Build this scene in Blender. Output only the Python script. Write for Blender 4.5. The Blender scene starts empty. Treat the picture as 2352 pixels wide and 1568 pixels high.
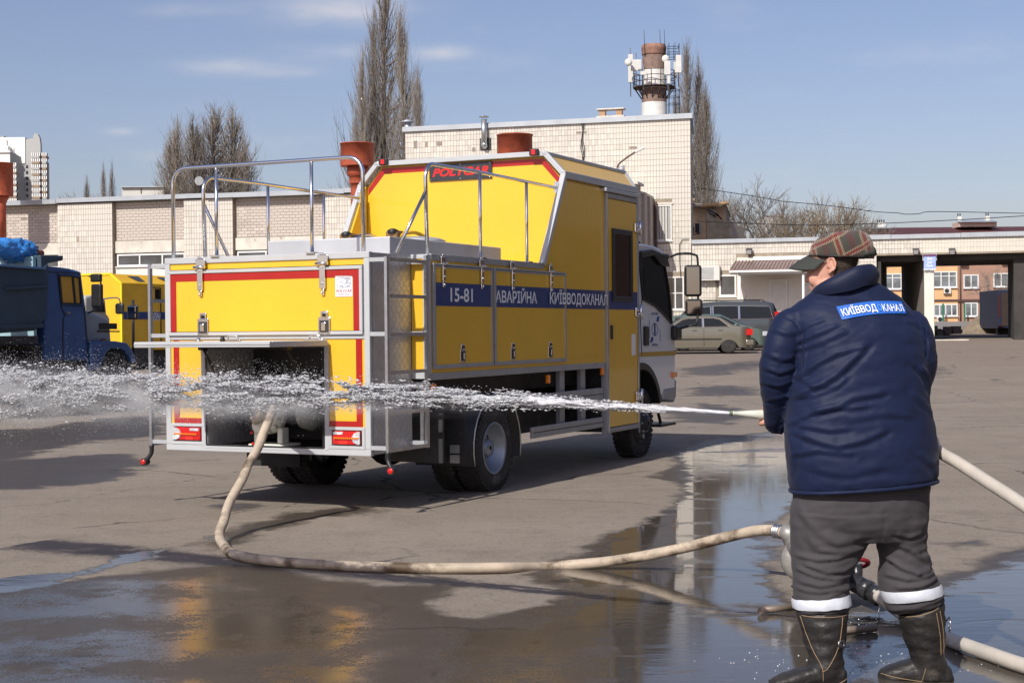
import bpy, bmesh, math, random
import numpy as np
from mathutils import Vector, Matrix, noise
from mathutils.bvhtree import BVHTree
random.seed(7); RS = np.random.RandomState(7)
sc = bpy.context.scene
COL = sc.collection
pi = math.pi; rad = math.radians

# ------------------------------------------------------------------ camera
CAMH = 1.45; FPX = 3480.0            # focal length for a 2352 px wide view
PITCH = math.atan(29 / FPX); ROLL = .00913
cF = Vector((0, math.cos(PITCH), -math.sin(PITCH))); r0 = Vector((1, 0, 0)); u0 = Vector((0, math.sin(PITCH), math.cos(PITCH)))
cR = r0 * math.cos(ROLL) - u0 * math.sin(ROLL); cU = r0 * math.sin(ROLL) + u0 * math.cos(ROLL)
cam = bpy.data.cameras.new('camera'); co = bpy.data.objects.new('camera', cam); COL.objects.link(co)
co.matrix_world = Matrix(((cR.x, cU.x, -cF.x, 0), (cR.y, cU.y, -cF.y, 0), (cR.z, cU.z, -cF.z, CAMH), (0, 0, 0, 1)))
cam.sensor_width = 36; cam.lens = FPX / 2352 * 36; cam.clip_start = .1; cam.clip_end = 5000
sc.camera = co
# ------------------------------------------------------------------ light
SUN_AZ, SUN_EL = 29.0, 41.0          # light travels towards +Y turned 29 deg to +X
tr = Vector((math.sin(rad(SUN_AZ)) * math.cos(rad(SUN_EL)), math.cos(rad(SUN_AZ)) * math.cos(rad(SUN_EL)), -math.sin(rad(SUN_EL))))
sl = bpy.data.lights.new('sun', 'SUN'); sl.energy = 4.9; sl.angle = rad(.55); sl.color = (1, .955, .88)
so = bpy.data.objects.new('sun', sl); COL.objects.link(so); so.rotation_euler = tr.to_track_quat('-Z', 'Y').to_euler()
wd = bpy.data.worlds.new('World'); sc.world = wd; wd.use_nodes = True
wn = wd.node_tree; wn.nodes.clear()
def N(t, k, **kw):
    n = t.nodes.new(k)
    for a, b in kw.items():
        if a.startswith('i_'): n.inputs[a[2:].replace('_', ' ')].default_value = b
        else: setattr(n, a, b)
    return n
def math_(t, op, a, b=None, c=None, clamp=False):
    n = t.nodes.new('ShaderNodeMath'); n.operation = op; n.use_clamp = clamp
    for i, v in enumerate((a, b, c)):
        if v is None: continue
        if isinstance(v, (int, float)): n.inputs[i].default_value = v
        else: t.links.new(v, n.inputs[i])
    return n.outputs[0]
def mixc(t, f, a, b, mode='MIX'):
    n = t.nodes.new('ShaderNodeMix'); n.data_type = 'RGBA'; n.blend_type = mode
    for i, v in ((0, f), (6, a), (7, b)):
        if isinstance(v, (int, float)): n.inputs[i].default_value = v
        elif isinstance(v, tuple): n.inputs[i].default_value = (*v[:3], 1)
        else: t.links.new(v, n.inputs[i])
    return n.outputs[2]
def sstep(t, x, a, b):
    n = t.nodes.new('ShaderNodeMapRange'); n.interpolation_type = 'SMOOTHSTEP'
    t.links.new(x, n.inputs[0]); n.inputs[1].default_value = a; n.inputs[2].default_value = b
    return n.outputs[0]
sky = N(wn, 'ShaderNodeTexSky', sky_type='NISHITA', sun_disc=False, sun_elevation=rad(SUN_EL), air_density=1.0, dust_density=1.6, ozone_density=2.2)
sky.sun_rotation = rad(180 + SUN_AZ)
tc = N(wn, 'ShaderNodeTexCoord'); sp = N(wn, 'ShaderNodeSeparateXYZ'); wn.links.new(tc.outputs['Generated'], sp.inputs[0])
mp = N(wn, 'ShaderNodeMapping'); wn.links.new(tc.outputs['Generated'], mp.inputs[0]); mp.inputs['Scale'].default_value = (5, 5, 16)
nz = N(wn, 'ShaderNodeTexNoise', i_Scale=1.6, i_Detail=9, i_Roughness=.6); wn.links.new(mp.outputs[0], nz.inputs[0])
# thin fair-weather clouds where the photograph has them, given by direction
ax_ = math_(wn, 'DIVIDE', sp.outputs[0], math_(wn, 'MAXIMUM', sp.outputs[1], .05)); az_ = math_(wn, 'DIVIDE', sp.outputs[2], math_(wn, 'MAXIMUM', sp.outputs[1], .05))
tot = None
for (px, py, sx, sy, am) in ((800, 25, 150, 38, 1.0), (440, 18, 90, 18, .6), (560, 148, 120, 20, .85), (760, 112, 110, 18, .8), (1010, 122, 75, 16, .9), (280, 294, 35, 9, .8), (680, 165, 60, 12, .5), (380, 350, 70, 12, .35)):
    dx = math_(wn, 'MULTIPLY', math_(wn, 'SUBTRACT', ax_, (px - 1176) / FPX), FPX / sx)
    dz = math_(wn, 'MULTIPLY', math_(wn, 'SUBTRACT', az_, (755 - py) / FPX), FPX / sy)
    g = math_(wn, 'MULTIPLY', math_(wn, 'EXPONENT', math_(wn, 'MULTIPLY', math_(wn, 'ADD', math_(wn, 'MULTIPLY', dx, dx), math_(wn, 'MULTIPLY', dz, dz)), -1.0)), am)
    tot = g if tot is None else math_(wn, 'ADD', tot, g)
wisp = sstep(wn, nz.outputs[0], .52, .9)
cm = math_(wn, 'MULTIPLY', tot, sstep(wn, nz.outputs[0], .34, .66))
cm = math_(wn, 'ADD', math_(wn, 'MULTIPLY', cm, .55), math_(wn, 'MULTIPLY', wisp, .25), clamp=True)
skc = mixc(wn, 1.0, sky.outputs[0], (1.12, .985, 1.05), 'MULTIPLY')
cc = mixc(wn, cm, skc, (7.2, 6.9, 7.0))
bg = N(wn, 'ShaderNodeBackground', i_Strength=.108); wn.links.new(cc, bg.inputs[0])
wo = N(wn, 'ShaderNodeOutputWorld'); wn.links.new(bg.outputs[0], wo.inputs[0])
sc.view_settings.view_transform = 'Standard'; sc.view_settings.look = 'None'; sc.view_settings.gamma = 1; sc.view_settings.use_curve_mapping = False
sc.view_settings.exposure = 0.0

# ------------------------------------------------------------------ projection helpers (photo pixel -> point at a given depth)
def ray(x, y): return cF + cR * ((x - 1176) / FPX) - cU * ((y - 784) / FPX)
CAMP = Vector((0, 0, CAMH))
def at(x, y, Y): d = ray(x, y); return CAMP + d * (Y / d.y)
def gnd(x, y, z=0): d = ray(x, y); return CAMP + d * ((z - CAMH) / d.z)
def gz(y):                                   # the yard rises gently towards the buildings
    s = max(0., y - 20); return .0137 * (math.sqrt(s * s + 9) - 3) if s > 0 else 0.

# ------------------------------------------------------------------ mesh builder
class MB:
    def __init__(s): s.v = []; s.f = []; s.m = []; s.smooth = []; s.cur = 0
    def add(s, vs, fs, sm=False):
        o = len(s.v); s.v += [tuple(v) for v in vs]; s.f += [tuple(i + o for i in f) for f in fs]
        s.m += [s.cur] * len(fs); s.smooth += [sm] * len(fs); return s
    def box(s, x0, x1, y0, y1, z0, z1):
        if x0 > x1: x0, x1 = x1, x0
        if y0 > y1: y0, y1 = y1, y0
        return s.add([(x0, y0, z0), (x1, y0, z0), (x1, y1, z0), (x0, y1, z0), (x0, y0, z1), (x1, y0, z1), (x1, y1, z1), (x0, y1, z1)],
                     [(0, 3, 2, 1), (4, 5, 6, 7), (0, 1, 5, 4), (1, 2, 6, 5), (2, 3, 7, 6), (3, 0, 4, 7)])
    def prism(s, poly, a0, a1, ax='x', sm=False):     # polygon in the other two axes, extruded along ax
        def mk(a, p):
            return {'x': (a, p[0], p[1]), 'y': (p[0], a, p[1]), 'z': (p[0], p[1], a)}[ax]
        n = len(poly)
        ar = sum(poly[i][0] * poly[(i + 1) % n][1] - poly[(i + 1) % n][0] * poly[i][1] for i in range(n))
        if (ar < 0) ^ (ax == 'y'): poly = poly[::-1]
        if a0 > a1: a0, a1 = a1, a0
        vs = [mk(a0, p) for p in poly] + [mk(a1, p) for p in poly]
        return s.add(vs, [tuple(range(n - 1, -1, -1)), tuple(range(n, 2 * n))] + [(i, (i + 1) % n, n + (i + 1) % n, n + i) for i in range(n)], sm)
    def bar(s, p0, p1, wa, wb, up=(0, 0, 1)):          # rectangular bar between two points
        p0 = Vector(p0); p1 = Vector(p1); t = (p1 - p0).normalized(); up = Vector(up)
        if abs(t.dot(up)) > .99: up = Vector((1, 0, 0))
        a = t.cross(up).normalized() * wa / 2; b = t.cross(a).normalized() * wb / 2
        vs = [p + i * a + j * b for p in (p0, p1) for i, j in ((-1, -1), (1, -1), (1, 1), (-1, 1))]
        return s.add(vs, [(0, 3, 2, 1), (4, 5, 6, 7), (0, 1, 5, 4), (1, 2, 6, 5), (2, 3, 7, 6), (3, 0, 4, 7)])
    def loft(s, pts, radii, ref=(1, 0, 0), seg=16, cap=True, sm=True, closed=False):
        pts = [Vector(p) for p in pts]; n = len(pts); vs = []; prev = Vector(ref)
        for i, p in enumerate(pts):
            t = (pts[min(i + 1, n - 1)] - pts[max(i - 1, 0)]).normalized()
            a = prev - t * prev.dot(t)
            if a.length < 1e-4: a = t.orthogonal()
            a.normalize(); b = t.cross(a); prev = a
            r = radii[i] if hasattr(radii, '__len__') else radii
            ra, rb = r if hasattr(r, '__len__') else (r, r)
            for k in range(seg):
                q = 2 * pi * k / seg; vs.append(p + a * (ra * math.cos(q)) + b * (rb * math.sin(q)))
        fs = [(i * seg + k, i * seg + (k + 1) % seg, (i + 1) * seg + (k + 1) % seg, (i + 1) * seg + k) for i in range(n - 1) for k in range(seg)]
        if cap: fs += [tuple(range(seg - 1, -1, -1)), tuple((n - 1) * seg + k for k in range(seg))]
        return s.add(vs, fs, sm)
    def tube(s, pts, r, seg=8, sub=0, cap=True):
        if sub: pts, r = spline(pts, sub, r)
        return s.loft(pts, r, seg=seg, cap=cap)
    def cyl(s, p0, p1, r, r1=None, seg=16, sm=True):
        r1 = r if r1 is None else r1
        o = len(s.f); s.loft([p0, p1], [r, r1], seg=seg, sm=sm)
        s.smooth[-1] = s.smooth[-2] = False; return s
    def lathe(s, prof, c=(0, 0, 0), axis='x', seg=32, sm=True, cap=True):   # prof: (along, radius)
        vs = []
        for a, r in prof:
            for k in range(seg):
                q = 2 * pi * k / seg; p, w = r * math.cos(q), r * math.sin(q)
                v = {'x': (a, p, w), 'y': (w, a, p), 'z': (p, w, a)}[axis]; vs.append((v[0] + c[0], v[1] + c[1], v[2] + c[2]))
        n = len(prof); fs = [(i * seg + k, i * seg + (k + 1) % seg, (i + 1) * seg + (k + 1) % seg, (i + 1) * seg + k) for i in range(n - 1) for k in range(seg)]
        s.add(vs, fs, sm)
        if cap:
            o = len(s.v) - n * seg; s.f += [tuple(o + k for k in range(seg - 1, -1, -1)), tuple(o + (n - 1) * seg + k for k in range(seg))]; s.m += [s.cur] * 2; s.smooth += [False] * 2
        return s
    def ball(s, c, r, seg=16, rings=10, rot=None):
        c = Vector(c); r = r if hasattr(r, '__len__') else (r, r, r); vs = []
        for i in range(rings + 1):
            th = pi * i / rings
            for k in range(seg):
                q = 2 * pi * k / seg; v = Vector((r[0] * math.sin(th) * math.cos(q), r[1] * math.sin(th) * math.sin(q), r[2] * math.cos(th)))
                if rot: v = rot @ v
                vs.append(c + v)
        return s.add(vs, [(i * seg + k, (i + 1) * seg + k, (i + 1) * seg + (k + 1) % seg, i * seg + (k + 1) % seg) for i in range(rings) for k in range(seg)], True)
    def mesh(s, name, mats):
        me = bpy.data.meshes.new(name); me.from_pydata(s.v, [], s.f)
        me.polygons.foreach_set('material_index', s.m); me.polygons.foreach_set('use_smooth', s.smooth)
        for m in (mats if isinstance(mats, (list, tuple)) else [mats]): me.materials.append(m)
        me.update(); return me
def spline(pts, sub, r=None):
    P = [Vector(p) for p in pts]; out = []; rr = []; n = len(P)
    for i in range(n - 1):
        a, b, c, d = P[max(i - 1, 0)], P[i], P[i + 1], P[min(i + 2, n - 1)]
        for k in range(sub):
            t = k / sub; out.append(.5 * ((2 * b) + (c - a) * t + (2 * a - 5 * b + 4 * c - d) * t * t + (3 * b - a - 3 * c + d) * t ** 3))
            if r is not None: rr.append(r[i] * (1 - t) + r[i + 1] * t if hasattr(r, '__len__') else r)
    out.append(P[-1]); rr.append(r[-1] if hasattr(r, '__len__') else r)
    return out, rr
def obj(name, mb, mats, parent=None, bevel=0, bseg=2, **props):
    me = mb if isinstance(mb, bpy.types.Mesh) else mb.mesh(name, mats)
    o = bpy.data.objects.new(name, me); COL.objects.link(o)
    if parent is not None: o.parent = parent
    if bevel:
        m = o.modifiers.new('bevel', 'BEVEL'); m.width = bevel; m.segments = bseg; m.limit_method = 'ANGLE'; m.angle_limit = rad(40); m.harden_normals = False
    for k, v in props.items(): o[k] = v
    return o
def thing(name, label, cat, loc=(0, 0, 0), rz=0, group=None):
    o = bpy.data.objects.new(name, None); COL.objects.link(o); o.location = loc; o.rotation_euler = (0, 0, rz); o.empty_display_size = .2
    o['label'] = label; o['category'] = cat
    if group: o['group'] = group
    return o
def tag(o, label, cat, group=None):
    o['label'] = label; o['category'] = cat
    if group: o['group'] = group
    return o
def copy_tree(o, parent=None):
    c = o.copy(); COL.objects.link(c); c.parent = parent
    for ch in list(o.children): copy_tree(ch, c)
    return c
def text_mesh(body, size, bold=0, sx=1.0, align='CENTER', shear=0, extrude=.0):
    cu = bpy.data.curves.new('lettering', 'FONT'); cu.body = body; cu.size = size; cu.offset = bold; cu.align_x = align; cu.align_y = 'CENTER'; cu.shear = shear; cu.extrude = extrude; cu.resolution_u = 4
    t = bpy.data.objects.new('lettering', cu); COL.objects.link(t); dg = bpy.context.evaluated_depsgraph_get()
    me = bpy.data.meshes.new_from_object(t.evaluated_get(dg)); COL.objects.unlink(t); bpy.data.objects.remove(t)
    if sx != 1: me.transform(Matrix.Diagonal((sx, 1, 1, 1)))
    return me
def text_fit(body, w, h, bold=0, shear=0, cyr=True):   # mesh scaled so that its bounding box is w x h, centred
    me = text_mesh(body, 1.0, bold, 1, 'CENTER', shear)
    vs = np.array([v.co[:] for v in me.vertices]); lo = vs.min(0); hi = vs.max(0)
    me.transform(Matrix.Diagonal((w / (hi[0] - lo[0]), h / (hi[1] - lo[1]), 1, 1)) @ Matrix.Translation((-(lo[0] + hi[0]) / 2, -(lo[1] + hi[1]) / 2, 0)))
    return me
def put(me, name, m, parent, o, r, u, **kw):           # text mesh at o with right vector r and up vector u
    r = Vector(r).normalized(); u = Vector(u).normalized(); n = r.cross(u)
    me.transform(Matrix(((r.x, u.x, n.x, o[0]), (r.y, u.y, n.y, o[1]), (r.z, u.z, n.z, o[2]), (0, 0, 0, 1))))
    me.materials.clear(); me.materials.append(m); return obj(name, me, m, parent, **kw)

# ------------------------------------------------------------------ materials
MATS = {}
def mat(name, col, rough=.5, metal=0., var=.0, vs=4., bump=0., bs=40., coat=0., spec=.5, isl=0., dirt=None, trans=0., sheen=0., alpha=1., rvar=0., stretch=None, ior=1.45, sss=0):
    m = bpy.data.materials.new(name); m.use_nodes = True; t = m.node_tree; b = t.nodes['Principled BSDF']
    b.inputs['Roughness'].default_value = rough; b.inputs['Metallic'].default_value = metal; b.inputs['Specular IOR Level'].default_value = spec
    b.inputs['Coat Weight'].default_value = coat; b.inputs['Coat Roughness'].default_value = .06; b.inputs['Transmission Weight'].default_value = trans
    b.inputs['Sheen Weight'].default_value = sheen; b.inputs['Alpha'].default_value = alpha; b.inputs['IOR'].default_value = ior
    if sss: b.inputs['Subsurface Weight'].default_value = sss; b.inputs['Subsurface Radius'].default_value = (.01, .004, .002)
    tcn = N(t, 'ShaderNodeTexCoord'); v = tcn.outputs['Object']
    if stretch:
        mpn = N(t, 'ShaderNodeMapping'); mpn.inputs['Scale'].default_value = stretch; t.links.new(v, mpn.inputs[0]); v = mpn.outputs[0]
    c = None
    def nse(scale, det=5, r=.6):
        n = N(t, 'ShaderNodeTexNoise', i_Scale=scale, i_Detail=det, i_Roughness=r); t.links.new(v, n.inputs[0]); return n.outputs[0]
    c = col
    if var:
        f = sstep(t, nse(vs), .25, .75)
        c = mixc(t, f, tuple(x * (1 - var) for x in col), tuple(min(1, x * (1 + var)) for x in col))
    if isl:
        g = N(t, 'ShaderNodeNewGeometry'); k = math_(t, 'MULTIPLY_ADD', g.outputs['Random Per Island'], 2 * isl, 1 - isl)
        cb = N(t, 'ShaderNodeCombineColor'); [t.links.new(k, cb.inputs[i]) for i in range(3)]
        c = mixc(t, 1.0, c, cb.outputs[0], 'MULTIPLY')
    if dirt:
        dc, ds, th = dirt; f = sstep(t, nse(ds, 8, .65), th, th + .18); c = mixc(t, f, c, dc)
    if isinstance(c, tuple): b.inputs['Base Color'].default_value = (*c, 1)
    else: t.links.new(c, b.inputs['Base Color'])
    if rvar:
        rr = math_(t, 'MULTIPLY_ADD', nse(vs * 2.3), rvar * 2, rough - rvar, clamp=True); t.links.new(rr, b.inputs['Roughness'])
    if bump:
        bn = N(t, 'ShaderNodeBump', i_Strength=bump, i_Distance=.02); t.links.new(nse(bs, 6), bn.inputs['Height']); t.links.new(bn.outputs[0], b.inputs['Normal'])
    MATS[name] = m; return m
yellow = mat('yellow_paint', (.74, .44, .028), .34, var=.04, vs=1.5, coat=.5, dirt=((.60, .36, .045), 3.5, .64), bump=.012, bs=9)
yellow2 = mat('aged_yellow_paint', (.74, .43, .02), .42, var=.08, vs=2, dirt=((.35, .22, .03), 3, .72), bump=.05, bs=4)
redtape = mat('red_tape', (.36, .010, .008), .35, var=.08, vs=6, coat=.3)
alu = mat('aluminium', (.46, .48, .50), .36, metal=.35, var=.05, vs=8, rvar=.08, bump=.03, bs=60)
aluw = mat('white_aluminium', (.44, .455, .47), .34, var=.04, vs=3, dirt=((.45, .44, .42), 4, .74), coat=.2)
aludk = mat('grey_aluminium', (.34, .35, .36), .42, metal=.3, var=.1, vs=6, bump=.04, bs=50)
chrome = mat('polished_steel', (.72, .73, .75), .16, metal=1., rvar=.06, vs=12, bump=.02, bs=30)
steel = mat('brushed_steel', (.55, .56, .58), .34, metal=1., var=.12, vs=9, rvar=.1, bump=.05, bs=80)
tankm = mat('matte_aluminium_sheet', (.50, .51, .53), .5, metal=.55, var=.1, vs=2.2, rvar=.08)
bluetape = mat('navy_stripe', (.012, .045, .175), .3, var=.06, vs=3, coat=.3)
white = mat('white_vinyl', (.78, .8, .84), .4, var=.03)
whitep = mat('white_cab_paint', (.74, .76, .78), .2, var=.03, vs=1.2, coat=.7, bump=.006, bs=5)
black = mat('black_plastic', (.018, .018, .02), .42, var=.2, vs=10, bump=.06, bs=90)
dkmetal = mat('dark_chassis', (.03, .03, .032), .55, var=.4, vs=5, dirt=((.12, .105, .09), 6, .58), bump=.15, bs=25)
rubber = mat('tyre_rubber', (.028, .027, .026), .78, var=.25, vs=9, dirt=((.10, .09, .078), 5, .55), bump=.12, bs=40)
rim = mat('silver_rim', (.29, .32, .37), .38, metal=.6, var=.12, vs=9, dirt=((.16, .15, .14), 6, .62))
glassd = mat('dark_glass', (.012, .014, .015), .05, spec=.5)
glassw = mat('window_glass', (.05, .058, .065), .04, spec=.9, var=.5, vs=.8)
chequer = mat('chequer_plate', (.50, .50, .51), .36, metal=.45, var=.1, vs=5)
redl = mat('red_lens', (.55, .008, .008), .12, coat=.8, bump=.2, bs=160)
orangel = mat('orange_lens', (.85, .22, .01), .15, coat=.8, bump=.2, bs=160)
clearl = mat('clear_lens', (.72, .74, .76), .1, metal=.5, bump=.6, bs=130)
cream = mat('cream_cast_iron', (.66, .66, .56), .4, var=.08, vs=9, bump=.1, bs=60)
hosem = mat('canvas_hose', (.43, .355, .27), .62, var=.18, vs=6, dirt=((.085, .055, .032), 3.4, .47), bump=.25, bs=28, stretch=(1, 1, 1))
hosew = mat('pale_hose', (.46, .42, .365), .5, var=.1, vs=5, dirt=((.28, .2, .13), 5, .66), bump=.15, bs=25)
nozm = mat('painted_nozzle', (.58, .60, .53), .38, var=.1, vs=15, dirt=((.25, .2, .14), 14, .68))
rust = mat('rusty_red_paint', (.36, .075, .035), .62, var=.25, vs=2.5, dirt=((.10, .035, .022), 1.6, .58), bump=.15, bs=12)
def chequer_nodes():
    t = chequer.node_tree; b = t.nodes['Principled BSDF']; tcn = N(t, 'ShaderNodeTexCoord'); hs = []
    sep = N(t, 'ShaderNodeSeparateXYZ'); t.links.new(tcn.outputs['Object'], sep.inputs[0])
    h = math_(t, 'ADD', sep.outputs[0], sep.outputs[1]); z = sep.outputs[2]
    for sg in (1, -1):                                    # lozenge ribs in two directions
        a = math_(t, 'ADD', h, math_(t, 'MULTIPLY', z, sg)); b2 = math_(t, 'SUBTRACT', h, math_(t, 'MULTIPLY', z, sg))
        s1 = math_(t, 'SINE', math_(t, 'MULTIPLY', a, 2 * pi / .042)); s2 = math_(t, 'SINE', math_(t, 'MULTIPLY_ADD', b2, 2 * pi / .084, 1.57 * sg))
        hs.append(math_(t, 'MULTIPLY', sstep(t, s1, .55, .9), sstep(t, s2, .1, .5)))
    bn = N(t, 'ShaderNodeBump', i_Strength=1.0, i_Distance=.010); t.links.new(math_(t, 'MAXIMUM', hs[0], hs[1]), bn.inputs['Height']); t.links.new(bn.outputs[0], b.inputs['Normal'])
chequer_nodes()
lining = chequer.copy(); lining.name = 'pale_chequer_lining'; lb_ = lining.node_tree.nodes['Principled BSDF']; lb_.inputs['Metallic'].default_value = .1; lb_.inputs['Roughness'].default_value = .45

# ------------------------------------------------------------------ ground
TH = rad(25.6); TU = Vector((math.sin(TH), math.cos(TH), 0)); TV = Vector((-math.cos(TH), math.sin(TH), 0)); T0 = Vector((-.9720, 11.7694, 0))
def T(t, w, z): return T0 + TU * t + TV * w + Vector((0, 0, z))
def pl(x, y, P, n): d = ray(x, y); return CAMP + d * ((P - CAMP).dot(n) / d.dot(n))
def S(x, y, w=0): q = pl(x, y, T0 + TV * w, TV) - T0; return q.dot(TU), q.z
PUD = [  # mirror-like puddles, outline in photo pixels on the ground
 [(0,1326),(60,1318),(130,1311),(215,1300),(300,1271),(400,1250),(500,1232),(505,1240),(400,1262),(330,1283),(250,1310),(190,1325),(110,1343),(40,1356),(-30,1362),(-60,1330)],
 [(1800,1000),(1730,1010),(1650,1020),(1570,1040),(1560,1062),(1590,1085),(1570,1105),(1600,1120),(1560,1150),(1520,1180),(1440,1215),(1390,1250),(1320,1290),(1290,1320),(1330,1345),(1400,1360),(1330,1420),(1380,1500),(1370,1640),(1900,1640),(1990,1560),(1960,1450),(1880,1440),(1840,1425),(1770,1390),(1740,1330),(1765,1290),(1750,1260),(1730,1220),(1800,1180),(1830,1100),(1840,1040)],
 [(2180,1345),(2240,1320),(2290,1290),(2352,1268),(2480,1240),(2600,1300),(2600,1640),(1990,1640),(1960,1500),(1900,1420),(2000,1400),(2080,1375)],
 [(1560,1110),(1640,1100),(1700,1120),(1690,1150),(1600,1160)],
]
DAMP_SHADE = [
 [(-200,1335),(60,1340),(180,1330),(330,1308),(470,1296),(620,1300),(760,1330),(900,1345),(1010,1330),(1060,1350),(1000,1385),(1060,1420),(1130,1410),(1210,1395),(1300,1370),(1270,1340),(1180,1318),(1260,1295),(1310,1270),(1380,1235),(1480,1195),(1540,1165),(1560,1120),(1500,1095),(1545,1070),(1540,1040),(1600,1015),(1690,1000),(1800,985),(1880,1000),(1850,1150),(1780,1200),(1800,1240),(1790,1300),(1760,1330),(1820,1385),(1900,1395),(2000,1380),(2130,1345),(2210,1300),(2280,1262),(2360,1250),(2600,1225),(2700,1700),(-300,1700)],
 [(-100,990),(100,985),(240,965),(330,960),(385,965),(385,1000),(250,1010),(120,1030),(40,1055),(170,1045),(300,1040),(345,1068),(300,1095),(200,1110),(80,1122),(-100,1128)],
 [(-100,948),(120,940),(300,925),(385,918),(385,945),(200,960),(-100,972)],
 [(470,1250),(560,1205),(640,1180),(760,1165),(840,1160),(900,1150),(870,1175),(740,1188),(620,1215),(500,1262)],  # cast shadow of the rising hose, painted in among the wet areas
 [(1530,950),(1620,935),(1700,945),(1740,960),(1660,975),(1560,972)],
 [(1560,868),(1640,862),(1750,850),(1760,862),(1680,880),(1570,885)],
 [(1560,906),(1660,900),(1750,905),(1740,918),(1600,922)],
 [(2120,870),(2170,850),(2200,858),(2150,885)],
 [(500,1160),(560,1150),(600,1162),(540,1172)],
 [(2150,1250),(2230,1243),(2260,1252),(2190,1260)],
]
FILM = [[(-250,1345),(100,1350),(300,1322),(480,1318),(640,1345),(780,1375),(900,1415),(930,1480),(880,1560),(900,1680),(-300,1680)],
 [(1010,1420),(1180,1400),(1320,1360),(1420,1370),(1500,1640),(900,1680),(960,1500)], [(1400,1220),(1560,1100),(1800,960),(1950,1000),(1900,1300),(1500,1420),(1250,1330)]]
DARK_LINE = [[(0,1166),(120,1155),(260,1130),(420,1105),(560,1080),(700,1062),(860,1050)], [(340,1095),(520,1112),(740,1118)], [(640,1168),(700,1150),(830,1130)],  # cracks; the first is only a long dark line
 [(1200,1560),(1190,1500),(1240,1470),(1265,1440)], [(980,1568),(1040,1500),(1110,1450)], [(1180,1122),(1400,1118),(1560,1112)], [(2150,1192),(2352,1198)], [(0,1420),(200,1432),(420,1440),(600,1436)],
 [(1350,1000),(1600,985),(1780,978)], [(2200,900),(2352,880)], [(2150,1102),(2230,1105)]]
def seg_dist(P, a, b):
    ab = b - a; t = np.clip(((P - a) @ ab) / (ab @ ab + 1e-9), 0, 1); return np.linalg.norm(P - a - t[:, None] * ab, axis=1)
def sdf(P, poly):
    d = np.full(len(P), 1e9); ins = np.zeros(len(P), bool); n = len(poly)
    for i in range(n):
        a, b = poly[i], poly[(i + 1) % n]; d = np.minimum(d, seg_dist(P, a, b))
        c = (a[1] > P[:, 1]) != (b[1] > P[:, 1])
        with np.errstate(divide='ignore', invalid='ignore'): xx = (b[0] - a[0]) * (P[:, 1] - a[1]) / (b[1] - a[1]) + a[0]
        ins ^= c & (P[:, 0] < xx)
    return np.where(ins, d, -d)
def axis_(lo, hi, st, ext):
    m = np.arange(lo, hi, st); a = []; v = lo; s_ = st
    while v > ext[0]: s_ *= 1.25; v -= s_; a.append(v)
    b = []; v = hi; s_ = st
    while v < ext[1]: b.append(v); s_ *= 1.12; v += s_
    return np.array(a[::-1] + list(m) + b)
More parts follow.
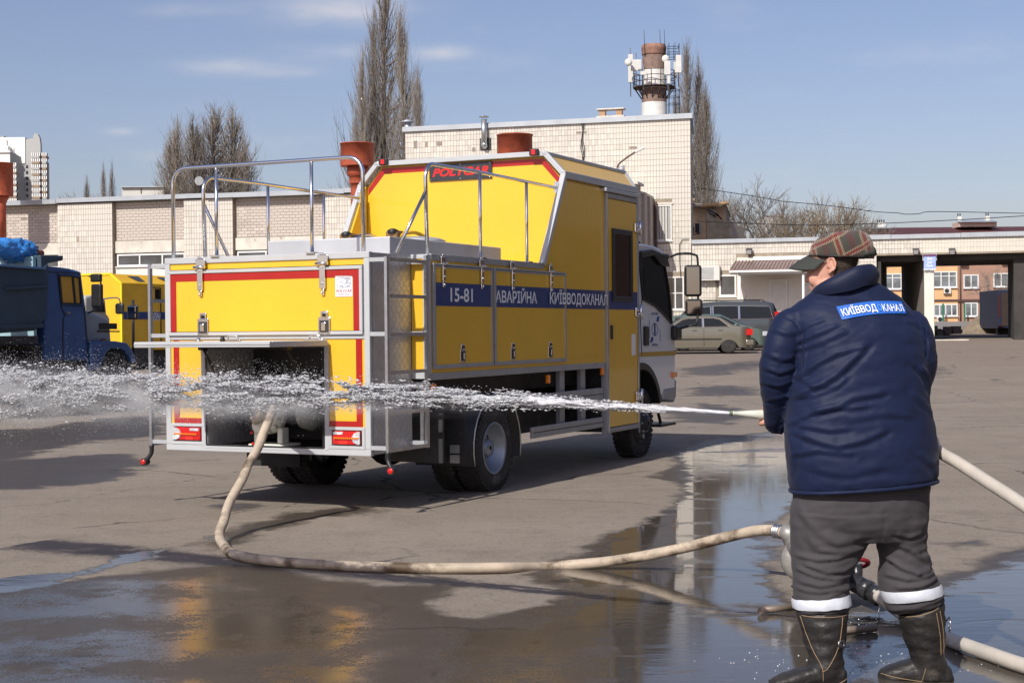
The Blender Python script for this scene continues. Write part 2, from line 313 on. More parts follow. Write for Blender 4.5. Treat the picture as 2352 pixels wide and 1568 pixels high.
def make_ground():
    xs = axis_(-6.5, 5.5, .055, (-900, 900)); ys = axis_(4.6, 25, .06, (-300, 2500))
    X, Y = np.meshgrid(xs, ys); n = X.size; s_ = np.maximum(0, Y - 20)
    Z = .0137 * (np.sqrt(np.minimum(s_, 140) ** 2 + 9) - 3)
    co_ = np.stack([X, Y, Z], -1).reshape(-1, 3).astype(np.float32)
    nx, ny = len(xs), len(ys); i = np.arange((ny - 1) * (nx - 1)); r_ = i // (nx - 1) * nx + i % (nx - 1)
    F_ = np.stack([r_, r_ + 1, r_ + nx + 1, r_ + nx], 1).astype(np.int32)
    me = bpy.data.meshes.new('ground'); me.vertices.add(n); me.vertices.foreach_set('co', co_.ravel()); me.loops.add(F_.size); me.loops.foreach_set('vertex_index', F_.ravel())
    me.polygons.add(len(F_)); me.polygons.foreach_set('loop_start', np.arange(0, F_.size, 4, dtype=np.int32)); me.polygons.foreach_set('use_smooth', np.ones(len(F_), bool)); me.update(calc_edges=True)
    P = co_[:, :2].astype(float); near = (P[:, 0] > -14) & (P[:, 0] < 12) & (P[:, 1] < 60) & (P[:, 1] > 3)
    Q = P[near]; w = np.zeros(len(Q)); p = np.zeros(len(Q)); c = np.zeros(len(Q)); fl = np.zeros(len(Q))
    for polys, arr, bl in ((PUD, p, .30), (DAMP_SHADE, w, .34), (FILM, fl, .5)):
        for q in polys:
            W = np.array([gnd(*k)[:2] for k in q]); bb = bl * max(1, np.median(W[:, 1]) / 9)
            arr[:] = np.maximum(arr, np.clip(.5 + sdf(Q, W) / (2 * bb), 0, 1))
    for q in DARK_LINE:
        W = np.array([gnd(*k)[:2] for k in q])
        for a, b in zip(W[:-1], W[1:]): c[:] = np.maximum(c, np.clip(1 - seg_dist(Q, a, b) / .075, 0, 1))
    for nm, arr in (('puddle', p), ('damp_shade', w), ('dark_line', c), ('film', fl)):
        full = np.zeros(n, np.float32); full[near] = arr; at_ = me.attributes.new(nm, 'FLOAT', 'POINT'); at_.data.foreach_set('value', full)
    m = bpy.data.materials.new('asphalt'); m.use_nodes = True; t = m.node_tree; b = t.nodes['Principled BSDF']
    tcn = N(t, 'ShaderNodeTexCoord'); v = tcn.outputs['Object']
    def nse(s_, d=4, r=.6, sc_=None):
        vv = v
        if sc_: q = N(t, 'ShaderNodeMapping'); q.inputs['Scale'].default_value = sc_; t.links.new(v, q.inputs[0]); vv = q.outputs[0]
        k = N(t, 'ShaderNodeTexNoise', i_Scale=s_, i_Detail=d, i_Roughness=r); t.links.new(vv, k.inputs[0]); return k.outputs[0]
    pa, wa, ca, fa_t = [N(t, 'ShaderNodeAttribute', attribute_name=k).outputs['Fac'] for k in ('puddle', 'damp_shade', 'dark_line', 'film')]
    e1 = nse(1.8, 8, .62); e2 = nse(5, 8, .7); grit = nse(260, 3, .7); grit2 = nse(75, 3, .7)
    def C(x, k): return math_(t, 'MULTIPLY', math_(t, 'SUBTRACT', x, .5), k)
    pf = sstep(t, math_(t, 'ADD', math_(t, 'ADD', pa, C(e1, .95)), math_(t, 'ADD', C(e2, .45), C(grit2, .12))), .46, .57)
    hole = sstep(t, nse(1.0, 9, .68, (.75, 1.5, 1)), .55, .62); pf = math_(t, 'MULTIPLY', pf, math_(t, 'SUBTRACT', 1.0, math_(t, 'MULTIPLY', hole, .85)))
    wf = sstep(t, math_(t, 'ADD', math_(t, 'ADD', wa, C(e1, .9)), math_(t, 'ADD', C(e2, .5), C(grit2, .22))), .42, .62)
    dry = mixc(t, sstep(t, nse(.35, 6), .3, .7), (.225, .190, .155), (.275, .235, .192))
    dry = mixc(t, sstep(t, nse(1.6, 7, .7), .45, .8), dry, (.185, .155, .128))
    g4 = nse(36, 5, .8); dry = mixc(t, math_(t, 'MULTIPLY', sstep(t, g4, .53, .64), .34), dry, (.36, .32, .27)); dry = mixc(t, math_(t, 'MULTIPLY', sstep(t, g4, .47, .36), .40), dry, (.12, .10, .085))
    mid = nse(9, 9, .82); dry = mixc(t, math_(t, 'MULTIPLY', sstep(t, mid, .52, .66), .40), dry, (.33, .29, .24)); dry = mixc(t, math_(t, 'MULTIPLY', sstep(t, mid, .48, .36), .48), dry, (.12, .10, .085))
    strk = nse(1.0, 6, .65, (.5, 3.2, 1)); dry = mixc(t, math_(t, 'MULTIPLY', sstep(t, strk, .56, .68), .30), dry, (.15, .125, .105))
    far = sstep(t, N_sepy(t, v), 24, 60); dry = mixc(t, math_(t, 'MULTIPLY', far, .6), dry, (.215, .165, .135))
    dry = mixc(t, math_(t, 'MULTIPLY', sstep(t, grit2, .55, .70), .38), dry, (.36, .32, .27)); dry = mixc(t, math_(t, 'MULTIPLY', sstep(t, grit2, .46, .32), .45), dry, (.12, .10, .085)); sp_ = math_(t, 'MULTIPLY', sstep(t, grit, .60, .72), .40); dry = mixc(t, sp_, dry, (.38, .35, .31))
    sp2 = math_(t, 'MULTIPLY', sstep(t, grit, .44, .30), .5); dry = mixc(t, sp2, dry, (.09, .078, .068))
    vor = N(t, 'ShaderNodeTexVoronoi', feature='DISTANCE_TO_EDGE', i_Scale=.22); nm_ = N(t, 'ShaderNodeTexNoise', i_Scale=1.3, i_Detail=6)
    t.links.new(v, nm_.inputs[0]); va = N(t, 'ShaderNodeVectorMath', operation='MULTIPLY_ADD'); t.links.new(nm_.outputs[1], va.inputs[0]); va.inputs[1].default_value = (.9, .9, 0); t.links.new(v, va.inputs[2]); t.links.new(va.outputs[0], vor.inputs[0])
    cr = math_(t, 'MULTIPLY', sstep(t, vor.outputs[0], .0055, .002), sstep(t, nse(.5, 2), .44, .56))
    crk = math_(t, 'MAXIMUM', math_(t, 'MULTIPLY', sstep(t, math_(t, 'ADD', ca, C(e2, .9)), .72, .95), .75), math_(t, 'MULTIPLY', cr, .7))
    dry = mixc(t, crk, dry, (.04, .034, .03))
    dry = mixc(t, math_(t, 'MULTIPLY', sstep(t, nse(3.5, 5), .70, .76), .45), dry, (.1, .085, .07))
    wetc = mixc(t, .84, dry, (.034, .026, .020)); g3 = nse(42, 4, .75); wetc = mixc(t, math_(t, 'MULTIPLY', sstep(t, g3, .54, .66), .42), wetc, (.12, .098, .078)); pudc = mixc(t, .80, dry, (.03, .026, .022))
    col = mixc(t, pf, mixc(t, wf, dry, wetc), pudc); t.links.new(col, b.inputs['Base Color'])
    film = sstep(t, math_(t, 'ADD', nse(.9, 6, .7), math_(t, 'MULTIPLY', grit2, .25)), .56, .78)
    ff = sstep(t, math_(t, 'ADD', fa_t, math_(t, 'ADD', C(e1, .8), C(grit2, .3))), .40, .75)
    patch = sstep(t, math_(t, 'ADD', nse(1.1, 9, .72), C(grit2, .35)), .43, .55)
    rw = math_(t, 'SUBTRACT', .46, math_(t, 'ADD', math_(t, 'MULTIPLY', film, .08), math_(t, 'MULTIPLY', math_(t, 'MULTIPLY', ff, patch), .33)))
    ra_ = math_(t, 'ADD', math_(t, 'MULTIPLY', math_(t, 'SUBTRACT', 1.0, wf), .88), math_(t, 'MULTIPLY', wf, rw))
    rr = math_(t, 'ADD', math_(t, 'MULTIPLY', math_(t, 'SUBTRACT', 1.0, pf), ra_), math_(t, 'MULTIPLY', pf, .045)); t.links.new(rr, b.inputs['Roughness'])
    b.inputs['IOR'].default_value = 1.4
    spc = math_(t, 'MULTIPLY_ADD', math_(t, 'MAXIMUM', math_(t, 'MULTIPLY', math_(t, 'MULTIPLY', ff, patch), .8), pf), .28, .27); t.links.new(spc, b.inputs['Specular IOR Level'])
    wave = nse(1.0, 4, .55, (3.2, 9, 1)); hd = math_(t, 'ADD', math_(t, 'MULTIPLY', grit, .004), math_(t, 'MULTIPLY', grit2, .004))
    hgt = math_(t, 'ADD', math_(t, 'MULTIPLY', hd, math_(t, 'SUBTRACT', 1.0, math_(t, 'MULTIPLY', pf, .965))), math_(t, 'MULTIPLY', math_(t, 'MULTIPLY', wave, .0035), pf))
    hgt = math_(t, 'SUBTRACT', hgt, math_(t, 'MULTIPLY', crk, .004))
    wk = math_(t, 'SUBTRACT', 1.0, math_(t, 'MULTIPLY', wf, math_(t, 'MULTIPLY_ADD', ff, .40, .50)))
    bn = N(t, 'ShaderNodeBump', i_Distance=1.0); t.links.new(hgt, bn.inputs['Height']); t.links.new(math_(t, 'MULTIPLY', wk, .75), bn.inputs['Strength']); t.links.new(bn.outputs[0], b.inputs['Normal'])
    me.materials.append(m); o = obj('ground', me, m); o['kind'] = 'structure'
def N_sepy(t, v): k = N(t, 'ShaderNodeSeparateXYZ'); t.links.new(v, k.inputs[0]); return k.outputs[1]
make_ground()

# ------------------------------------------------------------------ workshop buildings (one long facade, seen at an angle)
FA = rad(16); fa = Vector((math.cos(FA), -math.sin(FA), 0)); fn = Vector((-math.sin(FA), -math.cos(FA), 0))
A0 = at(1585, 750, 77.5); A0.z = 0
def FS(x, y, dep=0): q = pl(x, y, A0 - fn * dep, fn) - A0; return q.dot(fa), q.z       # (along the facade, height); dep = metres behind its face
tilem = mat('cream_facade_tile', (.60, .565, .50), .34, stretch=(1, 1, .35), isl=.10, var=.05, vs=.4, dirt=((.55, .49, .40), .45, .68))
tilep = mat('painted_facade_tile', (.62, .585, .50), .5, isl=.03, var=.05, vs=.6, dirt=((.52, .46, .36), .7, .7))
grout = mat('grout', (.30, .25, .19), .9, var=.2, vs=3)
brickm = mat('pale_silicate_brick', (.50, .445, .39), .8, isl=.12, var=.05, vs=.7, dirt=((.36, .31, .27), 1.2, .7))
mortar = mat('brick_mortar', (.27, .235, .20), .95, var=.15, vs=4)
concr = mat('weathered_concrete', (.60, .56, .49), .85, var=.15, vs=1.5, dirt=((.27, .23, .18), 2.2, .58), bump=.2, bs=8)
coping = mat('zinc_coping', (.42, .45, .48), .45, metal=.4, var=.1, vs=1, dirt=((.28, .29, .30), .8, .7))
frame_w = mat('white_window_frame', (.72, .72, .70), .4, var=.04)
render_w = mat('white_render', (.68, .65, .58), .8, var=.06, vs=1)
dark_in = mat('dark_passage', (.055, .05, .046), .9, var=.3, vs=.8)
blind = mat('vertical_blind', (.42, .41, .38), .7, isl=.25)
pipem = mat('brown_downpipe', (.09, .05, .04), .5, var=.2)
roofm = mat('brown_sheet_roof', (.125, .048, .048), .5, var=.12, vs=2)
canopym = mat('canopy_sheet', (.21, .145, .13), .5, var=.15, vs=2)
plasticw = mat('aged_white_plastic', (.62, .61, .57), .5, var=.06)
galv = mat('galvanised_pipe', (.52, .55, .57), .3, metal=.8, var=.15, vs=2)

TILE = {}
def tiles(parent, name, m, s0, s1, z0, z1, tw, th, y, holes=(), bond=0., gap=.016, budget=90, proud=.014, skip=.0012):
    """real pieces on a wall: the nearest as parts, the others joined into one part"""
    nx = max(1, round((s1 - s0) / tw)); nz_ = max(1, round((z1 - z0) / th)); tw = (s1 - s0) / nx; th = (z1 - z0) / nz_
    cells = []
    for j in range(nz_):
        off = (bond if j % 2 else 0) * tw
        for i in range(-1 if off else 0, nx):
            a = s0 + i * tw + off; b = a + tw; a = max(a, s0); b = min(b, s1)
            if b - a < .25 * tw: continue
            c, d = z0 + j * th, z0 + (j + 1) * th
            if any(a < h[1] - .01 and b > h[0] + .01 and c < h[3] - .01 and d > h[2] + .01 for h in holes): continue
            if random.random() < skip: continue
            cells.append((a + gap / 2, b - gap / 2, c + gap / 2, d - gap / 2, abs(b - a - tw) < .001))
    cells.sort(key=lambda c: -(c[0] + c[2] * .7)); full = [c for c in cells if c[4]]; ind = set(map(id, full[:budget]))
    mb = MB(); key = (name, round(tw, 4), round(th, 4), m.name)
    for c in cells:
        if id(c) in ind:
            if key not in TILE: TILE[key] = MB().box(0, tw - gap, -proud, .002, 0, th - gap).mesh(name, m)
            o = obj(name, TILE[key], m, parent); o.location = (c[0], y, c[2])
        else:
            j = random.uniform(0, .005); x0, x1, c0, c1 = c[:4]; yy = y - proud - j
            mb.add([(x0, yy, c0), (x1, yy, c0), (x1, yy, c1), (x0, yy, c1), (x0, y, c0), (x1, y, c0), (x1, y, c1), (x0, y, c1)],
                   [(0, 1, 2, 3), (0, 4, 5, 1), (1, 5, 6, 2), (2, 6, 7, 3), (3, 7, 4, 0)])
    if mb.f: obj(name + '_field', mb, m, parent, kind='stuff')
def window(parent, s0, s1, z0, z1, y, nm=1, rows=(), fw=.07, name='window', fm=None, recess=.12, glass=None, blinds=False, sill=True):
    w = obj(name, MB().box(s0 + .01, s1 - .01, y + recess, y + recess + .01, z0 + .01, z1 - .01), glass or glassw, parent)
    f = MB()
    for a, b, c, d in ((s0, s1, z0, z0 + fw), (s0, s1, z1 - fw, z1), (s0, s0 + fw, z0 + fw, z1 - fw), (s1 - fw, s1, z0 + fw, z1 - fw)): f.box(a, b, y + recess - .05, y + recess + .02, c, d)
    for i in range(1, nm):
        c = s0 + (s1 - s0) * i / nm; f.box(c - fw * .45, c + fw * .45, y + recess - .045, y + recess + .02, z0 + fw, z1 - fw)
    for r_ in rows: c = z0 + (z1 - z0) * r_; f.box(s0 + fw, s1 - fw, y + recess - .043, y + recess + .018, c - fw * .35, c + fw * .35)
    obj('frame', f, fm or frame_w, w)
    if sill: obj('sill', MB().box(s0 - .05, s1 + .05, y - .06, y + recess, z0 - .06, z0 - .002), fm or frame_w, w)
    if blinds:
        b = MB(); n = int((s1 - s0) / .16)
        for i in range(n):
            c = s0 + fw + (s1 - s0 - 2 * fw) * (i + .5) / n; b.box(c - .055, c + .055, y + recess - .012, y + recess - .004, z0 + fw, z1 - fw)
        obj('blind', b, blind, w, kind='stuff')
    return w

# --- left workshop: brick bays between tiled piers
gl = -.2
lb = thing('workshop_building', 'long low workshop wall with pale brick bays, cream tiled piers and a zinc coping', 'building', A0, -FA)
ztop = 9.17
core = MB().box(-62, -15.6, .45, 9, gl, ztop - .25); obj('wall', core, mortar, lb)
piers = [(-36.79, -33.24), (-28.69, -25.67), (-20.2, -15.45), (-44.2, -40.8 - .5), (-52, -48.6)]
for a, b in piers:
    obj('pier', MB().box(a, b, .10, .45, gl, ztop - .28), grout, lb)
    tiles(lb, 'facade_tile', tilem, a, b, 1.0, ztop - .3, .156, .316, .10, budget=100 if a > -37 else 0)
bays = [(-33.24, -28.69), (-25.67, -20.2), (-40.8 - .5 + .0, -36.79), (-48.6, -44.2)]
for a, b in bays:
    tiles(lb, 'brick', brickm, a, b, 6.72, ztop - .3, .372, .160, .45, bond=.5, gap=.02, budget=150 if a in (-33.24, -25.67) else 0)
    obj('lintel_beam', MB().box(a + .005, b - .005, .32, .45, 5.98, 6.66), concr, lb, .02)
    obj('bed_joint', MB().box(a + .005, b - .005, .38, .45, 6.66, 6.72), mortar, lb)
    window(lb, a + .12, b - .1, 5.22, 5.92, .30, nm=3, fw=.09)
    obj('spandrel', MB().box(a + .005, b - .005, .34, .45, 1, 5.14), render_w, lb)
cp = MB(); xs_ = [-62, -50, -41.2, -36.8, -27.2, -18.9, -15.42]
for i, (a, b) in enumerate(zip(xs_[:-1], xs_[1:])): cp.box(a, b, -.12 + .03 * (i % 2), .8, ztop - .26 + .04 * (i % 2), ztop + .03 * (i % 2))
obj('coping', cp, coping, lb)

# --- tall block
tb = thing('boiler_house', 'tall cream tiled block with one barred-blind window and a chimney rising behind it', 'building', A0, -FA)
obj('wall', MB().prism([(-15.38, .05), (.085, .05), (-.90, 6.5), (-15.38, 9)], gl, 12.1, 'z'), grout, tb)
holes = [(-1.78, -.9, 5.85, 7.8), (-1.2, -.2, 2.3, 4.1)]
tiles(tb, 'facade_tile', tilem, -15.38, .09, .8, 12.1, .161, .287, .05, holes=holes, budget=290, skip=.001)
cp = MB().box(-15.5, .2, -.1, .5, 12.1, 12.36); cp.box(-15.5, -15.3, .5, 9, 12.1, 12.36); obj('coping', cp, coping, tb)
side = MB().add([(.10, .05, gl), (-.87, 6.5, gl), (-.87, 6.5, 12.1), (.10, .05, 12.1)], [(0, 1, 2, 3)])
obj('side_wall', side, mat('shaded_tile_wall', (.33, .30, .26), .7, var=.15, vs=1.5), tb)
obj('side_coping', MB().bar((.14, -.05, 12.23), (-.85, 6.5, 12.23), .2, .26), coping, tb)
window(tb, -1.78, -.9, 5.9, 7.74, .05, nm=1, blinds=True, recess=-.012); window(tb, -1.2, -.3, 2.35, 4.05, .05, nm=2, rows=(.5,), recess=-.012)
obj('window_lintel', MB().box(-1.9, -.82, -.03, .05, 7.76, 7.86), concr, tb)
qa = FS(1596.5, 535, 4); qb = FS(1606, 513, 4); ib = obj('service_box', MB().box(qa[0], qb[0], 4, 4.6, qa[1], qb[1]), black, tb); obj('bracket', MB().tube([(-.45, 4.2, qa[1] + .35), (qa[0] - .1, 4.2, qa[1] - .1), (qb[0], 4.2, qa[1] - .03)], .03), black, ib)
wi = MB(); p0 = Vector((-5.5, -.03, 12.2))
for k in range(3):
    pts = [(-5.6 + k * .05 + .06 * math.sin(q * 1.7 + k), -.04, 12.1 - q * .42) for q in range(12)]; wi.tube(pts, .016, 4)
obj('hanging_cable', wi, black, tb)
obj('wall_cable', MB().tube([(.0, -.03, 5.95), (-.35, -.03, 5.95), (-.5, -.03, 5.7), (-.5, -.03, 4.8), (-.45, -.03, 4)], .018, 5), black, tb)
ck = MB()
for (a, z, w_, h_) in ((-13.6, 11.3, .3, .2), (-5.9, 11.6, .55, .1), (-3.1, 10.7, .4, .1), (-14.9, 11.2, .2, .4), (-11.6, 10.9, .18, .2)): ck.box(a, a + w_, .015, .06, z, z + h_)
obj('tile_gap', ck, mortar, tb)
# projecting stair wing on the left part of the tall block
wg = thing('stair_wing', 'grey brick wing with stepped top jutting out between truck cab and tall tiled block', 'annex', A0, -FA)
wbm = mat('grey_wing_brick', (.42, .35, .30), .85, var=.12, vs=2)
obj('wall', MB().box(-5.2, -1.95, -4.4, .03, gl, 8.05), mortar, wg); 
w2 = MB().box(-5.2, -1.9, -4.45, -3.1, gl, 8.42); obj('buttress', w2, wbm, wg)
for q, zt in ((-1.1, 8.1), (-2.6, 8.2)): obj('buttress', MB().box(-2.5, -1.8, q, q + .65, gl, zt), wbm, wg)
tb_ = MB()
for j in range(22):
    for i in range(3):
        y0 = -3.0 + i * .98; z0 = 2 + j * .275
        tb_.box(-1.96, -1.93, y0 + .01, y0 + .94, z0, z0 + .255)
obj('side_block', tb_, wbm, wg, kind='stuff')
obj('coping', MB().box(-5.3, -1.75, -4.55, -3.0, 8.42, 8.55), concr, wg); obj('coping', MB().box(-5.25, -1.85, -3.0, .03, 8.08, 8.2), concr, wg)
obj('downpipe', MB().cyl((-1.7, -.15, gl), (-1.7, -.15, 7.9), .07), pipem, wg)

# --- low wing with gateway
low = thing('gatehouse_building', 'low cream tiled building with entrance canopy and a covered gateway on the right', 'building', A0, -FA)
zc = 5.9
gx0, gx1 = 9.3, 10.55 + 1.0
canS0, canS1 = 2.35, 6.25
hol = [(.95 - .0, 2.42, 2.3, 4.25), (2.42, 6.3, 0, 4.9), (gx0, 30, 0, 4.92)]
obj('wall', MB().box(.12, gx0, .05, 8, gl, zc - .2), grout, low)
tiles(low, 'facade_tile', tilem, .12, gx0, .7, zc - .2, .150, .272, .05, holes=[(1.42, 2.42, 0, 4.2), (2.42, 6.25, 0, 4.95)], budget=290)
obj('gate_beam', MB().box(gx0, 34, .05, .5, 4.9, zc - .2), grout, low)
tiles(low, 'beam_tile', tilem, gx0, 11.5, 4.98, zc - .2, .150, .272, .05, budget=0)
tiles(low, 'beam_tile', tilep, 11.5, 33.9, 4.98, zc - .2, .150, .272, .05, budget=0, gap=.007, proud=.008)
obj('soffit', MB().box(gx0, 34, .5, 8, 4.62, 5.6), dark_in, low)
obj('roof', MB().box(-.3, 34, .5, 8.2, zc - .2, zc - .05), coping, low)
cp = MB(); q = .12
while q < 34: cp.box(q, q + 3.28, -.08, .5, zc - .2, zc + random.uniform(-.01, .03)); q += 3.3
obj('coping', cp, coping, low)
# passage walls, pillar
s0, _ = FS(2123, 700); s1, _ = FS(2146, 700)
pw = MB(); a_ = FS(2071, 700, 8)[0]
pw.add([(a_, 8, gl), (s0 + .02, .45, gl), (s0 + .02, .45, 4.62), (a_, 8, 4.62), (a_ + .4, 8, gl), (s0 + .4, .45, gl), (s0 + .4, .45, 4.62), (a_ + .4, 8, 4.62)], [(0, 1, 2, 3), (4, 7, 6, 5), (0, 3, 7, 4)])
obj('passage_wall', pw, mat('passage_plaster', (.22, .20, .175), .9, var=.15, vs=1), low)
pil = obj('gate_pillar', MB().box(s0, s1, -.05, .55, gl, 4.75), render_w, low, .03)
obj('pillar_base', MB().box(s0 - .05, s1 + 1.6, -.5, .0, .55, .74), concr, low)
sL, zt = FS(2119, 583); sR, zb = FS(2152, 614)
obj('pillar_capital', MB().box(sL, sR, -.12, .0, 4.6, 4.92), coping, low)
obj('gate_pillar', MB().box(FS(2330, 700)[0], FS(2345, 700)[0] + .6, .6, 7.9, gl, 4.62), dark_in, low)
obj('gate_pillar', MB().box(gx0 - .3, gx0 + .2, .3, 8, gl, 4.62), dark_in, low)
# weather sign on the pillar
zs1 = FS(2123, 590)[1]; zs0 = FS(2123, 619)[1]
sg = thing('weather_sign', 'pale blue weather warning board listing rain, snow, fog and ice on gateway pillar', 'sign', A0, -FA)
sgb = mat('sign_blue', (.30, .40, .72), .5, var=.12, vs=3); obj('board', MB().box(sL + .06, sR - .05, -.19, -.15, zs0, zs1), sgb, sg)
obj('header_strip', MB().box(sL + .02, sR - .02, -.195, -.15, zs1 - .0, zs1 + .11), mat('sign_header', (.13, .04, .12), .5), sg)
for i, s_ in enumerate(('Дощ', 'Сніг', 'Туман', 'Ожеледиця')):
    wdt = (sR - sL) * (.36, .33, .46, .86)[i]
    put(text_fit(s_, wdt, .13, .03), 'lettering', white, sg, ((sL + sR) / 2, -.194, zs1 - .10 - i * .175), (1, 0, 0), (0, 0, 1))
# entrance: recessed white wall, door, canopy
obj('porch_wall', MB().box(2.42, 6.3, .0, .05, .5, 4.95), render_w, low)
sd0, zd = FS(1770, 644); sd1 = FS(1806, 644)[0]
dr = obj('entrance_door', MB().box(sd0, sd1, -.06, 0, .6, zd), plasticw, low); dfr = MB()
for a, b, c, d in ((sd0 - .06, sd0, .6, zd + .06), (sd1, sd1 + .06, .6, zd + .06), (sd0, sd1, zd, zd + .06)): dfr.box(a, b, -.08, 0, c, d)
obj('door_frame', dfr, frame_w, dr); obj('handle', MB().box(sd0 + .06, sd0 + .1, -.12, -.06, 2.0, 2.2), black, dr)
cn = obj('entrance_canopy', MB().add([(canS0, -2.1, 4.22), (canS1, -2.1, 4.22), (canS1, 0, 4.72), (canS0, 0, 4.72), (canS0, -2.1, 4.27), (canS1, -2.1, 4.27), (canS1, 0, 4.77), (canS0, 0, 4.77)], [(0, 3, 2, 1), (4, 5, 6, 7), (0, 1, 5, 4), (1, 2, 6, 5), (3, 0, 4, 7)]), canopym, low)
ri = MB(); q = canS0 + .02
while q < canS1: ri.bar((q, -2.12, 4.28), (q, 0, 4.79), .05, .05); q += .17
obj('roof_rib', ri, canopym, cn, kind='stuff')
obj('gutter', MB().box(canS0 - .03, canS1 + .05, -2.2, -2.1, 4.12, 4.22), frame_w, cn)
obj('top_flashing', MB().box(canS0 + .9, canS1 + .3, -.12, 0, 4.78, 4.98), frame_w, cn)
for q in (canS0 + .45, canS1 - .35): obj('canopy_post', MB().cyl((q, -1.95, .5), (q, -1.95, 4.2), .06), frame_w, cn)
obj('canopy_beam', MB().box(canS0, canS1, -1.99, -1.9, 4.02, 4.12), frame_w, cn)
window(low, 1.5, 2.38, 3.0, 4.1, .05, nm=1, recess=-.012, fw=.09)
obj('window_apron', MB().box(1.42, 2.44, -.02, .05, .7, 2.85), render_w, low)
def flood(s, z, lbl):
    t = thing('floodlight', lbl, 'floodlight', A0 + fa * s + Vector((0, 0, z)) - Vector((0, 0, 0)), -FA, 'floodlights on the low tiled building')
    obj('housing', MB().add([(-.16, -.1, .1), (.16, -.1, .1), (.16, -.32, .02), (-.16, -.32, .02), (-.12, -.05, -.16), (.12, -.05, -.16), (.12, -.2, -.22), (-.12, -.2, -.22)], [(0, 1, 2, 3), (4, 7, 6, 5), (0, 4, 5, 1), (1, 5, 6, 2), (3, 2, 6, 7), (0, 3, 7, 4)]), black, t)
    obj('bracket', MB().box(-.04, .04, -.12, .03, -.02, .06), black, t); obj('lens', MB().add([(-.13, -.327, .0), (.13, -.327, .0), (.10, -.212, -.2), (-.10, -.212, -.2)], [(0, 3, 2, 1)]), clearl, t)
for px, l in ((1722, 'small black floodlight above the entrance canopy'), (2104, 'small black floodlight on the tiled beam just right of the plaid cap'), (2187, 'small black floodlight on the painted beam right of the weather sign')):
    q = FS(px, 577); flood(q[0], q[1] + .05, l)
def ac_unit(o, u, n, w, h, d, lbl, parent=None, grp=None, fan=True):
    t = thing('air_conditioner', lbl, 'air conditioner', o, math.atan2(u.y, u.x), grp)
    obj('case', MB().box(0, w, -d, 0, 0, h), plasticw, t, .02)
    g = MB()
    if fan:
        g.lathe([(-d - .012, .02), (-d - .015, .36 * h), (-d - .012, .42 * h), (-d, .43 * h)], c=(w * .42, 0, h / 2), axis='y', seg=20)
        for k in range(4): g.box(w * .42 - .3 * h, w * .42 + .3 * h, -d - .022, -d - .014, h * (.26 + .16 * k), h * (.28 + .16 * k))
    else:
        for k in range(10): g.box(w * .08, w * .72, -d - .012, -d, h * (.1 + .08 * k), h * (.14 + .08 * k))
    obj('grille', g, dkmetal if fan else aludk, t)
    obj('bracket', MB().box(w * .2, w * .25, -d, 0, -.06, 0).box(w * .75, w * .8, -d, 0, -.06, 0), dkmetal, t)
    return t
q = FS(1608, 645); ac_unit(A0 + fa * (q[0]) + Vector((0, 0, q[1])), fa, fn, 1.05, .75, .35, 'louvred box air conditioner on the tiled wall left of the small entrance window', fan=False)

# --- roof things
def roof_pt(px, py, dep): s, z = FS(px, py, dep); return A0 + fa * s - fn * dep + Vector((0, 0, z))
fl = thing('metal_flue', 'shiny galvanised flue with conical cap on the tall tiled wall', 'flue', roof_pt(1112, 330, -.25), -FA)
obj('pipe', MB().cyl((0, 0, 0), (0, 0, 1.28), .15), galv, fl); obj('elbow', MB().tube([(0, 0, .05), (0, .02, -.05), (0, .12, -.12), (0, .3, -.12)], .155, 14), galv, fl)
obj('cap', MB().lathe([(1.5, .02), (1.42, .27), (1.40, .27)], axis='z', seg=20), galv, fl)
st = MB(); [st.cyl((.14 * math.cos(k * 2.1), .14 * math.sin(k * 2.1), 1.25), (.2 * math.cos(k * 2.1), .2 * math.sin(k * 2.1), 1.42), .012, seg=5) for k in range(3)]; obj('stay', st, galv, fl)
obj('wall_plate', MB().box(-.3, .3, .22, .24, -.3, .32), dkmetal, fl)
mv = thing('roof_vent', 'small grey mushroom vent at the left corner of the tall roof', 'vent', roof_pt(936, 290, .8), -FA)
obj('pipe', MB().cyl((0, 0, -.4), (0, 0, .22), .17), coping, mv); obj('cap', MB().lathe([(.2, .36), (.24, .36), (.36, .1), (.38, .02)], axis='z', seg=20), coping, mv)
def rust_vent(px, pyt, pyb, wpx, Y, lbl, drum=.0, neck=True):
    o = at(px, pyb, Y); h = (pyb - pyt) / FPX * Y; R_ = wpx / 2 / FPX * Y
    t = thing('ventilation_drum', lbl, 'ventilation stack', o - Vector((0, 0, 0)), 0, 'rusty red ventilation stacks')
    dz = h * drum
    obj('drum', MB().lathe([(dz, R_ * .6), (dz, R_), (dz + .03, R_ * 1.0), (h - .05, R_), (h - .05, R_ * 1.04), (h, R_ * 1.04), (h, R_ * .97), (h - .3, R_ * .95)], axis='z', seg=36, cap=False), rust, t)
    obj('drum_inside', MB().lathe([(h - .31, 0.01), (h - .3, R_ * .96)], axis='z', seg=36, cap=False), dkmetal, t)
    if neck: obj('neck', MB().lathe([(-2.2, R_ * .42), (dz * .05, R_ * .42), (dz * .3, R_ * .42), (dz * .3, R_ * .5), (dz * .35, R_ * .5), (dz * .6, R_ * .5), (dz * .62, R_ * .62), (dz, R_ * .64)], axis='z', seg=28), rust, t)
rust_vent(822, 330, 440, 78, 78, 'rusty red vent stack with wide drum behind the truck rail corner', .52)
rust_vent(1183, 310, 400, 81, 70, 'rusty red drum directly above the roof edge of the yellow cabin', 0., False)
rust_vent(2, 375, 470, 56, 86, 'rusty red vent stack at the left edge in front of the white flats', .2)
ph = thing('roof_hood', 'concrete slab on two short brick piers on the tall roof', 'roof vent', roof_pt(1372, 266, 1.5), -FA)
bk = mat('old_orange_brick', (.42, .26, .16), .85, isl=.25, var=.1)
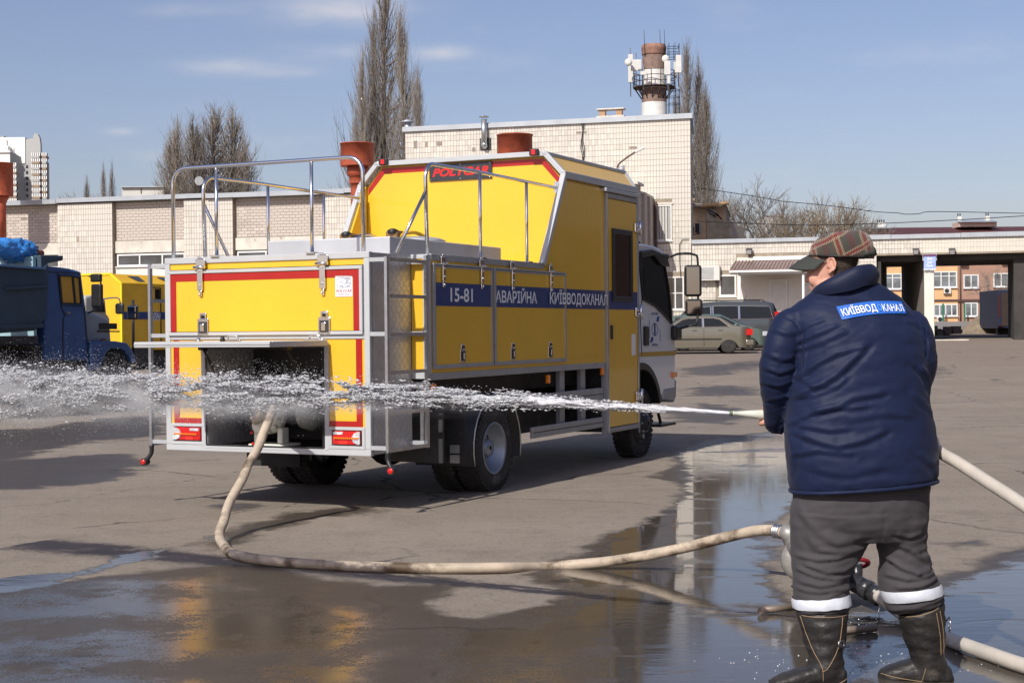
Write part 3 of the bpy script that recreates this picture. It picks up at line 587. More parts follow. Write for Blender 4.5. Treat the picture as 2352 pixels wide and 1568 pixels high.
for x_ in (.1, 1.0):
    for j in range(3): obj('brick', MB().box(x_, x_ + .32, 0, .3, j * .1 - .02, j * .1 + .075), bk, ph)
obj('slab', MB().box(-.05, 1.45, -.1, .5, .28, .36), concr, ph, .03); obj('kerb', MB().box(-.05, 1.45, -.05, .4, -.3, -.03), concr, ph)
# chimney
cxp = at(1503, 265, 98); chm = thing('brick_chimney', 'round brick chimney banded brown and white with phone antennas on a railed gallery', 'chimney', (cxp.x, cxp.y, 0))
def zof(y, Y=98, x=1503): return at(x, y, Y).z
bb = mat('brown_brick_band', (.22, .15, .12), .85, var=.25, vs=3, dirt=((.14, .09, .075), 2, .6), bump=.3, bs=6); wb = mat('white_brick_band', (.66, .65, .62), .8, var=.1, vs=3, dirt=((.40, .30, .24), 2.5, .66), bump=.2, bs=6)
R1 = 29 / FPX * 98; R0_ = 26 / FPX * 98
zz = [zof(y) for y in (266, 237, 205, 161, 129, 112, 104)]
obj('white_band', MB().lathe([(0, R1 * 1.25), (zz[0] - 2, R1 * 1.05), (zz[1], R1)], axis='z', cap=False), wb, chm)
obj('brown_band', MB().lathe([(zz[1], R1 * .995), (zz[2], R1 * .97)], axis='z', cap=False), bb, chm)
obj('white_band', MB().lathe([(zz[2], R1 * .965), (zz[3], R1 * .93)], axis='z', cap=False), wb, chm)
obj('brown_band', MB().lathe([(zz[3], R1 * .92), (zz[4], R1 * .9)], axis='z', cap=False), bb, chm)
obj('crown', MB().lathe([(zz[4], R1 * .9), (zz[4] + .1, R1 * .96), (zz[4] + .35, R1 * .96), (zz[4] + .4, R1 * .99), (zz[5] + .1, R1 * .99), (zz[5] + .15, R1 * .93), (zz[6], R1 * .93), (zz[6], R1 * .75), (zz[6] - .3, R1 * .7)], axis='z'), mat('crown_brick', (.26, .145, .105), .85, var=.3, vs=3, bump=.3, bs=6), chm)
ss_ = MB()
for a in np.linspace(0, 2 * pi, 14, endpoint=False):
    for zq in np.arange(zz[1] + .2, zz[4], .5): pass
gal = MB(); zg = zof(203); rg = 48 / FPX * 98
gal.lathe([(zg, R1 * .98), (zg, rg), (zg + .06, rg), (zg + .06, R1 * .98)], axis='z', seg=28, cap=False)
for k in range(14):
    a = 2 * pi * k / 14; c, s_ = math.cos(a), math.sin(a); gal.cyl((rg * c, rg * s_, zg), (rg * c, rg * s_, zg + 1.05), .03, seg=5); gal.cyl((R1 * c, R1 * s_, zg - .7), (rg * c * .95, rg * s_ * .95, zg), .035, seg=5)
for h_ in (.35, .7, 1.05):
    ring = [(rg * math.cos(a), rg * math.sin(a), zg + h_) for a in np.linspace(0, 2 * pi, 29)]; gal.tube(ring, .025, 5)
obj('gallery', gal, mat('rusted_gallery_steel', (.06, .035, .028), .7, var=.3, vs=4), chm)
ant = [(-50, 178, 225, 148), (-40, 158, 178, 130), (56, 150, 190, 130), (29, 150, 190, 140), (50, 172, 200, 170)]
for i, (dx, a, b, c) in enumerate(((-54, 122, 205, .16), (-43, 138, 182, .34), (-28, 168, 195, .2), (26, 145, 195, .2), (29, 150, 215, .1), (54, 128, 186, .18), (48, 140, 196, .1))):
    x_ = dx / FPX * 98; yy = -math.sqrt(max(0, rg * rg - x_ * x_)) - .1 if i not in (5,) else -.6
    z1, z0 = zof(a + 4), zof(b - 4)
    p = obj('panel_antenna', MB().box(x_ - c, x_ + c, yy - .12, yy, z0 + .3, z1), plasticw, chm, .03); obj('mast', MB().cyl((x_, yy + .06, z0 - .6), (x_, yy + .06, z1 + .45), .035, seg=6), galv, p)
for dx, y, r_ in ((-62, 151, .24), (22, 144, .24)):
    x_ = dx / FPX * 98; obj('dish_antenna', MB().lathe([(-rg * .9 - .1, .02), (-rg * .9 - .12, r_), (-rg * .9 + .1, r_ * .9), (-rg * .9 + .15, .03)], c=(x_, 0, zof(y)), axis='y', seg=18), plasticw, chm)
obj('relay_box', MB().box(1.25, 1.65, -1.1, -.8, zof(174), zof(159)), plasticw, chm)
for dx in (-22, 14, 24): obj('lightning_rod', MB().cyl((dx / FPX * 98, -.5, zof(132)), (dx / FPX * 98 - .05, -.5, zof(72)), .03, .012, seg=5), black, chm)
lc = MB()
for zq in list(np.arange(zof(135), zof(101), .35)) + list(np.arange(zof(240), zof(206), .45)):
    ring = [(R1 * .93 + .45 + .45 * math.cos(a), .45 * math.sin(a), zq) for a in np.linspace(-pi * .75, pi * .75, 9)]; lc.tube(ring, .02, 4)
for a in np.linspace(-2.2, 2.2, 6):
    lc.cyl((R1 * .93 + .45 + .45 * math.cos(a), .45 * math.sin(a), zof(135)), (R1 * .93 + .45 + .45 * math.cos(a), .45 * math.sin(a), zof(101)), .018, seg=4)
    lc.cyl((R1 * .93 + .45 + .45 * math.cos(a), .45 * math.sin(a), zof(262)), (R1 * .93 + .45 + .45 * math.cos(a), .45 * math.sin(a), zof(206)), .018, seg=4)
obj('ladder_cage', lc, mat('ladder_steel', (.04, .05, .07), .6), chm, kind='stuff')
# street lamp rising behind the cabin roof, loudspeaker on left roof, wires
Yl = 60; p0 = at(1418, 390, Yl)
sl_ = thing('street_lamp', 'curved arm street lamp with flat grey head just above the cabin roof', 'street lamp', (p0.x, p0.y, 0))
zb = p0.z; obj('pole', MB().cyl((0, 0, .4), (0, 0, zb), .09, .07), rust, sl_)
q1 = at(1440, 362, Yl) - Vector((p0.x, p0.y, 0)); q2 = at(1458, 350, Yl) - Vector((p0.x, p0.y, 0)); q3 = at(1480, 339, Yl) - Vector((p0.x, p0.y, 0))
obj('arm', MB().tube([(0, 0, zb), (.06, 0, zb + .22), tuple(q1), tuple(q2)], .035, 8, sub=5), pipem, sl_)
obj('lamp_head', MB().bar(q2, q3, .2, .09), plasticw, sl_, .02)
obj('horn_speaker', MB().lathe([(-.22, .05), (-.1, .09), (.08, .17), (.085, .15)], c=(.2, 0, zb + .02), axis='x', seg=16), aludk, sl_)
hp = at(460, 431, 80); hs_ = thing('loudspeaker', 'round grey horn loudspeaker standing on the coping of the left roof', 'loudspeaker', (hp.x, hp.y, 9.1))
obj('horn', MB().lathe([(-.3, .23), (-.28, .24), (-.1, .09), (.12, .05)], c=(0, 0, .27), axis='y', seg=20), aludk, hs_); obj('cone', MB().lathe([(-.24, .02), (-.26, .06), (-.1, .07)], c=(0, 0, .27), axis='y', seg=12), plasticw, hs_); obj('stand', MB().box(-.03, .03, -.03, .03, -.1, .2), dkmetal, hs_)

# --- cameras-right background: brown apartment/office building behind the gateway
BY = 150; ob = at(1176, 745, BY); bu = Vector((1, -.02, 0)).normalized()
zgb = 1.75
officeg = mat('pale_reflection_glass', (.16, .18, .19), .08, spec=.6, var=.6, vs=.7)  # reflection on the panes is put into the pale base colour
bld = thing('office_building', 'brown and orange rendered building with white windows seen through the gateway', 'building', (0, BY, 0))
def bx(px): return (px - 1176) / FPX * BY
def bz(py, px=2200): return at(px, py, BY).z
rb = mat('brown_render', (.36, .215, .155), .85, var=.08, vs=.5); ro = mat('orange_render', (.66, .40, .20), .85, var=.06, vs=.5); rdk = mat('dark_brown_band', (.09, .05, .045), .8)
wr = obj('wall', MB().box(bx(1985), bx(2460), 0, 10, .8, bz(548)), rb, bld)
for a, b in ((2071 - 75, 2071), (2143, 2200)):
    for c, d in ((620, 672.5) if False else (612, 688), (693, 741)): obj('orange_bay', MB().box(bx(a), bx(b), -.12, 0, max(.9, bz(d)), bz(c)), ro, bld)
obj('floor_band', MB().box(bx(2145), bx(2460), -.16, -.0, bz(693), bz(687.5)), rdk, bld)
for (a, b, c, d, nm, rows) in ((2008, 2071, 627, 663, 3, (.72,)), (2143, 2198, 623, 660, 3, (.7,)), (2144, 2199, 698, 726, 4, ()), (2213.5, 2248.5, 631, 662, 2, ()), (2282, 2318.5, 628, 660, 2, ()), (2216, 2246, 695, 727, 2, ()), (2286, 2318, 693, 724, 2, ()), (2340, 2375, 628, 662, 2, ())):
    dd = -.12 if b < 2205 else 0; window(bld, bx(a), bx(b), bz(d), bz(c), dd - .13, nm=nm, rows=rows, fw=.11, recess=.10, glass=officeg)
obj('downpipe', MB().cyl((bx(2206), -.12, 1), (bx(2206), -.12, bz(560)), .07), pipem, bld)
for px in (2158, 2207, 2256): tag(obj('green_post', MB().box(bx(px) - .07, bx(px) + .07, BY - 1.4, BY - 1.26, 1.2, bz(697)), mat('green_paint', (.02, .16, .08), .5)), {2158: 'slim green post in front of the lower orange bay', 2207: 'slim green post below the brown downpipe', 2256: 'slim green post between the two lower right windows'}[px], 'post', 'green posts before the brown building')
for (px, py, l) in ((2166, 674, 'air conditioner under the upper orange bay window'), (2205.5, 609, 'air conditioner high beside the brown downpipe'), (2299, 605, 'air conditioner high at the right near the dark column'), (2150, 739, 'air conditioner at the foot of the orange bay')):
    ac_unit(Vector((bx(px), BY - .14, bz(py))), Vector((1, 0, 0)), None, 16.5 / FPX * BY, .52, .3, l, grp='outdoor air conditioners on the brown building')
# its sheet roof with dormers
obj('eaves', MB().box(bx(1985), bx(2470), -.6, 0, bz(545), bz(540)), rdk, bld)
rf = MB(); zr0, zr1 = bz(541), bz(516)
rf.add([(bx(1985), -.7, zr0), (bx(2480), -.7, zr0), (bx(2480), 5, zr1), (bx(2015), 5, zr1)], [(0, 1, 2, 3)]); obj('roof', rf, roofm, bld)
rr = MB()
for px in np.arange(2012, 2475, 4.2): rr.bar((bx(px - 1), -.72, zr0 + .05), (bx(px + 1.5), 5, zr1 + .05), .1, .09)
obj('roof_rib', rr, roofm, bld, kind='stuff')
for (a, b, yt, yb, chs) in ((2013, 2055, 512, 526, (2040, 2050)), (2219, 2306, 499, 515, (2229, 2295))):
    obj('dormer', MB().box(bx(a), bx(b), 2, 4.5, bz(yb + 3), bz(yt + 7)), mat('pink_render', (.60, .45, .37), .8), bld)
    obj('dormer_roof', MB().add([(bx(a - 3), 1.4, bz(yt + 9)), (bx(b + 3), 1.4, bz(yt + 9)), (bx(b), 4, bz(yt)), (bx(a), 4, bz(yt))], [(0, 1, 2, 3)]), coping, bld)
    for c in chs:
        ch = obj('roof_chimney', MB().box(bx(c) - .18, bx(c) + .22, 3.4, 3.9, bz(yt + 2), bz(yt - 8)), plasticw, bld); k = MB()
        for d_ in (-.1, .12): k.cyl((bx(c) + d_, 3.6, bz(yt - 8)), (bx(c) + d_, 3.6, bz(yt - 15)), .06, seg=6)
        obj('chimney_pot', k, dkmetal, ch)
# heap, kerb stone, dome, dark vehicle under the gate
def heap():
    mb = MB(); nx_, ny_ = 60, 40; vs = []
    for j in range(ny_ + 1):
        for i in range(nx_ + 1):
            x_ = i / nx_ * 9 - 4.5; y_ = j / ny_ * 7 - 3.5; r_ = math.sqrt((x_ / 4.5) ** 2 + (y_ / 3.5) ** 2)
            h = max(0, 1 - r_) * 3.0; h += noise.noise(Vector((x_, y_, 0)) * 1.2) * .35 * min(1, h) + noise.noise(Vector((x_, y_, 3)) * 4) * .12 * min(1, h)
            vs.append((x_, y_, h - .05))
    mb.add(vs, [(j * (nx_ + 1) + i, j * (nx_ + 1) + i + 1, (j + 1) * (nx_ + 1) + i + 1, (j + 1) * (nx_ + 1) + i) for j in range(ny_) for i in range(nx_)], True)
    o = tag(obj('earth_heap', mb, mat('earth', (.21, .165, .115), .95, var=.3, vs=1.5, dirt=((.34, .28, .19), 1.8, .6), bump=.5, bs=8)), 'brown heap of earth piled behind the gateway beside the parked blue truck', 'earth heap')
    p = at(2338, 777, 92); o.location = (p.x, 92, .75); o.scale = (.9, .9, 1.0)
heap()
p = at(2188, 770, 95); dm = tag(obj('concrete_dome', MB().ball((0, 0, 0), (.34, .34, .3), 20, 12), mat('yellow_dome', (.60, .50, .27), .7, var=.15, vs=3)), 'small yellowish concrete dome on the grey apron behind the gate', 'bollard'); dm.location = (p.x, 95, gz(95))
rub = MB()
for k in range(26): c = Vector((random.gauss(0, .5), random.gauss(0, .3), random.uniform(0, .35))); s_ = random.uniform(.08, .24); rub.box(c.x - s_, c.x + s_, c.y - s_, c.y + s_, c.z - s_, c.z + s_)
p = at(2152, 773, 86); o = obj('rubble_pile', rub, mat('rubble', (.14, .115, .10), .9, isl=.4)); o.location = (p.x, 86, gz(86) + .0); o['kind'] = 'stuff'; tag(o, 'small dark pile of rubble beside the gateway pillar', 'rubble'); o.pop('category', None); o['category'] = 'rubble'
gv = obj('gravel_apron', MB().add([(bx(1985) * .8, 104, gz(104) + .02), (bx(2500), 104, gz(104) + .02), (bx(2500) * 1.2, BY - .5, gz(BY) + .03), (bx(1985), BY - .5, gz(BY) + .03)], [(0, 1, 2, 3)]), mat('grey_gravel', (.22, .20, .185), .95, var=.25, vs=3, bump=.5, bs=14)); gv['kind'] = 'structure'
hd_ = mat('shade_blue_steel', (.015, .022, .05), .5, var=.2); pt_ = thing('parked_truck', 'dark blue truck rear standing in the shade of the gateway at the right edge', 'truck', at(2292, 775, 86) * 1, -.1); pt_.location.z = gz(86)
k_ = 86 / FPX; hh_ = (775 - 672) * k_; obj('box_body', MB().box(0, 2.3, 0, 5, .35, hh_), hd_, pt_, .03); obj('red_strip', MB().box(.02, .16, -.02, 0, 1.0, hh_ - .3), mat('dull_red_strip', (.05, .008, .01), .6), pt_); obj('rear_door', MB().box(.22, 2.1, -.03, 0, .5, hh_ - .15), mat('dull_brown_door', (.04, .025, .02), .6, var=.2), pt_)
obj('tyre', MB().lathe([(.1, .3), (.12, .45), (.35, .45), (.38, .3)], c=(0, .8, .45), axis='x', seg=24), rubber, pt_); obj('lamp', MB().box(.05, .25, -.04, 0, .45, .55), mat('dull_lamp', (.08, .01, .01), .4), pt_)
kb = obj('kerb', MB().box(10, 22, 90.0, 90.3, gz(90) - .1, gz(90) + .28), concr); kb['kind'] = 'structure'

# ------------------------------------------------------------------ far flats on the left
def far_flats():
    Y = 340.; k = Y / FPX
    def X(px, dy=0): return (px - 1176) / FPX * (Y + dy)
    def Z(py): return at(60, py, Y).z
    t = thing('apartment_block', 'tall white block of flats with stepped gable and glazed balconies behind the left wall', 'apartment building', (0, Y, 0))
    wm = mat('white_flat_render', (.78, .77, .73), .8, var=.04, vs=.2); gm = mat('shaded_flat_side', (.40, .40, .39), .85, var=.06, vs=.2, ); bm = mat('brown_balcony', (.30, .22, .16), .8)  # shade of the side walls is put into their grey base colour
    obj('front_wall', MB().box(X(-60), X(50), 0, 1.5, 0, Z(375)).box(X(-60), X(30), -2, 0, 0, Z(337)), wm, t)
    obj('upper_wall', MB().box(X(-60), X(62), .2, 1.6, Z(375), Z(315)), wm, t)
    obj('lower_wing', MB().box(X(-60), X(38), -3, 0, 0, Z(352)).box(X(-60), X(40), -3.4, 0, Z(354), Z(350)), wm, t)
    # shaded side with balconies, running away to the right
    def side(pa, ya, pb, yb, ztop, nm='side_wall'):
        return obj(nm, MB().add([(X(pa), ya, 0), (pb[0] * 0 + X(pb[0]) * (1 + yb / Y), yb, 0), (X(pb[0]) * (1 + yb / Y), yb, Z(pb[1]) * 1), (X(pa), ya, ztop)], [(0, 1, 2, 3)]), gm, t)
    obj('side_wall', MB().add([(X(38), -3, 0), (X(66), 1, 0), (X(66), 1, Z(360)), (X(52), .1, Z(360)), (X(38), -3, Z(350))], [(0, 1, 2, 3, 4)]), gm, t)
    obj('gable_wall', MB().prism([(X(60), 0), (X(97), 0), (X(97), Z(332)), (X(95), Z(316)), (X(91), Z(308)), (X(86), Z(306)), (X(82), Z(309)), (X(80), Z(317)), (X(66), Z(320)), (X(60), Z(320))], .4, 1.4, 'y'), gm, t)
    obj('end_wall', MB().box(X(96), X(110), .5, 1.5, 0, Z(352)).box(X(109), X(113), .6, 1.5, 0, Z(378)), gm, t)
    for j in range(9):
        y0 = 352 + j * 13.4
        for (a, b, dy, w) in ((80, 97, .2, 2), (103, 112, .3, 1), (38, 54, -3.3, 2)):
            if a == 38 and j < 2: continue
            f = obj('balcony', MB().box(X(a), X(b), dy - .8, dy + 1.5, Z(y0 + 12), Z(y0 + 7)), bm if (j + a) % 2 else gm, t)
            g = MB(); obj('balcony_glazing', MB().box(X(a) + .1, X(b) - .1, dy - .6, dy + 1, Z(y0 + 7), Z(y0 - .5)), glassw, f)
            for q in range(w * 2 + 1): c = X(a) + (X(b) - X(a)) * q / (w * 2); g.box(c - .12, c + .12, dy - .75, dy - .55, Z(y0 + 7), Z(y0 - .5))
            obj('glazing_bar', g, wm, f)
        if j > 1:
            w_ = obj('balcony', MB().box(X(26), X(35), -3.8, -2.9, Z(y0 + 12), Z(y0 + 7)), bm, t); obj('balcony_glazing', MB().box(X(27), X(34), -3.3, -2.9, Z(y0 + 7), Z(y0)), frame_w, w_)
            s_ = obj('window', MB().box(X(63), X(68), .3, .39, Z(y0 + 7), Z(y0)), glassw, t)
    rt = MB(); rt.cyl((X(6), 1, Z(345)), (X(6), 1, Z(340)), .8); rt.box(X(-3), X(4), 3, 6, Z(315), Z(308)); rt.box(X(20), X(22), 0, 1, Z(337), Z(322)); rt.box(X(36), X(37), 0, 1, Z(350), Z(340)); obj('roof_duct', rt, gm, t)
far_flats()
def slab(lbl, x0, x1, yt, yb, Y, extra=None, m=None):
    k = Y / FPX; t = thing('distant_building', lbl, 'building', (0, Y, 0))
    obj('wall', MB().box((x0 - 1176) * k, (x1 - 1176) * k, 0, 10, 0, at(x0, yt, Y).z), m or mat('faded_white_wall', (.55, .54, .50), .85, var=.1, vs=.3), t)
    obj('roof_edge', MB().box((x0 - 1177) * k, (x1 - 1175) * k, -.3, 10, at(x0, yt, Y).z, at(x0, yt - 2, Y).z), coping, t)
    obj('window', MB().box((x0 + .45 * (x1 - x0) - 1176) * k, (x0 + .47 * (x1 - x0) - 1176) * k, -.05, 0, at(x0, yb, Y).z, at(x0, yt + 2, Y).z), dkmetal, t); return t
slab('flat white rooftop block just left of the bare poplars on the left', 284, 380, 431, 445, 150)
slab('white flats half hidden behind the bare trees above the low roof', 1762, 1800, 496, 548, 260)
# half-ruined brick house between tall block and trees
def ruin():
    Y = 105.; k = Y / FPX; t = thing('ruined_house', 'dilapidated brick house with broken sheet roof in the gap right of the tall block', 'house', (0, Y, 0))
    X = lambda px: (px - 1176) * k; Z = lambda py: at(1650, py, Y).z
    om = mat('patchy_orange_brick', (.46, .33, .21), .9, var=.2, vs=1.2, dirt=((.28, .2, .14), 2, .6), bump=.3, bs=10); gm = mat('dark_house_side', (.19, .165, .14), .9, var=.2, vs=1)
    obj('wall', MB().box(X(1575), X(1670), 0, 4, 0, Z(474)), om, t)
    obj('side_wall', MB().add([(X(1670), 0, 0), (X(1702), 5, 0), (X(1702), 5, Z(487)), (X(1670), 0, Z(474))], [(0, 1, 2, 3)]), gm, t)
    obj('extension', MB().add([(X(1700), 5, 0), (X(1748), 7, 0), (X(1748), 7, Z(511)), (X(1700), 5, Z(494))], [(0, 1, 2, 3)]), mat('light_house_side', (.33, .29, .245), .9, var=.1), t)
    obj('roof', MB().add([(X(1585), -.8, Z(476)), (X(1672), -.8, Z(471)), (X(1655), 3, Z(462)), (X(1590), 3, Z(456))], [(0, 1, 2, 3)]).add([(X(1668), -.5, Z(471)), (X(1706), 5, Z(487)), (X(1702), 7, Z(484)), (X(1665), 1, Z(468))], [(0, 1, 2, 3)]), mat('broken_roof_sheet', (.26, .20, .14), .85, var=.3, vs=1.5), t)
    obj('gutter', MB().cyl((X(1612), -.9, Z(474)), (X(1672), -.9, Z(469)), .14), mat('ochre_gutter', (.42, .28, .15), .7), t)
    w = obj('window', MB().box(X(1630), X(1646), -.06, 0, Z(508), Z(480)), glassw, t); obj('frame', MB().box(X(1628), X(1630), -.1, 0, Z(508), Z(480)).box(X(1637.5), X(1638.5), -.1, 0, Z(508), Z(480)).box(X(1628), X(1648), -.1, 0, Z(482), Z(480)), mat('green_frame', (.2, .3, .25), .6), w)
    obj('lean_to', MB().add([(X(1617), -1.5, 0), (X(1672), -1.5, 0), (X(1672), -1.5, Z(512)), (X(1640), -1.5, Z(505)), (X(1617), -1.5, Z(490))], [(0, 1, 2, 3, 4)]), mat('charred_planks', (.05, .04, .035), .9, var=.3, vs=3), t)
    obj('chimney', MB().box(X(1596), X(1602), 1, 2, Z(465), Z(452)), om, t)
    for q in range(4): obj('plank', MB().bar((X(1615 + q * 9), -.8, Z(480 + q * 3)), (X(1660 + q * 2), -.8, Z(500 + q * 6)), .08, .08), pipem, t)
ruin()

# ------------------------------------------------------------------ bare trees
bark = mat('bare_bark', (.125, .098, .076), .9, var=.25, vs=.8); twig = mat('poplar_twigs', (.25, .215, .18), .9, isl=.4, var=.15, vs=.2); twig2 = mat('grey_twigs', (.20, .175, .15), .9, isl=.4); twig3 = mat('ochre_twigs', (.25, .19, .125), .9, isl=.35)
def strands(name, lines, m, mat_):     # many thin three-sided branches in one mesh (numpy)
    V = []; Fc = []; o = 0
    for P, R_ in lines:
        n = len(P); T_ = np.gradient(P, axis=0); T_ /= np.linalg.norm(T_, axis=1)[:, None] + 1e-9
        ref = np.array([.37, .81, .2]); A = np.cross(T_, ref); A /= np.linalg.norm(A, axis=1)[:, None] + 1e-9; B = np.cross(T_, A)
        for k in range(3):
            q = 2 * pi * k / 3; V.append(P + (A * math.cos(q) + B * math.sin(q)) * R_[:, None])
        idx = np.arange(n - 1)
        for k in range(3):
            k2 = (k + 1) % 3; Fc.append(np.stack([o + k * n + idx, o + k2 * n + idx, o + k2 * n + idx + 1, o + k * n + idx + 1], 1))
        o += 3 * n
    V = np.concatenate(V).astype(np.float32); Fc = np.concatenate(Fc).astype(np.int32)
    me = bpy.data.meshes.new(name); me.vertices.add(len(V)); me.vertices.foreach_set('co', V.ravel()); me.loops.add(Fc.size); me.loops.foreach_set('vertex_index', Fc.ravel())
    me.polygons.add(len(Fc)); me.polygons.foreach_set('loop_start', np.arange(0, Fc.size, 4, dtype=np.int32)); me.update(calc_edges=True); me.materials.append(mat_); return me
def poplar_meshes(seed, H, W, n):
    r = np.random.RandomState(seed); L = []
    tz = np.linspace(0, H * .97, 14); tp = np.stack([np.cumsum(r.normal(0, .06, 14)), np.cumsum(r.normal(0, .06, 14)), tz], 1); tr_ = np.linspace(H * .013, H * .0012, 14)
    def env(z): s = z / H; return W * max(.05, (min(1, (s + .02) / .30)) ** .8 * (max(0, 1 - ((max(s, .3) - .3) / .72) ** 1.5)))
    for i in range(n):
        z0 = H * (.05 + .86 * r.rand() ** 1.1); a = r.rand() * 2 * pi; ln = H * (.10 + .20 * r.rand()) * (1.05 - z0 / H * .6); e = env(min(H, z0 + ln * .7)) * (.25 + 1.0 * r.rand() ** .8)
        p = np.array([np.interp(z0, tz, tp[:, 0]), np.interp(z0, tz, tp[:, 1]), z0]); m = 7; s = np.linspace(0, 1, m)
        out = e * (1 - (1 - s) ** 2.4); P = np.stack([p[0] + math.cos(a) * out + np.cumsum(r.normal(0, .03, m)), p[1] + math.sin(a) * out + np.cumsum(r.normal(0, .03, m)), z0 + ln * s], 1)
        R_ = np.linspace(.0012 * H + .006, .006, m); L.append((P, R_))
        for q in range(7):
            t0 = r.randint(1, m - 1); l2 = ln * (.15 + .3 * r.rand()); a2 = a + r.normal(0, 1.1); k = 4; s2 = np.linspace(0, 1, k)
            P2 = P[t0] + np.stack([math.cos(a2) * l2 * .28 * s2 ** .6 + r.normal(0, .02, k), math.sin(a2) * l2 * .28 * s2 ** .6 + r.normal(0, .02, k), l2 * s2], 1); L.append((P2, np.linspace(.010, .004, k)))
    return strands('poplar_trunk', [(tp, tr_)], None, bark), strands('poplar_crown', L, None, twig)
def bare_meshes(seed, H, mt, spread=1.0, n=3):
    r = np.random.RandomState(seed); L = []; TK = []
    def rec(p, d, ln, rd, dep):
        m = 5; P = [p]; 
        for i in range(m - 1): d = d + r.normal(0, .10, 3) + np.array([0, 0, .03]); d /= np.linalg.norm(d); P.append(P[-1] + d * ln / (m - 1))
        P = np.array(P); (TK if dep < 2 else L).append((P, np.linspace(rd, rd * .62, m)))
        if dep >= 5: return
        k = (3, 3, 4, 4, 4)[dep]
        for q in range(k):
            t0 = r.randint(2, m); v = r.normal(0, 1, 3); v -= v @ d * d; v /= np.linalg.norm(v) + 1e-6; nd = d + v * (.45 + .45 * r.rand()) * spread; nd[2] += .12; nd /= np.linalg.norm(nd)
            rec(P[t0] if q else P[-1], nd if q else d + v * .25, ln * (.62 + .2 * r.rand()), max(.012, rd * .6), dep + 1)
    rec(np.zeros(3), np.array([0, 0, 1.]), H * .30, H * .016, 0)
    return strands('bare_trunk', TK, None, bark), strands('bare_crown', L, None, mt)
POP = [poplar_meshes(11 + i, 30, w, 400) for i, w in enumerate((3.0, 2.3, 3.3))]
BARH = 12.0
BAR = [bare_meshes(31 + i, 12, (twig2, twig2, twig3)[i]) for i in range(3)]
def plant(kind, px, pyt, Y, lbl, H0, nm, grp, k=0, wx=1.0, pyb=None):
    b = at(px, 700, Y); z0 = gz(min(Y, 160)); h = at(px, pyt, Y).z - z0; s = h / (30.2 if kind == 'p' else BZ[k])
    t = thing(nm, lbl, 'tree', (b.x, Y, z0), random.uniform(0, 6.28), grp); ms = (POP if kind == 'p' else BAR)[k]
    for n_, me in zip(('trunk', 'crown'), ms): o = obj(n_, me, None, t); o.scale = (s * wx, s * wx, s)
BZ = [max(v.co.z for v in b[1].vertices) for b in BAR]
g1 = 'bare poplars beyond the buildings'
for (px, pyt, Y, k, wx, l) in (
    (897, -45, 128, 2, 1.3, 'tallest bare poplar, rising out of the top of the picture'), (868, 30, 131, 0, .8, 'slim bare poplar just left of the tallest one'), (928, 20, 126, 1, .95, 'bare poplar hard against the right side of the tallest one'),
    (841, 118, 126, 0, .75, 'shorter bare poplar leaning on the left of the tall group'), (822, 258, 128, 1, .7, 'smallest poplar at the left foot of the tall group'), (963, 165, 124, 1, .9, 'lower bare poplar right of the tallest one above the roof corner'),
    (498, 250, 150, 2, 2.4, 'broad bare poplar, highest of the left clump'), (532, 252, 152, 0, 2.2, 'bare poplar second from the right in the left clump'), (449, 272, 149, 1, 2.3, 'narrow bare poplar in the middle of the left clump'),
    (418, 282, 151, 0, 1.9, 'bare poplar near the left of the left clump'), (397, 320, 152, 1, 1.9, 'outermost bare poplar on the left of the left clump'), (566, 330, 151, 1, 1.9, 'low bare poplar on the right end of the left clump'), (475, 300, 155, 0, 1, 'bare poplar behind the middle of the left clump'),
    (241, 380, 210, 1, .6, 'left one of two thin distant poplars above the brick wall'), (262, 380, 212, 0, .6, 'right one of two thin distant poplars above the brick wall'),
    (203, 410, 200, 1, .8, 'small distant poplar above the first tiled pier'), (1582, 104, 140, 2, .95, 'tall bare poplar directly right of the antenna chimney'), (1608, 140, 142, 0, 1.0, 'bare poplar right behind the tall one beside the chimney'), (1624, 205, 138, 1, 1.2, 'rightmost and lowest of the poplars beside the chimney'), (1556, 215, 143, 0, .7, 'thin poplar half behind the antenna chimney')):
    plant('p', px, pyt, Y, l, 30, 'bare_poplar', g1, k, wx)
g2 = 'bare broadleaf trees behind the low roof'
for i, (px, pyt, Y, k, wx, l) in enumerate((
    (1668, 408, 125, 0, 1.0, 'bare tree with wide crown right beside the poplars'), (1702, 400, 122, 1, 1.05, 'bare tree rising above the ruined house'), (1738, 420, 130, 0, 1, 'bare tree behind the dark end of the ruined house'), (1762, 445, 120, 1, 1, 'bare tree in front of the half hidden white flats'),
    (1795, 462, 124, 0, 1, 'thin bare tree right of the half hidden white flats'), (1832, 455, 115, 2, 1, 'ochre-tinged bare tree left of the plaid cap'), (1868, 440, 117, 1, 1, 'bare tree with a nest-like clump above the cap peak'), (1897, 428, 116, 2, 1.1, 'tallest ochre-tinged bare tree above the plaid cap'),
    (1930, 458, 120, 0, 1, 'bare tree directly above the plaid cap'), (1965, 480, 124, 1, 1, 'bare tree right of the plaid cap above the coping'), (2003, 492, 130, 0, 1, 'last small bare tree before the sheet roof'),
    (2310, 600, 108, 1, 1.1, 'bare sapling behind the earth heap under the gate'), (145, 428, 190, 0, 1.2, 'low bare tree above the left brick bay'), (178, 436, 192, 1, 1.2, 'low bare tree left of the small distant poplar'), (222, 425, 195, 0, 1.1, 'low bare tree between the distant poplars and the flats'), (48, 440, 150, 2, 1.3, 'brownish bushy tree at the foot of the white flats'))):
    plant('b', px, pyt, Y, l, 17.0, 'bare_tree', g2, k, wx)
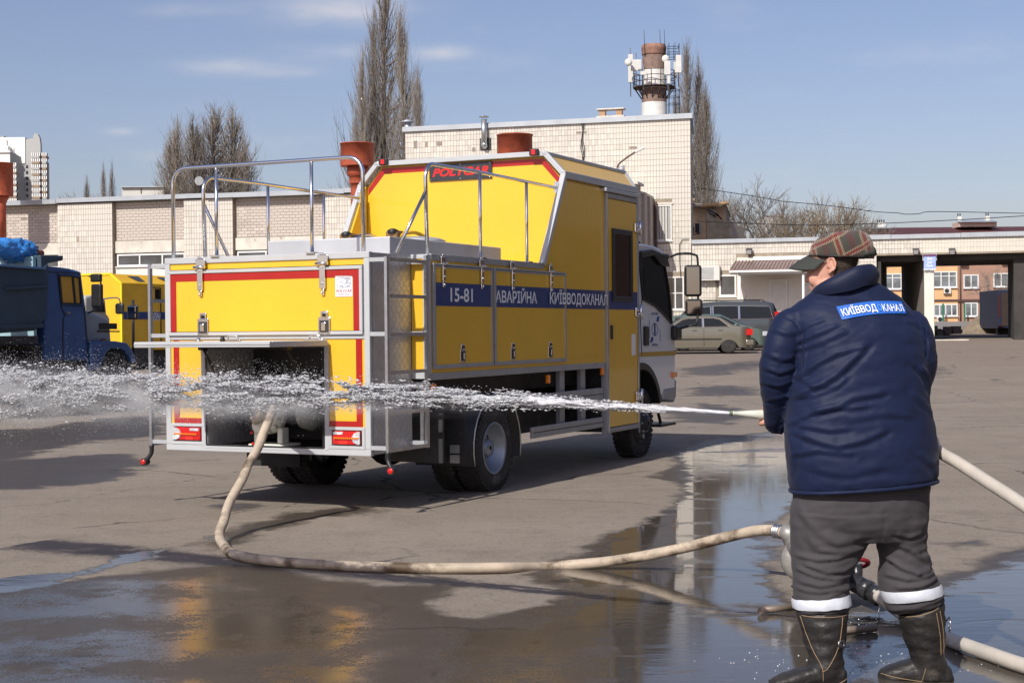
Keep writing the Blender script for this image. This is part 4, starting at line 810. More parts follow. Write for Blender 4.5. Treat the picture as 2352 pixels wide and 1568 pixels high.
# overhead wires
def wire(pts, Y, lbl):
    P = [at(x, y, Y) for x, y in pts]; tag(obj('overhead_wire', MB().tube(P, .022, 4, sub=6), black), lbl, 'wire', 'overhead wires')
wire([(1800, 463), (1900, 472), (2010, 486), (2060, 489), (2080, 492), (2110, 491), (2150, 486), (2352, 490), (2500, 492)], 95, 'upper overhead wire sagging above the sheet roof')
wire([(1600, 508), (1837, 517), (2000, 514), (2200, 505), (2352, 496), (2500, 488)], 90, 'lower overhead wire crossing behind the plaid cap')
wire([(1592, 430), (1660, 440), (1740, 452), (1800, 463)], 95, 'overhead wire running from the tall block to the trees')

# ------------------------------------------------------------------ cars by the facade
def car(name, lbl, loc, rz, col, kind='sedan', hub=True):
    pm = mat(name + '_paint', col, .28, metal=.35, coat=.8, var=.03); t = thing(name, lbl, 'car' if kind != 'van' else 'van', loc, rz)
    if kind == 'van': prof = [(-2.35, .35), (-2.42, .75), (-2.38, 1.1), (-2.32, 1.5), (-2.15, 1.88), (-1.9, 1.93), (0, 1.95), (.85, 1.90), (1.1, 1.84), (1.75, 1.25), (2.3, 1.05), (2.45, .8), (2.45, .35)]; W = .93; belt = 1.18; wb = (-1.55, 1.6); R_ = .33
    elif kind == 'wagon': prof = [(-2.1, .3), (-2.15, .55), (-2.1, .9), (-1.95, 1.02), (-1.7, 1.38), (-1.0, 1.46), (.2, 1.44), (1.15, .98), (1.95, .78), (2.12, .6), (2.12, .28)]; W = .84; belt = .93; wb = (-1.25, 1.3); R_ = .3
    else: prof = [(-2.1, .3), (-2.16, .5), (-2.12, .92), (-1.98, .99), (-1.5, 1.03), (-1.0, 1.34), (-.55, 1.42), (.1, 1.41), (.45, 1.33), (1.1, .98), (1.9, .82), (2.08, .66), (2.12, .3)]; W = .84; belt = .93; wb = (-1.27, 1.25); R_ = .285
    mb = MB(); st = []; pr = prof; n = len(pr)
    def half(z): return W * (1 if z < belt else 1 - .23 * ((z - belt) / (max(p[1] for p in pr) - belt)) ** 1.0) * (1 - .06 * max(0, (.5 - z)) / .5)
    # side outline filled by columns, tumblehome above the belt
    xs_ = sorted(set([p[0] for p in pr] + list(np.linspace(pr[0][0], pr[-1][0], 60)))); rows = []
    ups = [p for p in pr]
    def top(x_):
        best = .3
        for a, b in zip(ups[:-1], ups[1:]):
            if min(a[0], b[0]) - 1e-6 <= x_ <= max(a[0], b[0]) + 1e-6 and abs(b[0] - a[0]) > 1e-6: best = max(best, a[1] + (b[1] - a[1]) * (x_ - a[0]) / (b[0] - a[0]))
            elif abs(x_ - a[0]) < 1e-6: best = max(best, a[1])
        return best
    def bot(x_):
        for w_ in wb:
            if abs(x_ - w_) < R_ + .07: return R_ * .2 + .1 + math.sqrt(max(0, (R_ + .07) ** 2 - (x_ - w_) ** 2))
        return .22
    nk = 9; vs = []
    for x_ in xs_:
        zt = top(x_); zb_ = min(bot(x_), zt - .02); e = min(1, (min(x_ - pr[0][0] + .1, pr[-1][0] - x_ + .1)) / .45) ** .35
        zs = [zb_, zb_ + (min(belt, zt - .02) - zb_) * .5, min(belt, zt - .015), min(belt, zt - .015) + max(.005, (zt - min(belt, zt - .015))) * .5, zt - .06 if zt - belt > .12 else zt - .008]
        for sgn in (1, -1):
            for z_ in (zs if sgn == 1 else zs[::-1]): vs.append((x_, sgn * half(z_) * e, z_))
            if sgn == 1: vs.append((x_, half(zt) * e * .86, zt)); vs.append((x_, -half(zt) * e * .86, zt))
    m_ = 12; fs = [(i * m_ + k, i * m_ + k + 1, (i + 1) * m_ + k + 1, (i + 1) * m_ + k) for i in range(len(xs_) - 1) for k in range(m_ - 1)] + [tuple(range(m_ - 1, -1, -1)), tuple((len(xs_) - 1) * m_ + k for k in range(m_))]
    mb.add(vs, fs, True); body = obj('body', mb, pm, t)
    # glass: side windows follow the tumblehome, plus front and rear screens
    def sw(pts, off=.012):
        for sgn in (1, -1):
            g = MB(); vv = [(x_, sgn * (half(z_) + off), z_) for x_, z_ in pts]; g.add(vv, [tuple(range(len(pts)))]); obj('side_window', g, glassd, t)
            g2 = MB(); pp = [Vector(v) for v in vv] + [Vector(vv[0])]
            for a, b in zip(pp[:-1], pp[1:]): g2.bar(a, b, .025, .018)
            obj('window_trim', g2, chrome if kind != 'wagon' else black, t)
    if kind == 'van': sw([(-2.12, 1.22), (-2.0, 1.72), (-.75, 1.76), (-.75, 1.2)]); sw([(-.7, 1.2), (-.7, 1.76), (.35, 1.76), (.35, 1.2)]); sw([(.45, 1.2), (.45, 1.74), (.95, 1.7), (1.5, 1.22)])
    elif kind == 'wagon': sw([(-1.75, 1.0), (-1.55, 1.3), (-.95, 1.36), (-.95, .98)]); sw([(-.9, .98), (-.9, 1.36), (-.05, 1.36), (-.05, .98)]); sw([(0, .98), (0, 1.35), (.25, 1.34), (.95, .98)])
    else: sw([(-1.3, 1.0), (-.95, 1.27), (-.72, 1.32), (-.35, 1.32), (-.35, .98)]); sw([(-.3, .98), (-.3, 1.32), (.15, 1.31), (.42, 1.25), (.85, .98)])
    def scr(a, b, nm='windscreen'):
        w0, w1 = half(a[1]) * .84, half(b[1]) * .80; dx = .012 * (1 if a[0] > 0 else -1); obj(nm, MB().add([(a[0] + dx, w0, a[1] + .01), (a[0] + dx, -w0, a[1] + .01), (b[0] + dx, -w1, b[1] + .01), (b[0] + dx, w1, b[1] + .01)], [(0, 1, 2, 3)]), glassd, t)
    if kind == 'van': scr((1.72, 1.28), (1.12, 1.82)); scr((-2.33, 1.45), (-2.17, 1.84), 'rear_window')
    elif kind == 'wagon': scr((1.12, 1.0), (.25, 1.42)); scr((-1.94, 1.04), (-1.71, 1.36), 'rear_window')
    else: scr((1.07, 1.0), (.48, 1.32)); scr((-1.45, 1.06), (-1.02, 1.33), 'rear_window')
    tl = MB(); zt = 1.0 if kind == 'van' else .72
    for sgn in (1, -1):
        if kind == 'van': tl.box(-2.43, -2.2, sgn * .80, sgn * .945, .85, 1.5)
        else: tl.box(-2.15, -1.93, sgn * .5, sgn * .815, .68, .9)
    obj('tail_light', tl, redl, t); hl = MB()
    for sgn in (1, -1): hl.box(1.75, 2.1 if kind != 'van' else 2.35, sgn * .48, sgn * .80, .58 if kind != 'van' else .8, .75 if kind != 'van' else 1.0)
    obj('headlight', hl, clearl, t); bp = MB().box(-2.2 if kind != 'van' else -2.5, -1.9, -.8, .8, .3, .5).box(1.9, 2.18 if kind != 'van' else 2.5, -.8, .8, .26, .48); obj('bumper', bp, pm if kind == 'sedan' else black, t, .04)
    hd = MB()
    for sgn in (1, -1):
        for x_ in ((-.95, .0) if kind != 'van' else (-.5, .6)): hd.box(x_ - .1, x_ + .08, sgn * W, sgn * (W + .025), .86 if kind != 'van' else 1.02, .89 if kind != 'van' else 1.06)
    obj('door_handle', hd, pm, t); sm = MB()
    for sgn in (1, -1): sm.box(-1.0 if kind != 'van' else -2, 1.0, sgn * (W - .005), sgn * (W + .012), .52, .56)
    for x_ in ((-.35, .78) if kind != 'van' else (-.72, .4)):
        for sgn in (1, -1): sm.box(x_ - .006, x_ + .006, sgn * (W - .01), sgn * (W + .004), .3, belt)
    obj('door_seam', sm, black, t)
    for sgn in (1, -1): obj('wing_mirror', MB().ball((.78 if kind != 'van' else 1.35, sgn * (W + .08), 1.0 if kind != 'van' else 1.28), (.07, .09, .07), 10, 6), pm, t)
    for w_ in wb:
        for sgn in (1, -1):
            ty = obj('tyre', MB().lathe([(W - .22, R_ * .7), (W - .21, R_ * .96), (W - .16, R_), (W - .06, R_), (W - .02, R_ * .96), (W - .015, R_ * .66)], c=(w_, 0, R_), axis='y', seg=28) if sgn > 0 else MB().lathe([(-W + .015, R_ * .66), (-W + .02, R_ * .96), (-W + .06, R_), (-W + .16, R_), (-W + .21, R_ * .96), (-W + .22, R_ * .7)], c=(w_, 0, R_), axis='y', seg=28), rubber, t)
            hc = MB(); hc.lathe([(sgn * (W - .05), R_ * .64), (sgn * (W - .02), R_ * .62), (sgn * (W - .035), R_ * .5), (sgn * (W - .03), R_ * .1), (sgn * (W - .03), .005)], c=(w_, 0, R_), axis='y', seg=24, cap=False); obj('hubcap', hc, rim, ty); ho = MB()
            for k in range(8): a = 2 * pi * k / 8; c = Vector((w_ + R_ * .42 * math.cos(a), 0, R_ + R_ * .42 * math.sin(a))); ho.cyl((c.x, sgn * (W - .05), c.z), (c.x, sgn * (W - .022), c.z), R_ * .085, seg=8)
            obj('vent_hole', ho, black, ty)
    if kind == 'van':
        for sgn in (1, -1): obj('roof_rail', MB().tube([(-1.8, sgn * .68, 1.93), (-1.7, sgn * .68, 2.0), (.7, sgn * .68, 2.0), (.85, sgn * .68, 1.93)], .02, 6), black, t)
        obj('antenna', MB().cyl((-1.0, 0, 1.95), (-1.15, 0, 2.2), .012, seg=5), black, t)
    return t
def cpos(px, Y): q = at(px, 740, Y); return (q.x, Y, gz(Y))
car('sedan_car', 'bronze four door saloon parked side on beyond the truck mirrors', cpos(1590, 56.8), pi - .03, (.19, .175, .135))
car('hatchback_car', 'green hatchback facing right behind the bronze saloon', cpos(1640, 60.3), -.06, (.12, .17, .145), 'wagon')
car('minivan', 'dark grey minivan with tinted windows parked behind the bronze saloon', cpos(1653, 64), pi - .04, (.075, .085, .092), 'van')
car('estate_car', 'dark blue car glimpsed between the truck cab and its mirrors', cpos(1512, 66), .2, (.03, .04, .075), 'wagon')

# brick repair hall closing the yard on the right, mirrored in the truck windows
hall = thing('repair_hall', 'long dark brick hall with pale upper wall along the right side of the yard', 'building', (15.5, -14, 0), 0)
hd = (Vector((28.5, 70, 0)) - Vector((15.5, -14, 0))); hu = hd.normalized(); hall.rotation_euler = (0, 0, math.atan2(hu.y, hu.x)); HLn = hd.length
hb1 = mat('dark_red_hall_brick', (.10, .045, .035), .85, var=.2, vs=2); obj('lower_wall', MB().box(0, HLn, -5, 0, -.2, 4.4), hb1, hall); obj('upper_wall', MB().box(0, HLn, -5, -.15, 4.4, 8.6), mortar, hall); obj('coping', MB().box(-.2, HLn + .2, -5.2, .2, 8.6, 8.85), coping, hall)
for k in range(13):
    a = 3 + k * 6.2; w = obj('window', MB().box(a, a + 2.6, -.16, -.13, 5.2, 7.6), glassw, hall); obj('frame', MB().box(a - .1, a, -.18, -.08, 5.1, 7.7).box(a + 2.6, a + 2.7, -.18, -.08, 5.1, 7.7).box(a + 1.25, a + 1.35, -.18, -.09, 5.1, 7.7).box(a - .1, a + 2.7, -.18, -.08, 7.6, 7.7), frame_w, w)
    g = obj('hall_gate', MB().box(a - .2, a + 3.2, .0, .06, -.1, 3.8), dkmetal, hall)

# ------------------------------------------------------------------ the yellow service truck (local x = -w, y = forward, z up)
trk = thing('service_truck', 'yellow emergency service truck with blue side stripe, roof rails and raised rear flap', 'truck', T0, -TH)
class TB(MB):
    def b(s, w0, w1, t0, t1, z0, z1): return s.box(-w0, -w1, t0, t1, z0, z1)
    def fr(s, a0, a1, z0, z1, bar, o0, o1, side=True, bz=None):       # rectangular frame; side: a=t, o=w; rear: a=w, o=t
        bz = bz or bar
        for p, q, c, d in ((a0, a1, z0, z0 + bz), (a0, a1, z1 - bz, z1), (a0, a0 + bar, z0 + bz, z1 - bz), (a1 - bar, a1, z0 + bz, z1 - bz)):
            s.b(o0, o1, p, q, c, d) if side else s.b(p, q, o0, o1, c, d)
        return s
def tp(t, w, z): return (-w, t, z)
ZB, ZT, ZM = .463, 2.066, 1.405
# rear module: side walls, floor, compartment
obj('rear_side_wall', TB().b(.152, .17, .03, .655, ZB + .01, ZT - .01), chequer, trk); obj('rear_side_wall', TB().b(2.122, 2.14, .03, .655, ZB + .01, ZT - .01), chequer, trk)
obj('deck', TB().b(.17, 2.12, .04, .66, ZT - .03, ZT - .004), chequer, trk)
cmp_ = TB().b(.56, .575, 0.02, .60, .5, 1.32).b(1.73, 1.745, .02, .95, .5, 1.32).b(.575, 1.73, .93, .95, .5, 1.32).b(.575, 1.73, .02, .93, 1.32, 1.335)
obj('compartment_lining', cmp_, lining, trk); obj('compartment_floor', TB().b(.575, 1.73, .0, .93, .49, .505), black, trk)
obj('compartment_divider', TB().b(1.15, 1.72, .86, .88, .51, 1.31), mat('dark_fabric', (.03, .03, .032), .7), trk)
# rear frame and panels
obj('rear_frame', TB().fr(.152, 2.141, ZB, ZT, .052, -.004, .05, False), aluw, trk, .006)
obj('middle_rail', TB().b(.204, 2.089, -.002, .04, ZM - .022, ZM + .012), aluw, trk, .004)
obj('top_strip', TB().b(.204, 2.089, .010, .04, 1.965, 2.013), yellow, trk)
def latch(parent, a, z, side=True, o=0., s_=1.0):
    L = TB(); w, h = .048 * s_, .075 * s_
    def bb(mb, a0, a1, z0, z1, d0, d1): mb.b(o - d1, o - d0, a - a1, a - a0, z0, z1) if side else mb.b(a0 + a, a1 + a, o - d1, o - d0, z0, z1)
    bb(L, -w, w, z - h, z + h * .6, 0, .008); bb(L, -w * .6, w * .6, z + h * .6, z + h * 1.15, 0, .008)
    p = obj('latch', L, chrome, parent, .004); M_ = TB(); bb(M_, -w * .72, w * .72, z - h * .8, z + h * .3, .0085, .013); obj('recess', M_, dkmetal, p)
    K = TB(); bb(K, -w * .35, w * .35, z - h * .65, z + h * .1, .0135, .026); obj('paddle', K, chrome, p, .004)
    B = TB(); c = (-(o - .014), a, z + h * .8) if side else (-a, o - .014, z + h * .8); B.ball(c, .013 * s_, 10, 6); obj('knob', B, black, p)
def hinge(parent, a, zt, zb, side=True, o=0., s_=1.0):
    def bb(mb, a0, a1, z0, z1, d0, d1): mb.b(o - d1, o - d0, a - a1, a - a0, z0, z1) if side else mb.b(a0 + a, a1 + a, o - d1, o - d0, z0, z1)
    L = TB(); bb(L, -.038 * s_, .038 * s_, zt - .05 * s_, zt + .018, 0, .012); bb(L, -.022 * s_, .022 * s_, zt + .018, zt + .035, 0, .012)
    p = obj('strap_hinge', L, chrome, parent, .004)
    A = TB(); bb(A, -.022 * s_, .022 * s_, zb + .05, zt - .05 * s_, .004, .02); bb(A, -.012 * s_, .012 * s_, zb, zb + .05, .004, .014); obj('strap', A, chrome, p, .006)
    R_ = TB(); q = .024
    if side: R_.cyl((-(o - q), a - .045 * s_, zt - .04 * s_), (-(o - q), a + .045 * s_, zt - .04 * s_), .012, seg=10)
    else: R_.cyl((-(a - .045 * s_), o - q, zt - .04 * s_), (-(a + .045 * s_), o - q, zt - .04 * s_), .012, seg=10)
    obj('pin', R_, chrome, p)
    for zz_ in (zb + .02, zb + .09, zt - .08):
        c = (-(o - .022), a, zz_) if side else (-a, o - .022, zz_); obj('bolt', TB().ball(c, .009, 8, 5), chrome, p)
ud = obj('upper_rear_door', TB().b(.236, 2.07, -.012, .03, ZM + .045, 1.925), yellow, trk)
obj('door_frame', TB().fr(.208, 2.098, ZM + .012, 1.958, .028, -.022, .03, False), aluw, ud, .004)
obj('red_border', TB().b(.236, 2.07, -.0165, -.0125, 1.868, 1.925).b(.236, .292, -.0165, -.0125, ZM + .045, 1.868).b(2.014, 2.07, -.0165, -.0125, ZM + .045, 1.868), redtape, ud)
for a, zt, zb in ((1.756, 2.03, 1.74), (.566, 2.03, 1.73)): hinge(ud, a, zt, zb, False, -.018, 1.25)
for a in (1.737, .558): latch(ud, a, 1.505, False, -.018, 1.15)
st = obj('maker_sticker', TB().b(.298, .456, -.0165, -.0125, 1.715, 1.88), white, ud, .0015)
put(text_fit('POLYCAR', .145, .020, .02, .3), 'lettering', redtape, st, tp(-.0175, .377, 1.760), (1, 0, 0), (0, 0, 1))
put(text_fit('КОМЕРЦІЙНА ТЕХНІКА,\nСПЕЦІАЛЬНЕ УСТАТКУВАННЯ', .135, .018, .0), 'lettering', redtape, st, tp(-.0175, .377, 1.733), (1, 0, 0), (0, 0, 1))
put(text_fit('ВИРОБНИЦТВО\nПРОДАЖ\nРЕМОНТ\nМОДЕРНІЗАЦІЯ', .055, .045, .01), 'lettering', bluetape, st, tp(-.0175, .345, 1.835), (1, 0, 0), (0, 0, 1))
dw = MB()
for a, b in (((.315, 1.86), (.40, 1.867)), ((.40, 1.867), (.437, 1.85)), ((.437, 1.85), (.44, 1.80)), ((.44, 1.80), (.36, 1.79)), ((.36, 1.79), (.315, 1.80)), ((.315, 1.80), (.315, 1.86)), ((.385, 1.864), (.385, 1.795)), ((.43, 1.83), (.39, 1.83))): dw.bar(tp(-.018, a[0], a[1]), tp(-.018, b[0], b[1]), .0018, .0018)
for c in (.335, .40): dw.tube([tp(-.018, c + .012 * math.cos(q), 1.79 + .012 * math.sin(q)) for q in np.linspace(0, 2 * pi, 13)], .0012, 4)
obj('van_drawing', dw, bluetape, st)
# lower rear: yellow side panels, tail light boxes, opening frame
for (a0, a1, r0_, r1_) in ((.204, .535, .228, .284), (1.748, 2.089, 2.006, 2.062)):
    p = obj('lower_panel', TB().b(a0, a1, .008, .04, .69, ZM - .022), yellow, trk)
    obj('red_border', TB().b(r0_, r1_, .004, .0075, .735, ZM - .022).b(min(a0, a1) if a0 < 1 else 1.748, (a1 if a0 < 1 else 2.062), .004, .0075, .692, .735) if False else (TB().b(r0_, r1_, .004, .0075, .735, ZM - .022).b(.228 if a0 < 1 else 1.748, .535 if a0 < 1 else 2.062, .004, .0075, .692, .735)), redtape, p)
obj('header_panel', TB().b(.535, 1.748, .008, .04, 1.34, ZM - .022), yellow, trk)
obj('opening_frame', TB().b(.535, .575, -.006, .04, .5, 1.36).b(1.735, 1.775, -.006, .04, .5, 1.36).b(.575, 1.735, -.006, .04, 1.32, 1.36).b(.575, 1.735, -.006, .04, .487, .51), aluw, trk, .004)
obj('rubber_seal', TB().fr(.58, 1.73, .512, 1.318, .012, -.012, .0, False), black, trk, .004)
def tail_light(a0, a1, flip):
    bx_ = obj('lamp_box', TB().fr(a0, a1, .515, .69, .026, -.008, .03, False), aluw, trk, .003)
    ip = a0 + .026, a1 - .026
    obj('lamp_recess', TB().b(ip[0], ip[1], .02, .03, .541, .664), black, bx_)
    w0, w1 = ip[0] + .012, ip[1] - .008; L = w1 - w0
    e = (lambda f: w0 + L * f) if flip else (lambda f: w1 - L * f)     # f=0 is the outer (clear) end
    ln = obj('tail_lamp', TB().b(w0, w1, -.014, .018, .549, .658), redl, bx_, .012, 3)
    c = MB(); pts = [(e(0) , .553), (e(.08), .551), (e(.22), .566), (e(.31), .603), (e(.22), .64), (e(.08), .655), (e(0), .653)]; c.prism([(-p, q) for p, q in pts], -.022, -.013, 'y'); obj('clear_lens', c, clearl, ln, .003)
    for k in range(13): obj('amber_diode', TB().b(e(.04 + k * .068), e(.04 + k * .068 + .05), -.03, -.02, .597, .609), orangel, ln) if k % 1 == 0 else None
    obj('reverse_lens', TB().b(e(.62), e(.96), -.019, -.013, .63, .652), clearl, ln)
    obj('bright_segment', TB().b(e(.45), e(.75), -.017, -.0135, .556, .582), mat('bright_red_lens', (.85, .03, .02), .15, coat=.8), ln)
tail_light(.204, .535, True); tail_light(1.748, 2.089, False)
# raised flap with gas struts
ZF = 1.352
fl_ = obj('rear_flap', TB().b(.535, 1.775, -.80, -.03, ZF - .02, ZF + .016), yellow, trk)
obj('flap_frame', TB().b(.52, 1.79, -.83, -.79, ZF - .022, ZF + .022).b(.52, .56, -.79, -.03, ZF - .022, ZF + .022).b(1.75, 1.79, -.79, -.03, ZF - .022, ZF + .022).b(.56, 1.75, -.06, -.03, ZF - .022, ZF + .022), aluw, fl_, .005)
obj('flap_rib', TB().b(.52, 1.79, -.834, -.83, ZF - .004, ZF + .002), aludk, fl_)
kn = MB(); kn.cyl(tp(-.72, 1.25, ZF + .02), tp(-.72, 1.25, ZF + .05), .035, .012, seg=14); obj('knob', kn, chrome, fl_); obj('catch', MB().cyl(tp(-.62, 1.1, ZF + .02), tp(-.62, 1.1, ZF + .06), .022, .014, seg=10), black, fl_)
for a in (.70, 1.50):
    obj('gas_strut', MB().cyl(tp(-.34, a + (.0), ZF - .03), tp(-.12, a, 1.02), .011, seg=8).cyl(tp(-.12, a, 1.02), tp(.02, a + (-.16 if a < 1 else .22), .80), .007, seg=8), black, fl_)
    obj('strut_bracket', TB().b(a - .025, a + .025, -.37, -.31, ZF - .05, ZF - .02), black, fl_)
for a in (1.42, .63):
    c = obj('flap_latch', TB().b(a - .09, a + .09, -.08, -.04, ZF + .02, ZF + .03), chrome, fl_, .003)
    obj('arch', MB().tube([tp(-.05, a - .055, ZF + .02), tp(-.05, a - .04, ZF + .06), tp(-.05, a + .04, ZF + .06), tp(-.05, a + .055, ZF + .02)], .008, 6), chrome if a < 1 else aludk, c)
# pump inside the compartment
pm_ = obj('pump', MB().lathe([(.02, .03), (.0, .085), (.02, .12), (.07, .135), (.12, .135), (.16, .10), (.17, .05)], c=tp(.10, 1.22, .72)[:1] + (.10,) + (.74,), axis='y', seg=28), cream, trk)
obj('flange', MB().lathe([(.015, .075), (-.03, .075), (-.035, .055), (-.06, .055)], c=(-1.25, .10, .68), axis='y', seg=22), cream, pm_); bo = MB()
for k in range(10): a = 2 * pi * k / 10; bo.cyl((-1.22 + .118 * math.cos(a), .08, .74 + .118 * math.sin(a)), (-1.22 + .118 * math.cos(a), .13, .74 + .118 * math.sin(a)), .015, seg=8)
obj('bolt', bo, cream, pm_); obj('base', TB().b(1.0, 1.36, .06, .3, .505, .53).b(1.28, 1.33, .1, .2, .53, .66).b(1.05, 1.1, .1, .2, .53, .66), cream, pm_, .01)
obj('volute', MB().lathe([(.0, .05), (.02, .13), (.12, .15), (.2, .1)], c=(-.95, .24, .78), axis='x', seg=24), mat('grey_pump', (.2, .21, .19), .5, var=.2, bump=.2, bs=30), pm_); obj('drain_cock', MB().ball((-1.33, .07, .62), .014, 10, 6).ball((-1.31, .06, .53), .014, 10, 6), redl, pm_)
# ladders (right and left)
for (w_, nm) in ((.0, 'r'), (2.30, 'l')):
    L = TB(); L.b(w_ - .012, w_ + .012, -.012, .022, .485, 2.02); ld = obj('ladder', L, steel, trk)
    obj('rail', TB().b(w_ - .012, w_ + .012, .622, .655, .49, 2.055), steel, ld)
    for z in (1.117, 1.414, 1.714, 2.0, .80, .51): obj('rung', TB().b(w_ - .014, w_ + .014, .022, .622, z - .014, z + .014), steel, ld)
    for z in (2.0, 1.42, .53):
        a, b = (.012, .152) if nm == 'r' else (2.141, 2.288); obj('standoff', TB().b(a, b, -.0, .028, z - .016, z + .016), alu, ld); obj('standoff', TB().b(a, b, .60, .63, z - .016, z + .016), alu, ld)
    # marker lamp on a rubber arm
    ax = w_; arm = obj('marker_arm', MB().tube([tp(.0, ax + .0, .50), tp(.0, ax, .44), tp(-.01, ax - (.02 if nm == 'r' else -.02), .40), tp(-.02, ax - (.05 if nm == 'r' else -.05), .365)], (.02, .018, .018, .022), 10, sub=4), black, trk)
    cx = ax - (.05 if nm == 'r' else -.05); obj('marker_lens', MB().lathe([(-.035, .004), (-.034, .02), (-.03, .024), (.0, .026)], c=tp(-.025, cx, .36), axis='y', seg=16), redl, arm); obj('housing', MB().lathe([(-.028, .031), (.03, .031), (.036, .01)], c=tp(-.025, cx, .36), axis='y', seg=16), black, arm)
# main body
obj('body_core', TB().b(.03, 2.26, .675, 5.44, 1.05, 2.03), dkmetal, trk)
obj('rear_facing_panel', TB().b(.035, .15, .662, .674, 1.10, 2.04), yellow, trk)
obj('corner_post', TB().b(-.004, .04, .655, .715, 1.047, 2.065).b(.035, .152, .655, .68, 2.03, 2.066).b(.03, .152, .655, .68, 1.047, 1.10), aluw, trk, .004)
sidep = obj('side_panel', TB().b(.004, .03, .715, 5.45, 1.09, 2.02), yellow, trk)
obj('cabin_side', MB().prism([(2.99, 2.02), (3.02, 2.06), (3.505, 2.90), (5.40, 2.90), (5.40, 2.02)], -.03, -.004, 'x'), yellow, trk)
obj('left_side', TB().b(2.26, 2.30, .67, 5.44, 1.05, 2.06), yellow, trk)
obj('bottom_rail', TB().b(-.006, .04, .67, 4.50, 1.035, 1.092), aludk, trk, .005)
obj('top_rail', TB().b(-.008, .045, .715, 2.95, 2.018, 2.072).b(2.25, 2.305, .67, 2.95, 2.018, 2.072), aludk, trk, .005)
obj('deck', TB().b(.04, 2.26, .68, 3.5, 2.035, 2.058), chequer, trk)
# cabin box
sec = [(-.03, 2.03), (-.03, 2.95), (-.21, 3.165), (-2.10, 3.165), (-2.28, 2.95), (-2.28, 2.03)]
obj('cabin_core', MB().prism([(x, z) for x, z in sec], 3.53, 5.43, 'y'), yellow, trk)
obj('cabin_rear_panel', MB().prism([(-.05, 2.06), (-.05, 2.93), (-.225, 3.14), (-2.085, 3.14), (-2.26, 2.93), (-2.26, 2.06)], 3.505, 3.528, 'y'), yellow, trk)
rb_ = MB(); o_, i_ = [(-.055, 2.93), (-.23, 3.135), (-2.08, 3.135), (-2.255, 2.93)], [(-.10, 2.905), (-.255, 3.08), (-2.055, 3.08), (-2.21, 2.905)]
i_ = [(-.055, 2.86), (-.255, 3.078), (-2.055, 3.078), (-2.255, 2.86)]
for k in range(3): rb_.add([(o_[k][0], 3.502, o_[k][1]), (o_[k + 1][0], 3.502, o_[k + 1][1]), (i_[k + 1][0], 3.502, i_[k + 1][1]), (i_[k][0], 3.502, i_[k][1])], [(0, 1, 2, 3)])
obj('red_border', rb_, redtape, trk)
rf = MB(); Yr = 3.47; P = [(0, Yr - .54, 2.06), (0, Yr, 2.965), (-.2, Yr, 3.178), (-2.12, Yr, 3.178), (-2.32, Yr, 2.965), (-2.32, Yr - .54, 2.06)]
for k in range(5): rf.bar(P[k], P[k + 1], .055 if k in (0, 4) else .05, .055, up=(0, 1, 0) if 0 < k < 4 else (1, 0, 0))
obj('cabin_rear_frame', rf, aluw, trk, .005)
for x0, x1 in ((-.03, -.0), (-2.30, -2.27)): obj('cabin_wing', MB().prism([(2.95, 2.06), (3.52, 2.06), (3.52, 2.95), (3.48, 2.95)], x0, x1, 'x'), yellow, trk)
er = MB(); er.bar((-.0, 3.44, 2.958), (-.0, 5.45, 2.958), .05, .07); er.bar((-.20, 3.44, 3.178), (-.20, 5.62, 3.178), .05, .035); er.bar((-2.12, 3.44, 3.178), (-2.12, 5.62, 3.178), .05, .035); er.bar((-2.31, 3.44, 2.958), (-2.31, 5.45, 2.958), .05, .07)
er.bar((0, 5.43, 2.95), (-.20, 5.60, 3.17), .04, .05)
obj('roof_edge_trim', er, alu, trk, .006)
obj('chamfer_panel', MB().add([(-.015, 3.5, 2.985), (-.015, 5.42, 2.985), (-.19, 5.58, 3.17), (-.19, 3.5, 3.17)], [(0, 1, 2, 3)]), yellow, trk)
obj('cabin_front_cap', MB().add([(0, 5.44, 2.0), (-2.3, 5.44, 2.0), (-2.3, 5.44, 2.95), (-2.1, 5.60, 3.17), (-.2, 5.60, 3.17), (0, 5.44, 2.95)], [(0, 1, 2, 3, 4, 5)]), aluw, trk)
obj('roof_panel', TB().b(.2, 2.12, 3.5, 5.6, 3.16, 3.172), aluw, trk)
for w_ in (.30, 2.02):
    m_ = obj('roof_marker', TB().b(w_ - .05, w_ + .05, 3.40, 3.44, 3.155, 3.225), black, trk, .012); obj('lens', TB().b(w_ - .022, w_ + .022, 3.395, 3.40, 3.165, 3.215), redl, m_)
# maker's plate on the cabin
a = pl(983, 396, T0 + TU * 3.46, TU) - T0; b_ = pl(1126.6, 386, T0 + TU * 3.46, TU) - T0; wl, wr = a.dot(TV), b_.dot(TV); zc_ = (a.z + b_.z) / 2 - .01
pt = obj('maker_plate', TB().b(wr, wl, 3.488, 3.498, zc_ - .085, zc_ + .085), mat('slate_plate', (.05, .052, .058), .4, metal=.4, var=.15, vs=20), trk)
put(text_fit('POLYCAR', (wl - wr) * .9, .085, .035, .28), 'lettering', mat('logo_red', (.62, .02, .02), .35), pt, tp(3.4865, (wl + wr) / 2, zc_ + .0), (1, 0, 0), (0, 0, 1)); sc_ = MB()
for q in (wl - .02, (wl + wr) / 2, wr + .02):
    for z in (zc_ - .07, zc_ + .07): sc_.ball(tp(3.486, q, z), .007, 8, 5)
obj('screw', sc_, chrome, pt)
